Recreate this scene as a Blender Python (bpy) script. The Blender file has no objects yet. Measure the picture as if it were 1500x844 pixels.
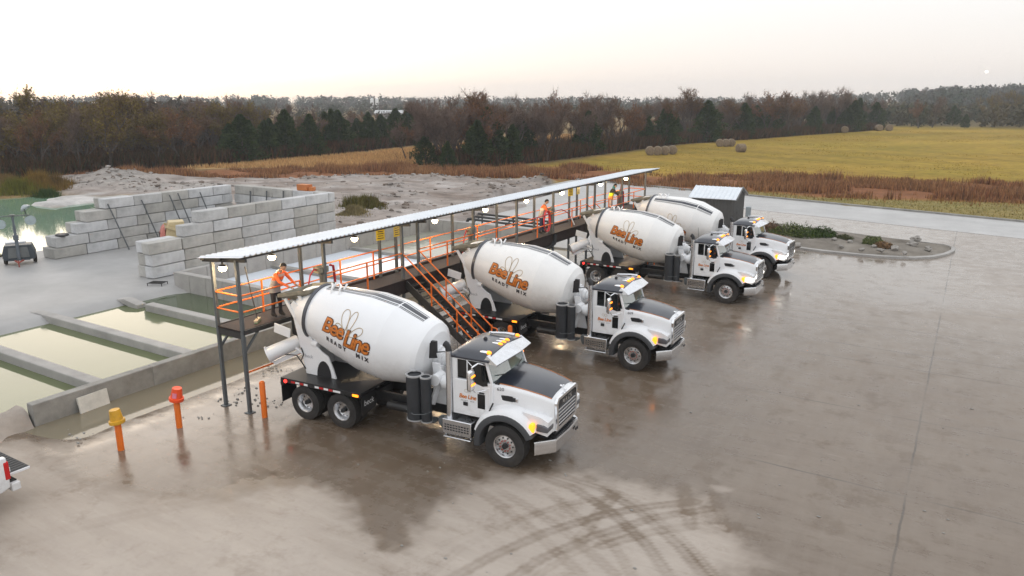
import bpy, bmesh, math, random
import numpy as np
from mathutils import Vector, Matrix, noise as mnoise

R = math.radians
random.seed(7)
rng = np.random.default_rng(11)
SC = bpy.context.scene
COL = SC.collection

# ------------------------------------------------------------------ camera
CAM_H = 9.2
CAM_F = 1090.0            # focal length in photograph pixels (1500 wide)
CAM_P = math.atan((422 - 146) / CAM_F)
CAM_YAW = R(31.5)
cam_data = bpy.data.cameras.new('camera')
cam = bpy.data.objects.new('camera', cam_data)
COL.objects.link(cam)
cam.location = (0, 0, CAM_H)
cam.rotation_euler = (math.pi / 2 - CAM_P, 0, CAM_YAW)
cam_data.sensor_width = 36
cam_data.lens = 36 * CAM_F / 1500
cam_data.clip_end = 6000
SC.camera = cam

# ------------------------------------------------------------------ sky, sun, exposure
SKY_GAIN = 20.5
SUN_EL, SUN_AZ = R(9), R(150)          # azimuth counter-clockwise from +X
world = bpy.data.worlds.new('World')
SC.world = world
world.use_nodes = True
wn, wl = world.node_tree.nodes, world.node_tree.links
bg = wn['Background']
sky = wn.new('ShaderNodeTexSky')
sky.sky_type = 'NISHITA'
sky.sun_disc = False
sky.sun_elevation = SUN_EL
sky.sun_rotation = math.pi / 2 - SUN_AZ
sky.air_density = 1.0
sky.dust_density = 2.5
sky.ozone_density = 1.0
hs = wn.new('ShaderNodeHueSaturation')
hs.inputs['Saturation'].default_value = 0.8
veil = wn.new('ShaderNodeMix')
veil.data_type = 'RGBA'
veil.inputs[0].default_value = 0.80     # high overcast over the whole sky, brighter overhead as an overcast sky is
wtc = wn.new('ShaderNodeTexCoord')
wsep = wn.new('ShaderNodeSeparateXYZ')
wl.new(wtc.outputs['Generated'], wsep.inputs[0])
ramp = wn.new('ShaderNodeValToRGB')
wl.new(wsep.outputs[2], ramp.inputs[0])
el_ = ramp.color_ramp.elements
SKYC = [(0.0, (0.98, 0.87, 0.80)), (0.05, (1.01, 0.94, 0.905)), (0.14, (1.04, 1.035, 1.04)), (0.45, (1.19, 1.20, 1.23)), (1.0, (1.30, 1.32, 1.36))]
el_[0].position, el_[0].color = 0.0, (*[c / 2.5 for c in SKYC[0][1]], 1)
el_[1].position, el_[1].color = 1.0, (*[c / 2.5 for c in SKYC[-1][1]], 1)
for p_, c_ in SKYC[1:-1]:
    e_ = el_.new(p_)
    e_.color = (*[c / 2.5 for c in c_], 1)
gain = wn.new('ShaderNodeVectorMath')
gain.operation = 'SCALE'
gain.inputs['Scale'].default_value = SKY_GAIN
wl.new(ramp.outputs[0], gain.inputs[0])
wl.new(sky.outputs[0], hs.inputs['Color'])
wl.new(hs.outputs[0], veil.inputs[6])
wl.new(gain.outputs[0], veil.inputs[7])
wl.new(veil.outputs[2], bg.inputs['Color'])
bg.inputs['Strength'].default_value = 0.12
sun_d = bpy.data.lights.new('sun', 'SUN')
sun_d.energy = 0.5
sun_d.angle = R(40)
sun_d.color = (1.0, 0.86, 0.72)
sun = bpy.data.objects.new('sun', sun_d)
COL.objects.link(sun)
sdir = Vector((math.cos(SUN_EL) * math.cos(SUN_AZ), math.cos(SUN_EL) * math.sin(SUN_AZ), math.sin(SUN_EL)))
sun.rotation_euler = sdir.to_track_quat('Z', 'Y').to_euler()
sun.location = (0, 0, 40)
SC.view_settings.view_transform = 'Standard'
SC.view_settings.look = 'None'
SC.view_settings.gamma = 1
SC.view_settings.exposure = 0.24
SC.view_settings.use_curve_mapping = False
SC.cycles.use_denoising = True
SC.cycles.max_bounces = 8
SC.cycles.volume_bounces = 1

# ------------------------------------------------------------------ helpers
def PX(x, y, z=0.0):
    """photograph pixel -> point at height z"""
    d = ((x - 750) / CAM_F, 1.0, -(y - 422) / CAM_F)
    c, s = math.cos(CAM_P), math.sin(CAM_P)
    w = (d[0], d[1] * c + d[2] * s, -d[1] * s + d[2] * c)
    t = (z - CAM_H) / w[2]
    gx, gy = w[0] * t, w[1] * t
    cy, sy = math.cos(CAM_YAW), math.sin(CAM_YAW)
    return (gx * cy - gy * sy, gx * sy + gy * cy, z)


class MB:
    def __init__(self):
        self.v, self.f, self.mi = [], [], []

    def add(self, vs, fs, mi=0):
        b = len(self.v)
        self.v += [tuple(p) for p in vs]
        self.f += [tuple(b + i for i in f) for f in fs]
        self.mi += [mi] * len(fs)
        return self

    def box(self, c, s, rot=None, mi=0):
        hx, hy, hz = s[0] / 2, s[1] / 2, s[2] / 2
        vs = [Vector((sx * hx, sy * hy, sz * hz)) for sx in (-1, 1) for sy in (-1, 1) for sz in (-1, 1)]
        if rot is not None:
            vs = [rot @ p for p in vs]
        vs = [p + Vector(c) for p in vs]
        return self.add(vs, [(0, 1, 3, 2), (4, 6, 7, 5), (0, 4, 5, 1), (2, 3, 7, 6), (0, 2, 6, 4), (1, 5, 7, 3)], mi)

    def bar(self, p0, p1, w, h, mi=0, up=(0, 0, 1)):
        p0, p1 = Vector(p0), Vector(p1)
        d = (p1 - p0)
        L = d.length
        d.normalize()
        u = Vector(up)
        if abs(d.dot(u)) > 0.99:
            u = Vector((1, 0, 0))
        s = d.cross(u).normalized()
        t = s.cross(d).normalized()
        m = Matrix((d, s, t)).transposed()
        return self.box((p0 + p1) / 2, (L, w, h), m, mi)

    def cyl(self, p0, p1, r0, r1=None, n=14, caps=True, mi=0):
        r1 = r0 if r1 is None else r1
        p0, p1 = Vector(p0), Vector(p1)
        d = (p1 - p0).normalized()
        a = d.orthogonal().normalized()
        b = d.cross(a)
        vs = []
        for p, r in ((p0, r0), (p1, r1)):
            for i in range(n):
                t = 2 * math.pi * i / n
                vs.append(p + (a * math.cos(t) + b * math.sin(t)) * r)
        fs = [(i, (i + 1) % n, n + (i + 1) % n, n + i) for i in range(n)]
        if caps:
            fs += [tuple(range(n - 1, -1, -1)), tuple(range(n, 2 * n))]
        return self.add(vs, fs, mi)

    def tube(self, pts, r, n=8, mi=0, closed=False):
        pts = [Vector(p) for p in pts]
        rs = r if isinstance(r, (list, tuple)) else [r] * len(pts)
        vs = []
        up = None
        for i, p in enumerate(pts):
            a, b = pts[max(0, i - 1)], pts[min(len(pts) - 1, i + 1)]
            if closed:
                a, b = pts[i - 1], pts[(i + 1) % len(pts)]
            d = (b - a).normalized()
            if up is None:
                up = d.orthogonal().normalized()
            up = (up - d * up.dot(d))
            if up.length < 1e-4:
                up = d.orthogonal()
            up.normalize()
            sd = d.cross(up)
            for k in range(n):
                t = 2 * math.pi * k / n
                vs.append(p + (up * math.cos(t) + sd * math.sin(t)) * rs[i])
        fs = []
        m = len(pts)
        for i in range(m if closed else m - 1):
            j = (i + 1) % m
            fs += [(i * n + k, i * n + (k + 1) % n, j * n + (k + 1) % n, j * n + k) for k in range(n)]
        if not closed:
            fs += [tuple(range(n - 1, -1, -1)), tuple((m - 1) * n + k for k in range(n))]
        return self.add(vs, fs, mi)

    def lathe(self, prof, o, axis, n=32, mi=0, capA=False, capB=False):
        """prof: (t along axis, radius)"""
        o, d = Vector(o), Vector(axis).normalized()
        a = (Vector((0, 0, 1)) - d * d.z)
        a = a.normalized() if a.length > 0.05 else Vector((1, 0, 0))
        b = d.cross(a)
        vs = []
        for t, r in prof:
            for k in range(n):
                q = 2 * math.pi * k / n
                vs.append(o + d * t + (a * math.cos(q) + b * math.sin(q)) * r)
        fs = []
        for i in range(len(prof) - 1):
            fs += [(i * n + k, i * n + (k + 1) % n, (i + 1) * n + (k + 1) % n, (i + 1) * n + k) for k in range(n)]
        if capA:
            fs.append(tuple(range(n - 1, -1, -1)))
        if capB:
            fs.append(tuple((len(prof) - 1) * n + k for k in range(n)))
        return self.add(vs, fs, mi)

    def prism(self, poly, a, b, plane='xz', mi=0):
        """poly 2-D, extruded between a and b along the third axis"""
        def p3(p, q):
            return {'xz': (p[0], q, p[1]), 'yz': (q, p[0], p[1]), 'xy': (p[0], p[1], q)}[plane]
        n = len(poly)
        vs = [p3(p, a) for p in poly] + [p3(p, b) for p in poly]
        fs = [tuple(range(n)), tuple(range(2 * n - 1, n - 1, -1))]
        fs += [(i, n + i, n + (i + 1) % n, (i + 1) % n) for i in range(n)]
        return self.add(vs, fs, mi)

    def loft(self, secs, mi=0, caps=True):
        n = len(secs[0])
        vs = [p for s in secs for p in s]
        fs = []
        for i in range(len(secs) - 1):
            fs += [(i * n + k, i * n + k + 1, (i + 1) * n + k + 1, (i + 1) * n + k) for k in range(n - 1)]
        if caps:
            fs += [tuple(range(n)), tuple((len(secs) - 1) * n + k for k in range(n - 1, -1, -1))]
        return self.add(vs, fs, mi)

    def sphere(self, c, r, nu=12, nv=8, mi=0):
        rx, ry, rz = r if isinstance(r, (tuple, list)) else (r, r, r)
        vs = [(c[0], c[1], c[2] + rz)]
        for j in range(1, nv):
            th = math.pi * j / nv
            for i in range(nu):
                ph = 2 * math.pi * i / nu
                vs.append((c[0] + rx * math.sin(th) * math.cos(ph), c[1] + ry * math.sin(th) * math.sin(ph), c[2] + rz * math.cos(th)))
        vs.append((c[0], c[1], c[2] - rz))
        fs = [(0, 1 + i, 1 + (i + 1) % nu) for i in range(nu)]
        for j in range(nv - 2):
            o = 1 + j * nu
            fs += [(o + i, o + nu + i, o + nu + (i + 1) % nu, o + (i + 1) % nu) for i in range(nu)]
        o = 1 + (nv - 2) * nu
        L = len(vs) - 1
        fs += [(o + i, L, o + (i + 1) % nu) for i in range(nu)]
        return self.add(vs, fs, mi)

    def mesh(self, name, mats, smooth=35, fix=True):
        me = bpy.data.meshes.new(name)
        me.from_pydata(self.v, [], self.f)
        mats = mats if isinstance(mats, (list, tuple)) else [mats]
        for m in mats:
            me.materials.append(m)
        if any(self.mi):
            me.polygons.foreach_set('material_index', self.mi)
        if fix and len(self.f) < 40000:
            bm = bmesh.new()
            bm.from_mesh(me)
            bmesh.ops.recalc_face_normals(bm, faces=bm.faces)
            bm.to_mesh(me)
            bm.free()
        if smooth:
            me.polygons.foreach_set('use_smooth', [True] * len(me.polygons))
            me.set_sharp_from_angle(angle=R(smooth))
        me.update()
        return me

    def build(self, name, mats, parent=None, smooth=35, bevel=0, loc=None):
        o = bpy.data.objects.new(name, self.mesh(name, mats, smooth))
        COL.objects.link(o)
        if parent is not None:
            o.parent = parent
        if loc is not None:
            o.location = loc
        if bevel:
            bv = o.modifiers.new('bevel', 'BEVEL')
            bv.width = bevel
            bv.segments = 2
            bv.limit_method = 'ANGLE'
            bv.angle_limit = R(40)
        return o


def tag(o, label, cat, group=None):
    o['label'] = label
    o['category'] = cat
    if group:
        o['group'] = group
    return o


def struct(o, kind='structure'):
    o['kind'] = kind
    return o


def thing(name, label, cat, loc=(0, 0, 0), rz=0, group=None):
    o = bpy.data.objects.new(name, None)
    o.empty_display_size = 0.3
    COL.objects.link(o)
    o.location = loc
    o.rotation_euler = (0, 0, rz)
    return tag(o, label, cat, group)


def place(mesh, name, parent=None, loc=(0, 0, 0), rz=0, sc=(1, 1, 1)):
    o = bpy.data.objects.new(name, mesh)
    COL.objects.link(o)
    if parent is not None:
        o.parent = parent
    o.location = loc
    o.rotation_euler = (0, 0, rz)
    o.scale = sc
    return o


def copy_tree(o, parent=None):
    c = o.copy()
    COL.objects.link(c)
    if parent is not None:
        c.parent = parent
    for ch in list(o.children):
        copy_tree(ch, c)
    return c


def np_mesh(name, V, F, mat, cols=None, smooth=False):
    """V (n,3), F (m,3|4) numpy -> mesh; cols per vertex (n,3)"""
    me = bpy.data.meshes.new(name)
    V = np.ascontiguousarray(V, dtype=np.float32)
    F = np.ascontiguousarray(F, dtype=np.int32)
    me.vertices.add(len(V))
    me.vertices.foreach_set('co', V.ravel())
    k = F.shape[1]
    me.loops.add(F.size)
    me.loops.foreach_set('vertex_index', F.ravel())
    me.polygons.add(len(F))
    me.polygons.foreach_set('loop_start', np.arange(0, F.size, k, dtype=np.int32))
    me.polygons.foreach_set('use_smooth', np.full(len(F), smooth, dtype=bool))
    if cols is not None:
        a = me.attributes.new('col', 'FLOAT_COLOR', 'POINT')
        a.data.foreach_set('color', np.concatenate([cols, np.ones((len(V), 1))], 1).astype(np.float32).ravel())
    if mat:
        me.materials.append(mat)
    me.update(calc_edges=True)
    me.validate()
    return me


# ------------------------------------------------------------------ materials
MATS = {}


def mat(name, col, rough=0.5, metal=0.0, var=0.12, scale=3.0, bump=0.0, bscale=30.0, emit=None, es=0.0,
        coat=0.0, dirt=0.0, dirtz=(0.3, 1.5), dirtcol=(0.11, 0.09, 0.07), spec=0.5, detail=5):
    if name in MATS:
        return MATS[name]
    m = bpy.data.materials.new(name)
    m.use_nodes = True
    nt = m.node_tree
    N, L = nt.nodes, nt.links
    b = N['Principled BSDF']
    b.inputs['Roughness'].default_value = rough
    b.inputs['Metallic'].default_value = metal
    b.inputs['Specular IOR Level'].default_value = spec
    b.inputs['Coat Weight'].default_value = coat
    b.inputs['Coat Roughness'].default_value = 0.08
    tc = N.new('ShaderNodeTexCoord')
    nz = N.new('ShaderNodeTexNoise')
    nz.inputs['Scale'].default_value = scale
    nz.inputs['Detail'].default_value = detail
    nz.inputs['Roughness'].default_value = 0.65
    L.new(tc.outputs['Object'], nz.inputs['Vector'])
    mx = N.new('ShaderNodeMix')
    mx.data_type = 'RGBA'
    mx.inputs[6].default_value = (*[max(0, c * (1 - var)) for c in col], 1)
    mx.inputs[7].default_value = (*[min(1, c * (1 + var)) for c in col], 1)
    mr = N.new('ShaderNodeMapRange')
    mr.inputs[1].default_value = 0.3
    mr.inputs[2].default_value = 0.7
    L.new(nz.outputs[0], mr.inputs[0])
    L.new(mr.outputs[0], mx.inputs[0])
    out = mx.outputs[2]
    if dirt > 0:
        sp = N.new('ShaderNodeSeparateXYZ')
        L.new(tc.outputs['Object'], sp.inputs[0])
        zr = N.new('ShaderNodeMapRange')
        zr.inputs[1].default_value = dirtz[1]
        zr.inputs[2].default_value = dirtz[0]
        L.new(sp.outputs[2], zr.inputs[0])
        n2 = N.new('ShaderNodeTexNoise')
        n2.inputs['Scale'].default_value = 4.5
        n2.inputs['Detail'].default_value = 7
        n2.inputs['Roughness'].default_value = 0.7
        L.new(tc.outputs['Object'], n2.inputs['Vector'])
        mm = N.new('ShaderNodeMath')
        mm.operation = 'MULTIPLY_ADD'
        L.new(zr.outputs[0], mm.inputs[0])
        mm.inputs[1].default_value = 1.3
        mr2 = N.new('ShaderNodeMapRange')
        mr2.inputs[1].default_value = 0.35
        mr2.inputs[2].default_value = 0.75
        mr2.inputs[3].default_value = -0.75
        mr2.inputs[4].default_value = 0.25
        L.new(n2.outputs[0], mr2.inputs[0])
        L.new(mr2.outputs[0], mm.inputs[2])
        mm.use_clamp = True
        dm = N.new('ShaderNodeMath')
        dm.operation = 'MULTIPLY'
        dm.inputs[1].default_value = dirt
        L.new(mm.outputs[0], dm.inputs[0])
        md = N.new('ShaderNodeMix')
        md.data_type = 'RGBA'
        md.inputs[7].default_value = (*dirtcol, 1)
        L.new(dm.outputs[0], md.inputs[0])
        L.new(out, md.inputs[6])
        out = md.outputs[2]
        rr = N.new('ShaderNodeMapRange')
        rr.inputs[3].default_value = rough
        rr.inputs[4].default_value = 0.85
        L.new(dm.outputs[0], rr.inputs[0])
        L.new(rr.outputs[0], b.inputs['Roughness'])
    L.new(out, b.inputs['Base Color'])
    if bump > 0:
        n3 = N.new('ShaderNodeTexNoise')
        n3.inputs['Scale'].default_value = bscale
        n3.inputs['Detail'].default_value = 6
        L.new(tc.outputs['Object'], n3.inputs['Vector'])
        bp = N.new('ShaderNodeBump')
        bp.inputs['Strength'].default_value = bump
        bp.inputs['Distance'].default_value = 0.05
        L.new(n3.outputs[0], bp.inputs['Height'])
        L.new(bp.outputs[0], b.inputs['Normal'])
    if emit:
        b.inputs['Emission Color'].default_value = (*emit, 1)
        b.inputs['Emission Strength'].default_value = es
    MATS[name] = m
    return m


def attr_mat(name, rough=0.8, var=0.2, scale=1.0, trans=0.0, spec=0.3, bump=0.0, bscale=8.0):
    m = bpy.data.materials.new(name)
    m.use_nodes = True
    N, L = m.node_tree.nodes, m.node_tree.links
    b = N['Principled BSDF']
    b.inputs['Roughness'].default_value = rough
    b.inputs['Specular IOR Level'].default_value = spec
    at = N.new('ShaderNodeAttribute')
    at.attribute_name = 'col'
    tc = N.new('ShaderNodeTexCoord')
    nz = N.new('ShaderNodeTexNoise')
    nz.inputs['Scale'].default_value = scale
    nz.inputs['Detail'].default_value = 8
    nz.inputs['Roughness'].default_value = 0.7
    L.new(tc.outputs['Object'], nz.inputs['Vector'])
    mr = N.new('ShaderNodeMapRange')
    mr.inputs[1].default_value = 0.3
    mr.inputs[2].default_value = 0.7
    mr.inputs[3].default_value = 1 - var
    mr.inputs[4].default_value = 1 + var
    L.new(nz.outputs[0], mr.inputs[0])
    mx = N.new('ShaderNodeMix')
    mx.data_type = 'RGBA'
    mx.blend_type = 'MULTIPLY'
    mx.inputs[0].default_value = 1
    L.new(at.outputs['Color'], mx.inputs[6])
    L.new(mr.outputs[0], mx.inputs[7])
    L.new(mx.outputs[2], b.inputs['Base Color'])
    if bump:
        bp = N.new('ShaderNodeBump')
        bp.inputs['Strength'].default_value = bump
        bp.inputs['Distance'].default_value = 0.3
        n2 = N.new('ShaderNodeTexNoise')
        n2.inputs['Scale'].default_value = bscale
        n2.inputs['Detail'].default_value = 6
        L.new(tc.outputs['Object'], n2.inputs['Vector'])
        L.new(n2.outputs[0], bp.inputs['Height'])
        L.new(bp.outputs[0], b.inputs['Normal'])
    MATS[name] = m
    return m


def water_mat(name, col, rough=0.04, bump=0.02, bscale=2.0, stretch=(1, 1, 1)):
    m = bpy.data.materials.new(name)
    m.use_nodes = True
    N, L = m.node_tree.nodes, m.node_tree.links
    b = N['Principled BSDF']
    b.inputs['Roughness'].default_value = rough
    b.inputs['IOR'].default_value = 1.33
    tc = N.new('ShaderNodeTexCoord')
    mp = N.new('ShaderNodeMapping')
    mp.inputs['Scale'].default_value = stretch
    L.new(tc.outputs['Object'], mp.inputs[0])
    nz = N.new('ShaderNodeTexNoise')
    nz.inputs['Scale'].default_value = 0.35
    nz.inputs['Detail'].default_value = 6
    L.new(mp.outputs[0], nz.inputs['Vector'])
    mx = N.new('ShaderNodeMix')
    mx.data_type = 'RGBA'
    mx.inputs[6].default_value = (*[c * 0.9 for c in col], 1)
    mx.inputs[7].default_value = (*[c * 1.12 for c in col], 1)
    L.new(nz.outputs[0], mx.inputs[0])
    L.new(mx.outputs[2], b.inputs['Base Color'])
    n2 = N.new('ShaderNodeTexNoise')
    n2.inputs['Scale'].default_value = bscale
    n2.inputs['Detail'].default_value = 3
    L.new(mp.outputs[0], n2.inputs['Vector'])
    bp = N.new('ShaderNodeBump')
    bp.inputs['Strength'].default_value = bump
    bp.inputs['Distance'].default_value = 0.1
    L.new(n2.outputs[0], bp.inputs['Height'])
    L.new(bp.outputs[0], b.inputs['Normal'])
    MATS[name] = m
    return m


CONC = mat('poured_concrete', (0.36, 0.345, 0.325), 0.8, var=0.22, scale=0.9, bump=0.15, bscale=25, detail=8)
CONC_D = mat('stained_concrete', (0.27, 0.26, 0.24), 0.75, var=0.3, scale=1.3, bump=0.2, bscale=25, detail=8)
STEEL = mat('grey_painted_steel', (0.10, 0.11, 0.115), 0.5, var=0.15, bump=0.03)
STEEL_D = mat('dark_steel', (0.035, 0.033, 0.032), 0.55, var=0.3, bump=0.05)
RUST = mat('brown_primer_steel', (0.024, 0.014, 0.012), 0.75, var=0.3, bump=0.08)
ORANGE = mat('orange_paint', (0.80, 0.17, 0.015), 0.42, var=0.12)
ROOFM = mat('galvanised_sheet', (0.72, 0.76, 0.80), 0.35, metal=0.15, var=0.06)
BLACK = mat('black_plastic', (0.018, 0.018, 0.02), 0.5, var=0.2)
RUBBER = mat('tyre_rubber', (0.028, 0.026, 0.025), 0.85, var=0.3, scale=6, bump=0.1, dirt=0.55, dirtz=(-0.3, 0.9), dirtcol=(0.075, 0.062, 0.05))
ALU = mat('polished_aluminium', (0.72, 0.73, 0.75), 0.24, metal=1.0, var=0.08, dirt=0.45, dirtz=(0.0, 0.9), dirtcol=(0.16, 0.14, 0.12))
BUMPM = mat('brushed_bumper', (0.70, 0.71, 0.73), 0.22, metal=1.0, var=0.06, scale=1.5)
CHROME = mat('chrome', (0.82, 0.83, 0.85), 0.13, metal=1.0, var=0.04)
WHITE = mat('white_truck_paint', (0.82, 0.83, 0.845), 0.28, var=0.02, coat=0.5, dirt=0.35, dirtz=(0.5, 1.7), dirtcol=(0.30, 0.28, 0.25))
DRUMW = mat('white_drum_paint', (0.84, 0.85, 0.865), 0.3, var=0.025, scale=1.5, coat=0.35, dirt=0.3, dirtz=(0.9, 2.8), dirtcol=(0.42, 0.40, 0.37), detail=9)
DRUMW2 = mat('creamy_drum_paint', (0.82, 0.815, 0.80), 0.33, var=0.035, scale=1.7, coat=0.3, dirt=0.36, dirtz=(0.9, 2.9), dirtcol=(0.42, 0.395, 0.355), detail=9)
NAVY = mat('navy_black_paint', (0.022, 0.026, 0.038), 0.3, var=0.15, coat=0.5)
FENDG = mat('grey_fender_plastic', (0.05, 0.052, 0.056), 0.55, var=0.12)
DECKB = mat('black_deck_paint', (0.014, 0.014, 0.015), 0.42, var=0.3, dirt=0.2, dirtz=(0.2, 1.2))
AMBER = mat('amber_lamp', (0.9, 0.3, 0.02), 0.3, emit=(1.0, 0.24, 0.012), es=2.2)
REDL = mat('red_lamp', (0.7, 0.02, 0.02), 0.3, emit=(1.0, 0.04, 0.03), es=2.5)
LITHEAD = mat('lit_headlamp', (0.9, 0.9, 0.85), 0.2, emit=(1.0, 0.95, 0.85), es=4.0)
DARKHEAD = mat('dark_headlamp', (0.10, 0.10, 0.11), 0.12, var=0.4)
BULB = mat('lit_bulb', (1, 0.85, 0.6), 0.3, emit=(1.0, 0.78, 0.42), es=26.0)
TAPE_R = mat('red_tape', (0.55, 0.02, 0.02), 0.4)
TAPE_W = mat('white_tape', (0.8, 0.8, 0.8), 0.4)
LOGO_O = mat('orange_lettering', (0.56, 0.165, 0.02), 0.4, var=0.4, scale=9)
LOGO_K = mat('dark_lettering', (0.035, 0.03, 0.035), 0.4)
LOGO_E = mat('brown_lettering_edge', (0.075, 0.028, 0.012), 0.4)
GOLD = mat('gold_outline', (0.47, 0.37, 0.25), 0.4)
PAN = mat('mortar_coated_steel', (0.23, 0.21, 0.16), 0.85, var=0.35, scale=5, bump=0.4, bscale=18)
REDHOSE = mat('red_hose', (0.45, 0.02, 0.03), 0.45)
YELLOW = mat('yellow_sign_paint', (0.62, 0.47, 0.02), 0.5)
GLASS = mat('tinted_windshield', (0.10, 0.165, 0.165), 0.05, var=0.02)
_b = GLASS.node_tree.nodes['Principled BSDF']
_b.inputs['Transmission Weight'].default_value = 0.3
_b.inputs['IOR'].default_value = 1.35
DGLASS = mat('dark_side_glass', (0.008, 0.009, 0.01), 0.06, var=0.1)
CAB_IN = mat('cab_interior', (0.07, 0.08, 0.082), 0.8)
POOLW = water_mat('milky_pool_water', (0.125, 0.145, 0.07), 0.05, 0.016, 1.5)
POOLG = water_mat('green_pool_water', (0.085, 0.105, 0.062), 0.05, 0.02, 1.5)
BLUEW = water_mat('pale_settling_water', (0.70, 0.76, 0.83), 0.12, 0.01, 1.5)
RIPW = water_mat('rippled_settling_water', (0.33, 0.33, 0.27), 0.07, 0.22, 3.0, (1, 0.5, 1))
CHANW = water_mat('silty_channel_water', (0.20, 0.175, 0.125), 0.06, 0.015, 2.5)
PONDW = water_mat('turquoise_pond_water', (0.17, 0.27, 0.19), 0.05, 0.012, 0.8)
BLOCKS = []
for i, c in enumerate(((0.45, 0.45, 0.445), (0.52, 0.525, 0.53), (0.37, 0.36, 0.335), (0.43, 0.42, 0.395))):
    BLOCKS.append(mat('cast_block_%d' % i, c, 0.85, var=0.24, scale=1.3, bump=0.35, bscale=10, detail=10))
GRASSM = attr_mat('grass_blades', 0.9, 0.25, 3.0, spec=0.08)
LEAFM = attr_mat('foliage', 0.85, 0.2, 2.0, spec=0.12)
BARK = mat('grey_brown_bark', (0.085, 0.066, 0.054), 0.9, var=0.3)
TWIG = attr_mat('twigs', 0.9, 0.25, 1.0, spec=0.1)
TERR = attr_mat('terrain_soil', 0.95, 0.32, 0.55, bump=0.5, bscale=1.6, spec=0.08)

# ------------------------------------------------------------------ numpy noise and polygons
def vnoise(x, y, seed=0):
    """smooth value noise, roughly -1..1"""
    xi, yi = np.floor(x).astype(np.int64), np.floor(y).astype(np.int64)
    xf, yf = x - xi, y - yi
    u, v = xf * xf * (3 - 2 * xf), yf * yf * (3 - 2 * yf)

    def h(a, b):
        n = (a * 374761393 + b * 668265263 + seed * 1442695041) & 0x7fffffff
        n = ((n ^ (n >> 13)) * 1274126177) & 0x7fffffff
        n = (n ^ (n >> 16)) & 0xffff
        return n / 32767.5 - 1
    return (h(xi, yi) * (1 - u) + h(xi + 1, yi) * u) * (1 - v) + (h(xi, yi + 1) * (1 - u) + h(xi + 1, yi + 1) * u) * v


def fbm(x, y, seed=0, o=4):
    s, a = 0, 1.0
    for i in range(o):
        s = s + a * vnoise(x * 2 ** i, y * 2 ** i, seed + i * 17)
        a *= 0.5
    return s / 1.9


def sstep(a, b, x):
    t = np.clip((x - a) / (b - a), 0, 1)
    return t * t * (3 - 2 * t)


def seg_dist(X, Y, a, b):
    dx, dy = b[0] - a[0], b[1] - a[1]
    t = np.clip(((X - a[0]) * dx + (Y - a[1]) * dy) / (dx * dx + dy * dy + 1e-9), 0, 1)
    return np.hypot(X - a[0] - t * dx, Y - a[1] - t * dy), t


def poly_sd(X, Y, poly):
    """signed distance, negative inside"""
    d = np.full(X.shape, 1e9)
    ins = np.zeros(X.shape, bool)
    n = len(poly)
    for i in range(n):
        a, b = poly[i], poly[(i + 1) % n]
        d = np.minimum(d, seg_dist(X, Y, a, b)[0])
        c = ((a[1] > Y) != (b[1] > Y)) & (X < (b[0] - a[0]) * (Y - a[1]) / (b[1] - a[1] + 1e-12) + a[0])
        ins ^= c
    return np.where(ins, -d, d)


def grid_obj(name, xs, ys, zf, material, attrs=None, smooth=True):
    X, Y = np.meshgrid(xs, ys, indexing='xy')
    Z = zf(X, Y)
    V = np.stack([X.ravel(), Y.ravel(), Z.ravel()], 1)
    nx, ny = len(xs), len(ys)
    i = np.arange(nx * ny).reshape(ny, nx)
    F = np.stack([i[:-1, :-1].ravel(), i[:-1, 1:].ravel(), i[1:, 1:].ravel(), i[1:, :-1].ravel()], 1)
    cols = None
    fl = {}
    if attrs:
        r = attrs(X, Y, Z)
        cols = r.pop('col', None)
        fl = r
    me = np_mesh(name, V, F, material, cols, smooth)
    for k, a in fl.items():
        at = me.attributes.new(k, 'FLOAT', 'POINT')
        at.data.foreach_set('value', a.ravel().astype(np.float32))
    o = bpy.data.objects.new(name, me)
    COL.objects.link(o)
    return o


def axis(*spans):
    """spans of (start, end, step)"""
    out = []
    for a, b, s in spans:
        out += list(np.arange(a, b - 1e-6, s))
    out.append(spans[-1][1])
    return np.array(out)


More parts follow.
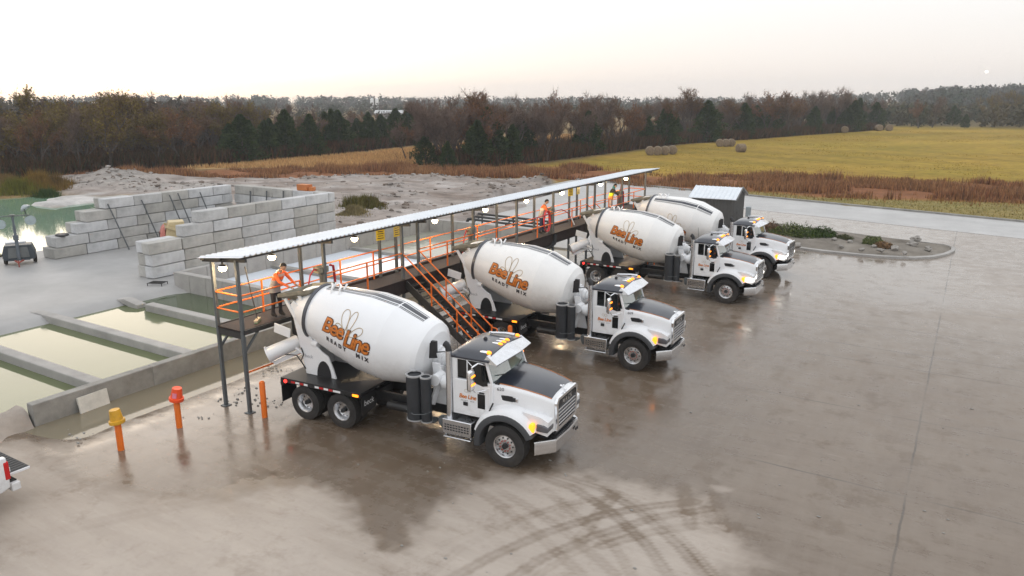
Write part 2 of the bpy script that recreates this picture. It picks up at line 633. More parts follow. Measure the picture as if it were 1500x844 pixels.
# ------------------------------------------------------------------ yard
def ground_mat():
    m = bpy.data.materials.new('muddy_wet_concrete')
    m.use_nodes = True
    N, L = m.node_tree.nodes, m.node_tree.links
    b = N['Principled BSDF']
    tc = N.new('ShaderNodeTexCoord')

    def noise(scale, detail=8, rough=0.65, stretch=None, rz=0):
        n = N.new('ShaderNodeTexNoise')
        n.inputs['Scale'].default_value = scale
        n.inputs['Detail'].default_value = detail
        n.inputs['Roughness'].default_value = rough
        if stretch:
            mp = N.new('ShaderNodeMapping')
            mp.inputs['Scale'].default_value = stretch
            mp.inputs['Rotation'].default_value = (0, 0, rz)
            L.new(tc.outputs['Object'], mp.inputs[0])
            L.new(mp.outputs[0], n.inputs['Vector'])
        else:
            L.new(tc.outputs['Object'], n.inputs['Vector'])
        return n.outputs[0]

    def rng_(x, a, b_, c=0.0, d=1.0):
        r = N.new('ShaderNodeMapRange')
        r.inputs[1].default_value, r.inputs[2].default_value = a, b_
        r.inputs[3].default_value, r.inputs[4].default_value = c, d
        L.new(x, r.inputs[0])
        return r.outputs[0]

    def math_(op, a, c):
        k = N.new('ShaderNodeMath')
        k.operation = op
        for i, q in enumerate((a, c)):
            if isinstance(q, (int, float)):
                k.inputs[i].default_value = q
            else:
                L.new(q, k.inputs[i])
        return k.outputs[0]

    def mix(f, a, c, bt='MIX'):
        k = N.new('ShaderNodeMix')
        k.data_type = 'RGBA'
        k.blend_type = bt
        for s, q in ((0, f), (6, a), (7, c)):
            if isinstance(q, tuple):
                k.inputs[s].default_value = (*q, 1)
            elif isinstance(q, (int, float)):
                k.inputs[s].default_value = q
            else:
                L.new(q, k.inputs[s])
        return k.outputs[2]

    def attr(nm):
        a = N.new('ShaderNodeAttribute')
        a.attribute_name = nm
        return a.outputs['Fac']
    mud, wet = attr('mud'), attr('wet')
    n_big = noise(0.22, 6)
    n_mid = noise(1.4, 10, 0.7)
    n_fine = noise(9.0, 10, 0.75)
    n_str = noise(0.9, 8, 0.7, (0.25, 2.2, 1), R(-12))
    n_str2 = noise(1.6, 8, 0.7, (2.0, 0.3, 1), R(8))
    mudf = math_('ADD', mud, rng_(n_mid, 0.3, 0.7, -0.16, 0.16))
    mudf = math_('ADD', mudf, rng_(n_str, 0.35, 0.65, -0.12, 0.12))
    mudf = math_('ADD', mudf, rng_(n_fine, 0.3, 0.7, -0.06, 0.06))
    stain = rng_(noise(0.75, 12, 0.72), 0.54, 0.68, 0.0, 0.42)
    speck = rng_(noise(16.0, 6, 0.7), 0.66, 0.74, 0.0, 0.35)
    smud = rng_(noise(2.6, 10, 0.75, (0.6, 1.6, 1), R(-20)), 0.55, 0.72, 0.0, 0.22)
    pale = rng_(noise(1.9, 10, 0.75, (0.5, 1.8, 1), R(15)), 0.57, 0.75, 0.0, -0.3)
    for q_ in (stain, speck, smud, pale):
        mudf = math_('ADD', mudf, q_)
    mc = N.new('ShaderNodeClamp')
    L.new(mudf, mc.inputs[0])
    mudf = mc.outputs[0]
    conc = mix(rng_(n_mid, 0.3, 0.7), (0.34, 0.288, 0.242), (0.47, 0.41, 0.35))
    conc = mix(rng_(n_fine, 0.3, 0.7), conc, mix(0.5, conc, (0.50, 0.44, 0.385)))
    mudc = mix(rng_(n_big, 0.35, 0.65), (0.142, 0.096, 0.060), (0.190, 0.140, 0.096))
    mudc = mix(rng_(n_str2, 0.35, 0.7), mudc, mix(0.4, mudc, (0.255, 0.21, 0.162)))
    c = mix(mudf, conc, mudc)
    c = mix(math_('MULTIPLY', wet, 0.42), c, (0.034, 0.026, 0.019))
    # mud-filled saw joints, broken up by silt
    sp = N.new('ShaderNodeSeparateXYZ')
    L.new(tc.outputs['Object'], sp.inputs[0])
    wob = rng_(noise(1.1, 6), 0.3, 0.7, -0.018, 0.018)

    def line(co, pos, w):
        d = math_('ABSOLUTE', math_('ADD', math_('SUBTRACT', co, pos), wob), 0)
        return rng_(d, w, w * 0.35)
    j = line(sp.outputs[0], -0.35, 0.038)
    for py in (18.6, 23.6, 28.4, 30.2, 33.4, 37.6):
        j = math_('MAXIMUM', j, line(sp.outputs[1], py, 0.04))
    for pxx in (6.2, 12.7):
        j = math_('MAXIMUM', j, line(sp.outputs[0], pxx, 0.04))
    vis = math_('MULTIPLY', rng_(n_big, 0.36, 0.55), rng_(sp.outputs[0], -7.5, -3.0))
    j = math_('MULTIPLY', math_('MULTIPLY', j, vis), 0.62)
    c = mix(j, c, (0.05, 0.043, 0.036))
    L.new(c, b.inputs['Base Color'])
    wv = math_('ADD', wet, rng_(n_mid, 0.3, 0.7, -0.22, 0.22))
    wv = math_('ADD', wv, rng_(n_str, 0.3, 0.7, -0.15, 0.15))
    L.new(rng_(wv, 0.05, 0.95, 0.72, 0.07), b.inputs['Roughness'])
    L.new(rng_(wet, 0, 1, 0.35, 0.5), b.inputs['Specular IOR Level'])
    bp = N.new('ShaderNodeBump')
    L.new(rng_(wv, 0.2, 0.95, 0.32, 0.012), bp.inputs['Strength'])
    bp.inputs['Distance'].default_value = 0.03
    L.new(math_('ADD', n_mid, math_('MULTIPLY', n_fine, 0.5)), bp.inputs['Height'])
    L.new(bp.outputs[0], b.inputs['Normal'])
    return m


GROUND = ground_mat()
px_poly = lambda L: [PX(x, y)[:2] for x, y in L]
DRY = px_poly([(-200, 640), (60, 655), (130, 700), (230, 720), (330, 712), (455, 712), (505, 735), (530, 775), (560, 800),
               (600, 795), (618, 752), (690, 712), (765, 688), (850, 692), (960, 716), (1035, 735), (1085, 800), (1075, 860), (1000, 1000),
               (700, 1600), (-400, 1600)])
TRACKS = [  # pixel polylines, width, strength
    ([(770, 690), (840, 715), (895, 750), (945, 795), (985, 850), (1010, 900)], 0.30, 0.85),
    ([(800, 690), (880, 715), (940, 752), (1000, 805), (1045, 860)], 0.28, 0.8),
    ([(640, 860), (720, 815), (800, 780), (880, 755), (950, 742), (1020, 735)], 0.30, 0.75),
    ([(700, 880), (790, 820), (870, 785), (960, 758), (1040, 745)], 0.28, 0.7),
    ([(620, 850), (680, 800), (760, 762), (830, 738), (900, 728)], 0.22, 0.42),
    ([(690, 712), (740, 745), (790, 785), (850, 840), (880, 880)], 0.28, 0.45),
    ([(712, 708), (770, 740), (830, 780), (900, 840)], 0.26, 0.5),
    ([(800, 718), (850, 760), (900, 800), (930, 850)], 0.26, 0.5),
    ([(1000, 705), (1005, 735), (1012, 770)], 0.35, 0.75),
    ([(1042, 706), (1050, 736), (1062, 775)], 0.30, 0.7),
    ([(900, 725), (870, 760), (850, 790)], 0.35, 0.45),
    ([(655, 735), (700, 770), (760, 820), (800, 870)], 0.2, 0.25),
    ([(860, 700), (930, 735), (1000, 790), (1060, 860)], 0.24, 0.55),
    ([(640, 800), (720, 770), (800, 745)], 0.18, 0.22),
    ([(880, 800), (950, 780), (1020, 770), (1080, 770)], 0.3, 0.55),
    ([(760, 860), (840, 810), (930, 775)], 0.2, 0.4),
    ([(0, 800), (120, 770), (260, 740), (360, 722)], 0.5, 0.14),
    ([(0, 730), (150, 725), (300, 735), (450, 770), (560, 830)], 0.6, 0.12),
    ([(540, 720), (560, 760), (578, 795)], 0.75, 0.55),
]


def yard_z(X, Y):
    z = -0.085 * np.clip(-19.5 - X, 0, 3) * sstep(8.9, 10.4, Y)
    z = z + 0.012 * fbm(X * 0.6, Y * 0.6, 5) * sstep(-19, -20, X)
    d = (X + 14) * 0.232 + (Y - 65) * 0.973
    return z - 1.0 * sstep(1.5, 3.0, d)


def yard_attr(X, Y, Z):
    wx = X + 0.45 * fbm(X * 0.8, Y * 0.8, 1) + 0.12 * fbm(X * 4, Y * 4, 2)
    wy = Y + 0.45 * fbm(X * 0.8 + 9, Y * 0.8, 3) + 0.12 * fbm(X * 4, Y * 4 + 5, 4)
    dry = sstep(0.55, -0.55, poly_sd(wx, wy, DRY) + 0.35 * fbm(X * 2.5, Y * 2.5, 44) + 0.2 * fbm(X * 7, Y * 7, 45))
    mud = np.full(X.shape, 0.62)
    big = fbm(X * 0.12, Y * 0.12, 21)
    # around and in front of the trucks: dark wet mud; beyond: thinner silt
    core = sstep(-2.5, -7.5, X + 0.9 * big) * sstep(47, 40, Y)
    right = sstep(-6, 0, X + 1.2 * big)
    far = sstep(26, 44, Y)
    mud = 0.80 + 0.16 * core * (1 - 0.45 * far) - 0.02 * right - 0.48 * far + 0.12 * big
    wet = 0.50 + 0.28 * core + 0.08 * far + 0.2 * big
    pud = sstep(-16.5, -18.5, X + 0.5 * big) * sstep(9.6, 11.2, Y + 0.5 * big)
    wet = np.maximum(wet, 0.86 * pud * (1 - 0.55 * sstep(-18.9, -19.6, X)))
    mud = np.where(pud > 0, mud * (1 - pud) + pud * (0.62 + 0.2 * big), mud)
    p2 = sstep(30, 40, Y + 3 * big) * sstep(9, -3, X + 4 * big)
    wet = np.maximum(wet, (0.80 + 0.12 * fbm(X * 0.35, Y * 0.35, 24)) * p2)
    d_dry = 0.05 + 0.12 * fbm(X * 0.5, Y * 0.5, 8) + 0.10 * sstep(-12, -17, X)
    mud = mud * (1 - dry) + d_dry * dry
    wet = wet * (1 - dry) + 0.10 * dry
    # thin smear between
    smear = sstep(1.6, 0.0, np.abs(poly_sd(wx, wy, DRY))) * 0.12
    mud = mud + smear * dry
    for L_, w, s in TRACKS:
        q = px_poly(L_)
        best = np.full(X.shape, 1e9)
        along = np.zeros(X.shape)
        acc = 0
        for a, b in zip(q[:-1], q[1:]):
            dd, t = seg_dist(X, Y, a, b)
            ln = math.dist(a, b)
            along = np.where(dd < best, acc + t * ln, along)
            best = np.minimum(best, dd)
            acc += ln
        k = sstep(w * 0.62, w * 0.42, best)
        tread = 0.86 + 0.14 * np.sin(along * 2 * math.pi / 0.19 + best * 14)
        gap = 1 - 0.55 * np.exp(-(best / 0.035) ** 2)
        patch = np.clip(0.7 + 0.75 * fbm(X * 1.1, Y * 1.1, 31), 0.1, 1.15)
        add = k * s * 1.0 * tread * gap * patch
        mud = np.maximum(mud, mud * (1 - k) + np.clip(mud + add, 0, 0.95) * k)
        wet = np.maximum(wet, wet * (1 - k) + k * 0.25 * s)
    # white splash spots of dried cement
    for (sx, sy, r) in ((1052, 720, 0.42), (1040, 768, 0.35), (875, 598, 0.4), (700, 560, 0.3), (1015, 752, 0.14), (655, 632, 0.5)):
        c = PX(sx, sy)
        k = sstep(r, r * 0.4, np.hypot(wx - c[0], (wy - c[1]) * 1.6)) * 0.7
        mud = mud * (1 - k) + 0.12 * k
        wet = wet * (1 - 0.6 * k)
    ch = sstep(-19.6, -20.6, X) * sstep(9.4, 10.6, Y)
    mud = mud * (1 - ch) + 0.6 * ch
    return {'mud': np.clip(mud, 0, 1), 'wet': np.clip(wet, 0, 1)}


yx = axis((-22.3, -16, 0.16), (-16, -1, 0.075), (-1, 6, 0.3), (6, 20, 1.0), (20, 70, 5.0))
yy = axis((-60, 0, 6.0), (0, 6, 0.5), (6, 17.5, 0.075), (17.5, 48, 0.3), (48, 84, 1.0))
struct(grid_obj('yard', yx, yy, yard_z, GROUND, yard_attr))

# pale pavement behind the walkway's far end, and the road
PALE = mat('pale_swept_concrete', (0.40, 0.395, 0.385), 0.5, var=0.16, scale=0.35, bump=0.08, bscale=10, detail=9)
PADM = mat('bluish_slab_concrete', (0.345, 0.34, 0.332), 0.62, var=0.14, scale=0.5, bump=0.12, bscale=8, detail=9)
m = MB()
m.prism([(-34, 41.6), (-22.3, 41.6), (-19.6, 41.6), (-19.6, 66), (-36, 72)], -0.3, 0.008, 'xy')
struct(m.build('pavement', PALE, smooth=0))
rd = lambda x, d: (x, 65 + (d - (x + 14) * 0.232) / 0.973)
m = MB()
m.prism([rd(-40, 0), rd(70, 0), rd(70, 8.2), rd(-40, 8.2)], -0.3, 0.014, 'xy')
road = struct(m.build('road', PALE, smooth=0))
m = MB()
m.prism([rd(-40, 8.2), rd(70, 8.2), rd(70, 8.5), rd(-40, 8.5)], -0.3, 0.15, 'xy')
m.build('kerb', CONC_D, road, smooth=0)

# rear pad, apron and terrain
def pad_z(X, Y):
    z = 0.5 - 0.42 * np.clip(X + 32.2, 0, 2.2) * sstep(21.45, 21.35, Y)
    return z + 0.015 * fbm(X * 0.3, Y * 0.3, 4)


struct(grid_obj('rear_pad', axis((-46.5, -32.2, 1.43), (-32.2, -30.2, 0.25)), axis((9.4, 21.4, 1.0)), pad_z, PADM))
struct(grid_obj('rear_pad', axis((-46.5, -32.1, 1.44)), axis((21.4, 35.2, 2.0)), lambda X, Y: 0.5 + 0.015 * fbm(X * 0.3, Y * 0.3, 4), PADM))


def apron_z(X, Y):
    z = 0.46 * sstep(-21.4, -22.7, X) + 0.05 * fbm(X * 0.7, Y * 0.7, 6) * sstep(-21.6, -22.4, X) - 0.012
    z = z - 0.55 * sstep(8.3, 9.7, Y + 0.3 * fbm(X * 0.9, Y * 0.9, 47)) * sstep(-22.75, -22.2, X)
    return z - 0.75 * sstep(6.6, 8.6, Y + 0.5 * fbm(X * 0.8, Y * 0.8, 12)) * sstep(-32.4, -31, X) * sstep(-23.0, -23.9, X + 0.3 * fbm(X * 0.6, Y * 0.9, 13))


struct(grid_obj('apron', axis((-60, -34, 2.0), (-34, -21.4, 0.2)), axis((-40, 4, 2.0), (4, 9.8, 0.2)), apron_z, mat('silty_apron_concrete', (0.33, 0.285, 0.245), 0.8, var=0.3, scale=0.8, bump=0.3, bscale=8, detail=10)))

GRAVEL = [(-46, 33), (-58, 41), (-70, 42), (-77, 40), (-90, 42), (-96, 48), (-94, 54), (-78, 57.5), (-68, 63.5), (-56, 71), (-41, 74.6), (-33, 73), (-30, 60), (-19, 60), (-19, 41), (-30, 33)]
POND = [(-46.6, 2), (-46.4, 14), (-46.0, 20), (-46.8, 24), (-46.6, 30), (-47.5, 36), (-56, 39), (-66, 40.5), (-73, 41), (-78, 39.5), (-80, 33), (-83, 22), (-86, 8), (-80, -4), (-55, -4)]
BANK = px_poly([(30, 300), (60, 291), (150, 284), (155, 292), (120, 299), (75, 303)])
BRUSH = [(-100, 48), (-85, 53.5), (-66, 63.0), (-54.5, 72), (-41.9, 76), (-33, 75), (-27.1, 74.5), (-18.8, 78.5), (-11.9, 77), (4.4, 82), (40, 95), (60, 104),
         (60, 124), (30, 112), (5.2, 101.4), (-15.5, 95.7), (-23.3, 94.7), (-32.8, 88), (-48, 95), (-56, 88), (-66, 84), (-76, 76), (-90, 62), (-104, 56)]
GOLDF = [(-93, 64), (-80, 74), (-70, 83), (-64, 88), (-66, 130), (-70, 180), (-95, 180), (-94, 120), (-92, 90)]
WOODM = [(-62, 83), (-57, 87), (-55.5, 100), (-54.5, 122), (-53, 155), (-46, 182), (-36, 225), (-25, 267), (-40, 330), (-110, 320), (-75, 200), (-68, 120)]
WOODL = [(-99, 40), (-96, 52), (-95, 60), (-92.5, 68), (-92.5, 80), (-93, 95), (-99, 124), (-112, 150), (-170, 150), (-170, 0), (-110, 0)]
PILES = [(-84, 50, 6.5, 1.0), (-79, 47, 5, 0.7), (-89, 53, 5, 0.7), (-73, 47, 4.5, 0.45), (-69, 50, 5, 0.7), (-62, 66.3, 3, 1.1), (-58, 68.5, 3, 1.2), (-54, 70.8, 3, 1.2), (-66, 63.8, 3, 0.7),
         (-50, 72.2, 3, 1.0), (-46, 73.3, 3, 1.1), (-42, 73.8, 3.5, 1.2), (-38, 72.6, 3, 1.1), (-43.5, 66.5, 3.2, 1.3), (-40, 63.5, 2.5, 0.8), (-46, 56.5, 2.2, 0.9), (-47, 53, 2, 0.6), (-52, 61, 2, 0.7),
         (-49, 47.5, 3.5, 0.5), (-36, 52, 3.0, 0.6), (-33, 50, 3.0, 0.5), (-29, 47, 2.2, 0.5), (-41, 50, 2.5, 0.5)]


def terr_z(X, Y):
    d = (X + 14) * 0.232 + (Y - 65) * 0.973
    z = 0.05 * fbm(X * 0.15, Y * 0.15, 3)
    gr = sstep(1.5, -1.5, poly_sd(X, Y, GRAVEL))
    z = z + gr * (0.22 + 0.28 * fbm(X * 0.22, Y * 0.22, 14) + 0.14 * fbm(X * 0.9, Y * 0.9, 15))
    for (a, b, r, h) in PILES:
        q = np.clip(1 - np.hypot(X - a, Y - b) / r, 0, 1)
        z = z + (0.55 * h if h < 1.4 and a > -70 else h) * (q ** 0.9) * (0.8 + 0.7 * fbm(X * 0.55, Y * 0.55, 16)) * (1 + 0.6 * fbm(X * 1.4, Y * 1.4, 18))
    pd = poly_sd(X + 0.8 * fbm(X * 0.3, Y * 0.3, 9), Y + 0.8 * fbm(X * 0.3, Y * 0.3 + 4, 10), POND)
    bk = sstep(1.2, -0.6, poly_sd(X + 1.2 * fbm(X * 0.4, Y * 0.4, 19), Y, BANK))
    z = z - 1.6 * sstep(0.8, -1.5, pd) * (1 - bk) + (0.12 - z) * bk
    built = (X > -46.3) & (X < 70) & (Y < 34.9) & (Y > -60)
    built = built | ((X > -32.0) & (X < 70) & (Y < 46) & (Y > -60))
    z = np.where(built, -1.8, z)
    z = np.where((X > -33.2) & (Y > 41.8) & (Y < 62) & (X < 70), -1.2, z)
    z = np.where((X > -40) & (X < 70) & (d > -12) & (d < 7.5) & (Y > 41), -1.2, z)
    # far rise
    D = np.hypot(X, Y)
    az = np.arctan2(Y, X) - R(121.5)      # 0 = view centre, negative to the right
    rise = sstep(450, 1000, D) * (1.0 + 3 * fbm(az * 5, D * 0.001, 40)) + sstep(420, 850, D) * 10 * sstep(-0.33, -0.60, az)
    return z + rise


def terr_attr(X, Y, Z):
    n = fbm(X * 0.06, Y * 0.06, 51)
    n2 = fbm(X * 0.3, Y * 0.3, 52)
    def C(*c):
        return np.array(c)
    col = np.zeros(X.shape + (3,))
    f = (0.5 + 0.5 * np.clip(n + 0.5 * n2, -1, 1))[..., None]
    col[:] = C(0.255, 0.20, 0.03) * (1 - f) + C(0.40, 0.25, 0.05) * f         # stubble field
    stripe = (0.5 + 0.5 * np.sin((X * 0.30 + Y * 0.95) * 0.55 + 2 * n))[..., None]
    col = col * (0.86 + 0.2 * stripe) * (0.9 + 0.25 * np.clip(fbm(X * 0.02, Y * 0.035, 55), -1, 1))[..., None]

    def put(poly, ca, cb, soft=2.0, wob=1.5):
        nonlocal col
        k = sstep(soft, -soft, poly_sd(X + wob * n2, Y + wob * fbm(X * 0.3 + 7, Y * 0.3, 53), poly))[..., None]
        g = (0.5 + 0.5 * np.clip(n2, -1, 1))[..., None]
        col = col * (1 - k) + (C(*ca) * (1 - g) + C(*cb) * g) * k
    D = np.hypot(X, Y)
    k = sstep(280, 330, D)[..., None]
    col = col * (1 - k) + C(0.15, 0.115, 0.06) * k
    left = sstep(-50, -58, X)[..., None]
    col = col * (1 - left) + C(0.22, 0.15, 0.07) * left
    put(GOLDF, (0.54, 0.37, 0.17), (0.40, 0.22, 0.09))
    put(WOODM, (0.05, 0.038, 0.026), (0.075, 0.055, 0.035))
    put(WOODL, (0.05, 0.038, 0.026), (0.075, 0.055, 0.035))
    put(BRUSH, (0.18, 0.08, 0.04), (0.27, 0.12, 0.055))
    verge = [rd(-46, 8.0), rd(80, 8.0), (70, 104), (40, 95), (4.4, 82), (-11.9, 77), (-18.8, 78.5), (-27.1, 74.5), (-33, 75)]
    put(verge, (0.26, 0.19, 0.075), (0.22, 0.195, 0.07), 0.6, 0.4)
    put(GRAVEL, (0.36, 0.32, 0.295), (0.25, 0.21, 0.18), 1.0)
    gk = sstep(0.5, -0.5, poly_sd(X, Y, GRAVEL))
    st_ = fbm(X * 0.16 + Y * 0.1, (Y - X * 0.45) * 0.55, 57)
    dk_ = (gk * sstep(0.12, 0.45, st_) * 0.62)[..., None]
    col = col * (1 - dk_) + C(0.15, 0.11, 0.085) * dk_
    lt_ = (gk * sstep(0.10, 0.5, fbm(X * 0.35, Y * 0.5, 58)) * 0.5)[..., None]
    col = col * (1 - lt_) + C(0.50, 0.47, 0.45) * lt_
    put(BANK, (0.52, 0.5, 0.48), (0.46, 0.44, 0.42), 0.8)
    lefts = sstep(-84, -92, X) * sstep(44, 40, Y)
    for (a, b, r, h) in PILES[5:]:
        q = sstep(r, 0.2, np.hypot(X - a, Y - b))[..., None] * 0.35
        col = col * (1 - q) + C(0.22, 0.195, 0.175) * q
    for (a, b, r, h) in PILES[:5]:
        q = sstep(r, 0.2, np.hypot(X - a, Y - b))[..., None] * 0.75
        col = col * (1 - q) + C(0.33, 0.31, 0.285) * q
    return {'col': col.reshape(-1, 3)}


tx = axis((-1500, -1000, 100), (-1000, -400, 60), (-400, -120, 14), (-120, -98, 3), (-98, -26, 0.85), (-26, 60, 2.2), (60, 300, 20), (300, 1000, 70), (1000, 1300, 100))
ty = axis((-1000, -200, 200), (-200, 0, 25), (0, 38, 2.5), (38, 104, 0.85), (104, 160, 2.5), (160, 420, 9), (420, 1200, 40), (1200, 1700, 100))
struct(grid_obj('terrain', tx, ty, terr_z, TERR, terr_attr))
m = MB()
m.add([(x, y, -0.12) for x, y in [(-46.2, -8), (-46.2, 44), (-95, 46), (-100, -8)]], [(0, 1, 2, 3)])
struct(m.build('pond', PONDW, smooth=0))

# ------------------------------------------------------------------ water and concrete tanks
def sheet(name, x0, x1, y0, y1, z, mt):
    m_ = MB()
    m_.add([(x0, y0, z), (x1, y0, z), (x1, y1, z), (x0, y1, z)], [(0, 1, 2, 3)])
    return struct(m_.build(name, mt, smooth=0))


sheet('channel_water', -22.55, -19.0, 8.6, 45.5, -0.085, CHANW)
sheet('pool_water', -31.75, -22.6, 7.0, 12.1, 0.25, POOLW)
sheet('pool_water', -31.75, -22.6, 12.1, 15.3, 0.25, POOLW)
sheet('pool_water', -31.75, -22.6, 15.3, 18.5, 0.25, POOLW)
sheet('pool_water', -31.75, -22.6, 18.5, 21.4, 0.25, POOLG)
sheet('settling_water', -31.9, -22.6, 21.5, 27.0, 0.30, BLUEW)
sheet('settling_water', -31.9, -22.6, 27.0, 33.0, 0.30, BLUEW)
sheet('rippled_water', -31.9, -22.6, 33.0, 40.9, 0.30, RIPW)


def panel_wall(name, label, a, b, z0, z1, th, mt, step=1.2, cap=True):
    """poured wall between points a and b, cast in panels with recessed joints"""
    a, b = Vector((*a, 0)), Vector((*b, 0))
    L_ = (b - a).length
    d = (b - a).normalized()
    root = thing(name, label, 'wall', (a.x, a.y, z0), math.atan2(d.y, d.x))
    mm = MB()
    mm.box((L_ / 2, 0, (z1 - z0) / 2 - 0.01), (L_ - 0.04, th - 0.05, z1 - z0 - 0.02))
    mm.build('core', CONC_D, root, smooth=0)
    n = max(1, round(L_ / step))
    w = L_ / n
    pm = MB().box((0, 0, (z1 - z0) / 2), (w - 0.018, th, z1 - z0)).mesh('panel', mt, 0)
    for i in range(n):
        o = place(pm, 'panel', root, (w * (i + 0.5), 0, random.uniform(-0.006, 0.0)))
        bv = o.modifiers.new('bevel', 'BEVEL')
        bv.width, bv.segments = 0.02, 1
    return root


panel_wall('tank_front_wall', 'low grey concrete wall along the silty channel holding back the pale green pools', (-22.55, 9.85), (-22.55, 21.25), -0.5, 0.6, 0.32, CONC_D, 3.8)
panel_wall('tank_front_wall', 'concrete tank wall standing behind the walkway legs beside the channel', (-22.55, 21.65), (-22.55, 41.2), -0.5, 1.12, 0.32, CONC, 1.3)
panel_wall('tank_end_wall', 'concrete tank wall between the green pool and the pale blue tank', (-32.2, 21.45), (-22.72, 21.45), -0.2, 1.15, 0.36, CONC, 1.2)
panel_wall('tank_back_wall', 'long concrete back wall of the pale blue tanks below the block bay', (-32.0, 21.65), (-32.0, 41.2), -0.2, 1.17, 0.34, CONC, 1.2)
panel_wall('tank_end_wall', 'concrete end wall of the rippled tank beside the pale pavement', (-31.8, 41.0), (-22.4, 41.0), -0.2, 1.15, 0.34, CONC, 1.2)
for yv, lab in ((12.0, 'grey concrete divider between the two pale pools nearest the bucket-topped bollards'), (15.3, 'long grey concrete divider running up to the sloped pool edge'), (18.5, 'short grey concrete divider between pale pool and dark green pool')):
    m = MB()
    x1 = -31.9 if yv == 15.3 else (-30.0 if yv == 18.5 else -31.4)
    m.box(((x1 - 22.75) / 2, yv, 0.2), (abs(x1 + 22.75), 0.42, 0.72))
    if yv == 15.3:
        m.prism([(-33.2, 0.52), (-31.9, 0.1), (-31.9, 0.55), (-32.6, 0.56)], 15.1, 15.5, 'xz')
    o = m.build('tank_divider', CONC, None, 0, bevel=0.04)
    tag(o, lab, 'wall', None)
m = MB()
m.prism([(-32.3, 0.45), (-30.6, 0.1), (-30.6, 0.42), (-31.6, 0.56)], 18.3, 18.75, 'xz')
tag(m.build('broken_divider_end', CONC, None, 0, bevel=0.03), 'broken stub of concrete divider on the sloped pool edge', 'wall stub')
for yv, lab in ((27.0, 'low concrete sill between the two pale blue water bays'), (33.0, 'low concrete sill between pale blue water and rippled dark water')):
    m = MB()
    m.box((-27.2, yv, 0.18), (9.0, 0.4, 0.60))
    tag(m.build('tank_sill', CONC_D, None, 0, bevel=0.03), lab, 'wall')
# board leaning on the front wall
m = MB()
m.box((0, 0, 0.42), (0.05, 0.95, 0.62))
m.box((-0.03, 0, 0.62), (0.03, 0.95, 0.22))
o = m.build('white_board', mat('weathered_board', (0.62, 0.6, 0.55), 0.7, var=0.15), None, 0, loc=(-22.2, 11.55, -0.32))
o.rotation_euler = (0, R(-9), R(3))
tag(o, 'weathered white board leaning on the low channel wall', 'board')

# ------------------------------------------------------------------ concrete block bay
BL, BH, BW = 1.88, 0.61, 0.61
block_meshes = []
for mt in BLOCKS:
    for k in range(2):
        bm = bmesh.new()
        bmesh.ops.create_cube(bm, size=1)
        bmesh.ops.scale(bm, vec=(BL - 0.04, BW, BH - 0.03), verts=bm.verts)
        bmesh.ops.bevel(bm, geom=bm.edges[:], offset=0.035, segments=1, affect='EDGES')
        for v in bm.verts:
            v.co += Vector((random.uniform(-1, 1), random.uniform(-1, 1), random.uniform(-1, 1))) * 0.012
        me = bpy.data.meshes.new('concrete_block')
        bm.to_mesh(me)
        bm.free()
        me.materials.append(mt)
        block_meshes.append(me)


def block(root, x, y, z, along_y, ln=1.0):
    o = place(random.choice(block_meshes), 'concrete_block', root, (x + random.uniform(-0.02, 0.02), y, z + BH / 2),
              (math.pi / 2 if along_y else 0) + R(random.uniform(-0.7, 0.7)), (ln, 1, 1))
    return o


def block_wall(name, label, fixed, starts, end, along_y, wide=(), z0=0.5):
    """starts: start coordinate per course"""
    root = thing(name, label, 'wall', (0, 0, 0))
    for k, s in enumerate(starts):
        p = s
        z = z0 + k * BH
        first = True
        while p < end - 0.3:
            ln = BL
            if first and k % 2 and abs(s - starts[0]) < 0.01:
                ln = BL / 2
            first = False
            if p + ln > end:
                ln = max(0.5, end - p)
            c = p + ln / 2
            block(root, fixed if along_y else c, c if along_y else fixed, z, along_y, ln / BL)
            p += ln
        for q in wide:
            if q[0] == k:
                block(root, q[1], q[2], z, along_y, q[3])
    return root


left_st = [21.4, 21.6, 22.8, 23.4, 24.6]
block_wall('block_wall', 'stepped left wall of stacked pale concrete blocks with grey rods leaning on it', -43.45, left_st, 33.6, True,
           wide=[(0, -44.1, 22.0, 0.6), (1, -44.05, 22.4, 0.8), (2, -44.06, 23.7, 0.9), (3, -44.05, 24.4, 1.0), (4, -44.06, 25.6, 1.0)])
block_wall('block_wall', 'stepped right wall of stacked pale concrete blocks above the blue tank', -34.4, [21.4, 21.45, 21.35, 23.3, 24.3], 34.2, True,
           wide=[(0, -35.02, 21.9, 0.5), (1, -35.02, 21.85, 0.4), (0, -35.03, 23.2, 0.8), (1, -35.03, 23.3, 1), (2, -35.03, 22.4, 1)])
block_wall('block_wall', 'back wall of the concrete block bay with an orange crate on top', 33.9, [-42.9, -43.0, -42.9, -43.0, -42.9], -34.75, False)
PLY = mat('orange_plywood', (0.50, 0.17, 0.05), 0.7)
t = thing('plywood_crate', 'orange plywood crate on top of the concrete block wall', 'crate', (-36.4, 33.9, 0.5 + 5 * BH))
MB().box((0, 0, 0.19), (0.9, 0.5, 0.38)).build('crate_body', PLY, t, 0, bevel=0.01)
MB().box((0.62, 0.05, 0.12), (0.32, 0.4, 0.24), Matrix.Rotation(R(25), 3, 'Z')).build('loose_panel', PLY, t, 0)
for i, (y0, lean, h) in enumerate(((25.6, 0.75, 2.75), (27.7, 0.72, 2.75), (29.6, 0.70, 2.85), (30.2, 0.70, 2.9), (31.8, 0.68, 2.8))):
    m = MB()
    m.cyl((0, 0, 0), (-lean, -0.5, h), 0.04, n=8)
    o = m.build('steel_rod', STEEL, None, loc=(-42.35, y0 - 0.3, 0.51))
    tag(o, 'grey steel rod leaning against the left block wall', 'rod', 'rods leaning on the block wall')
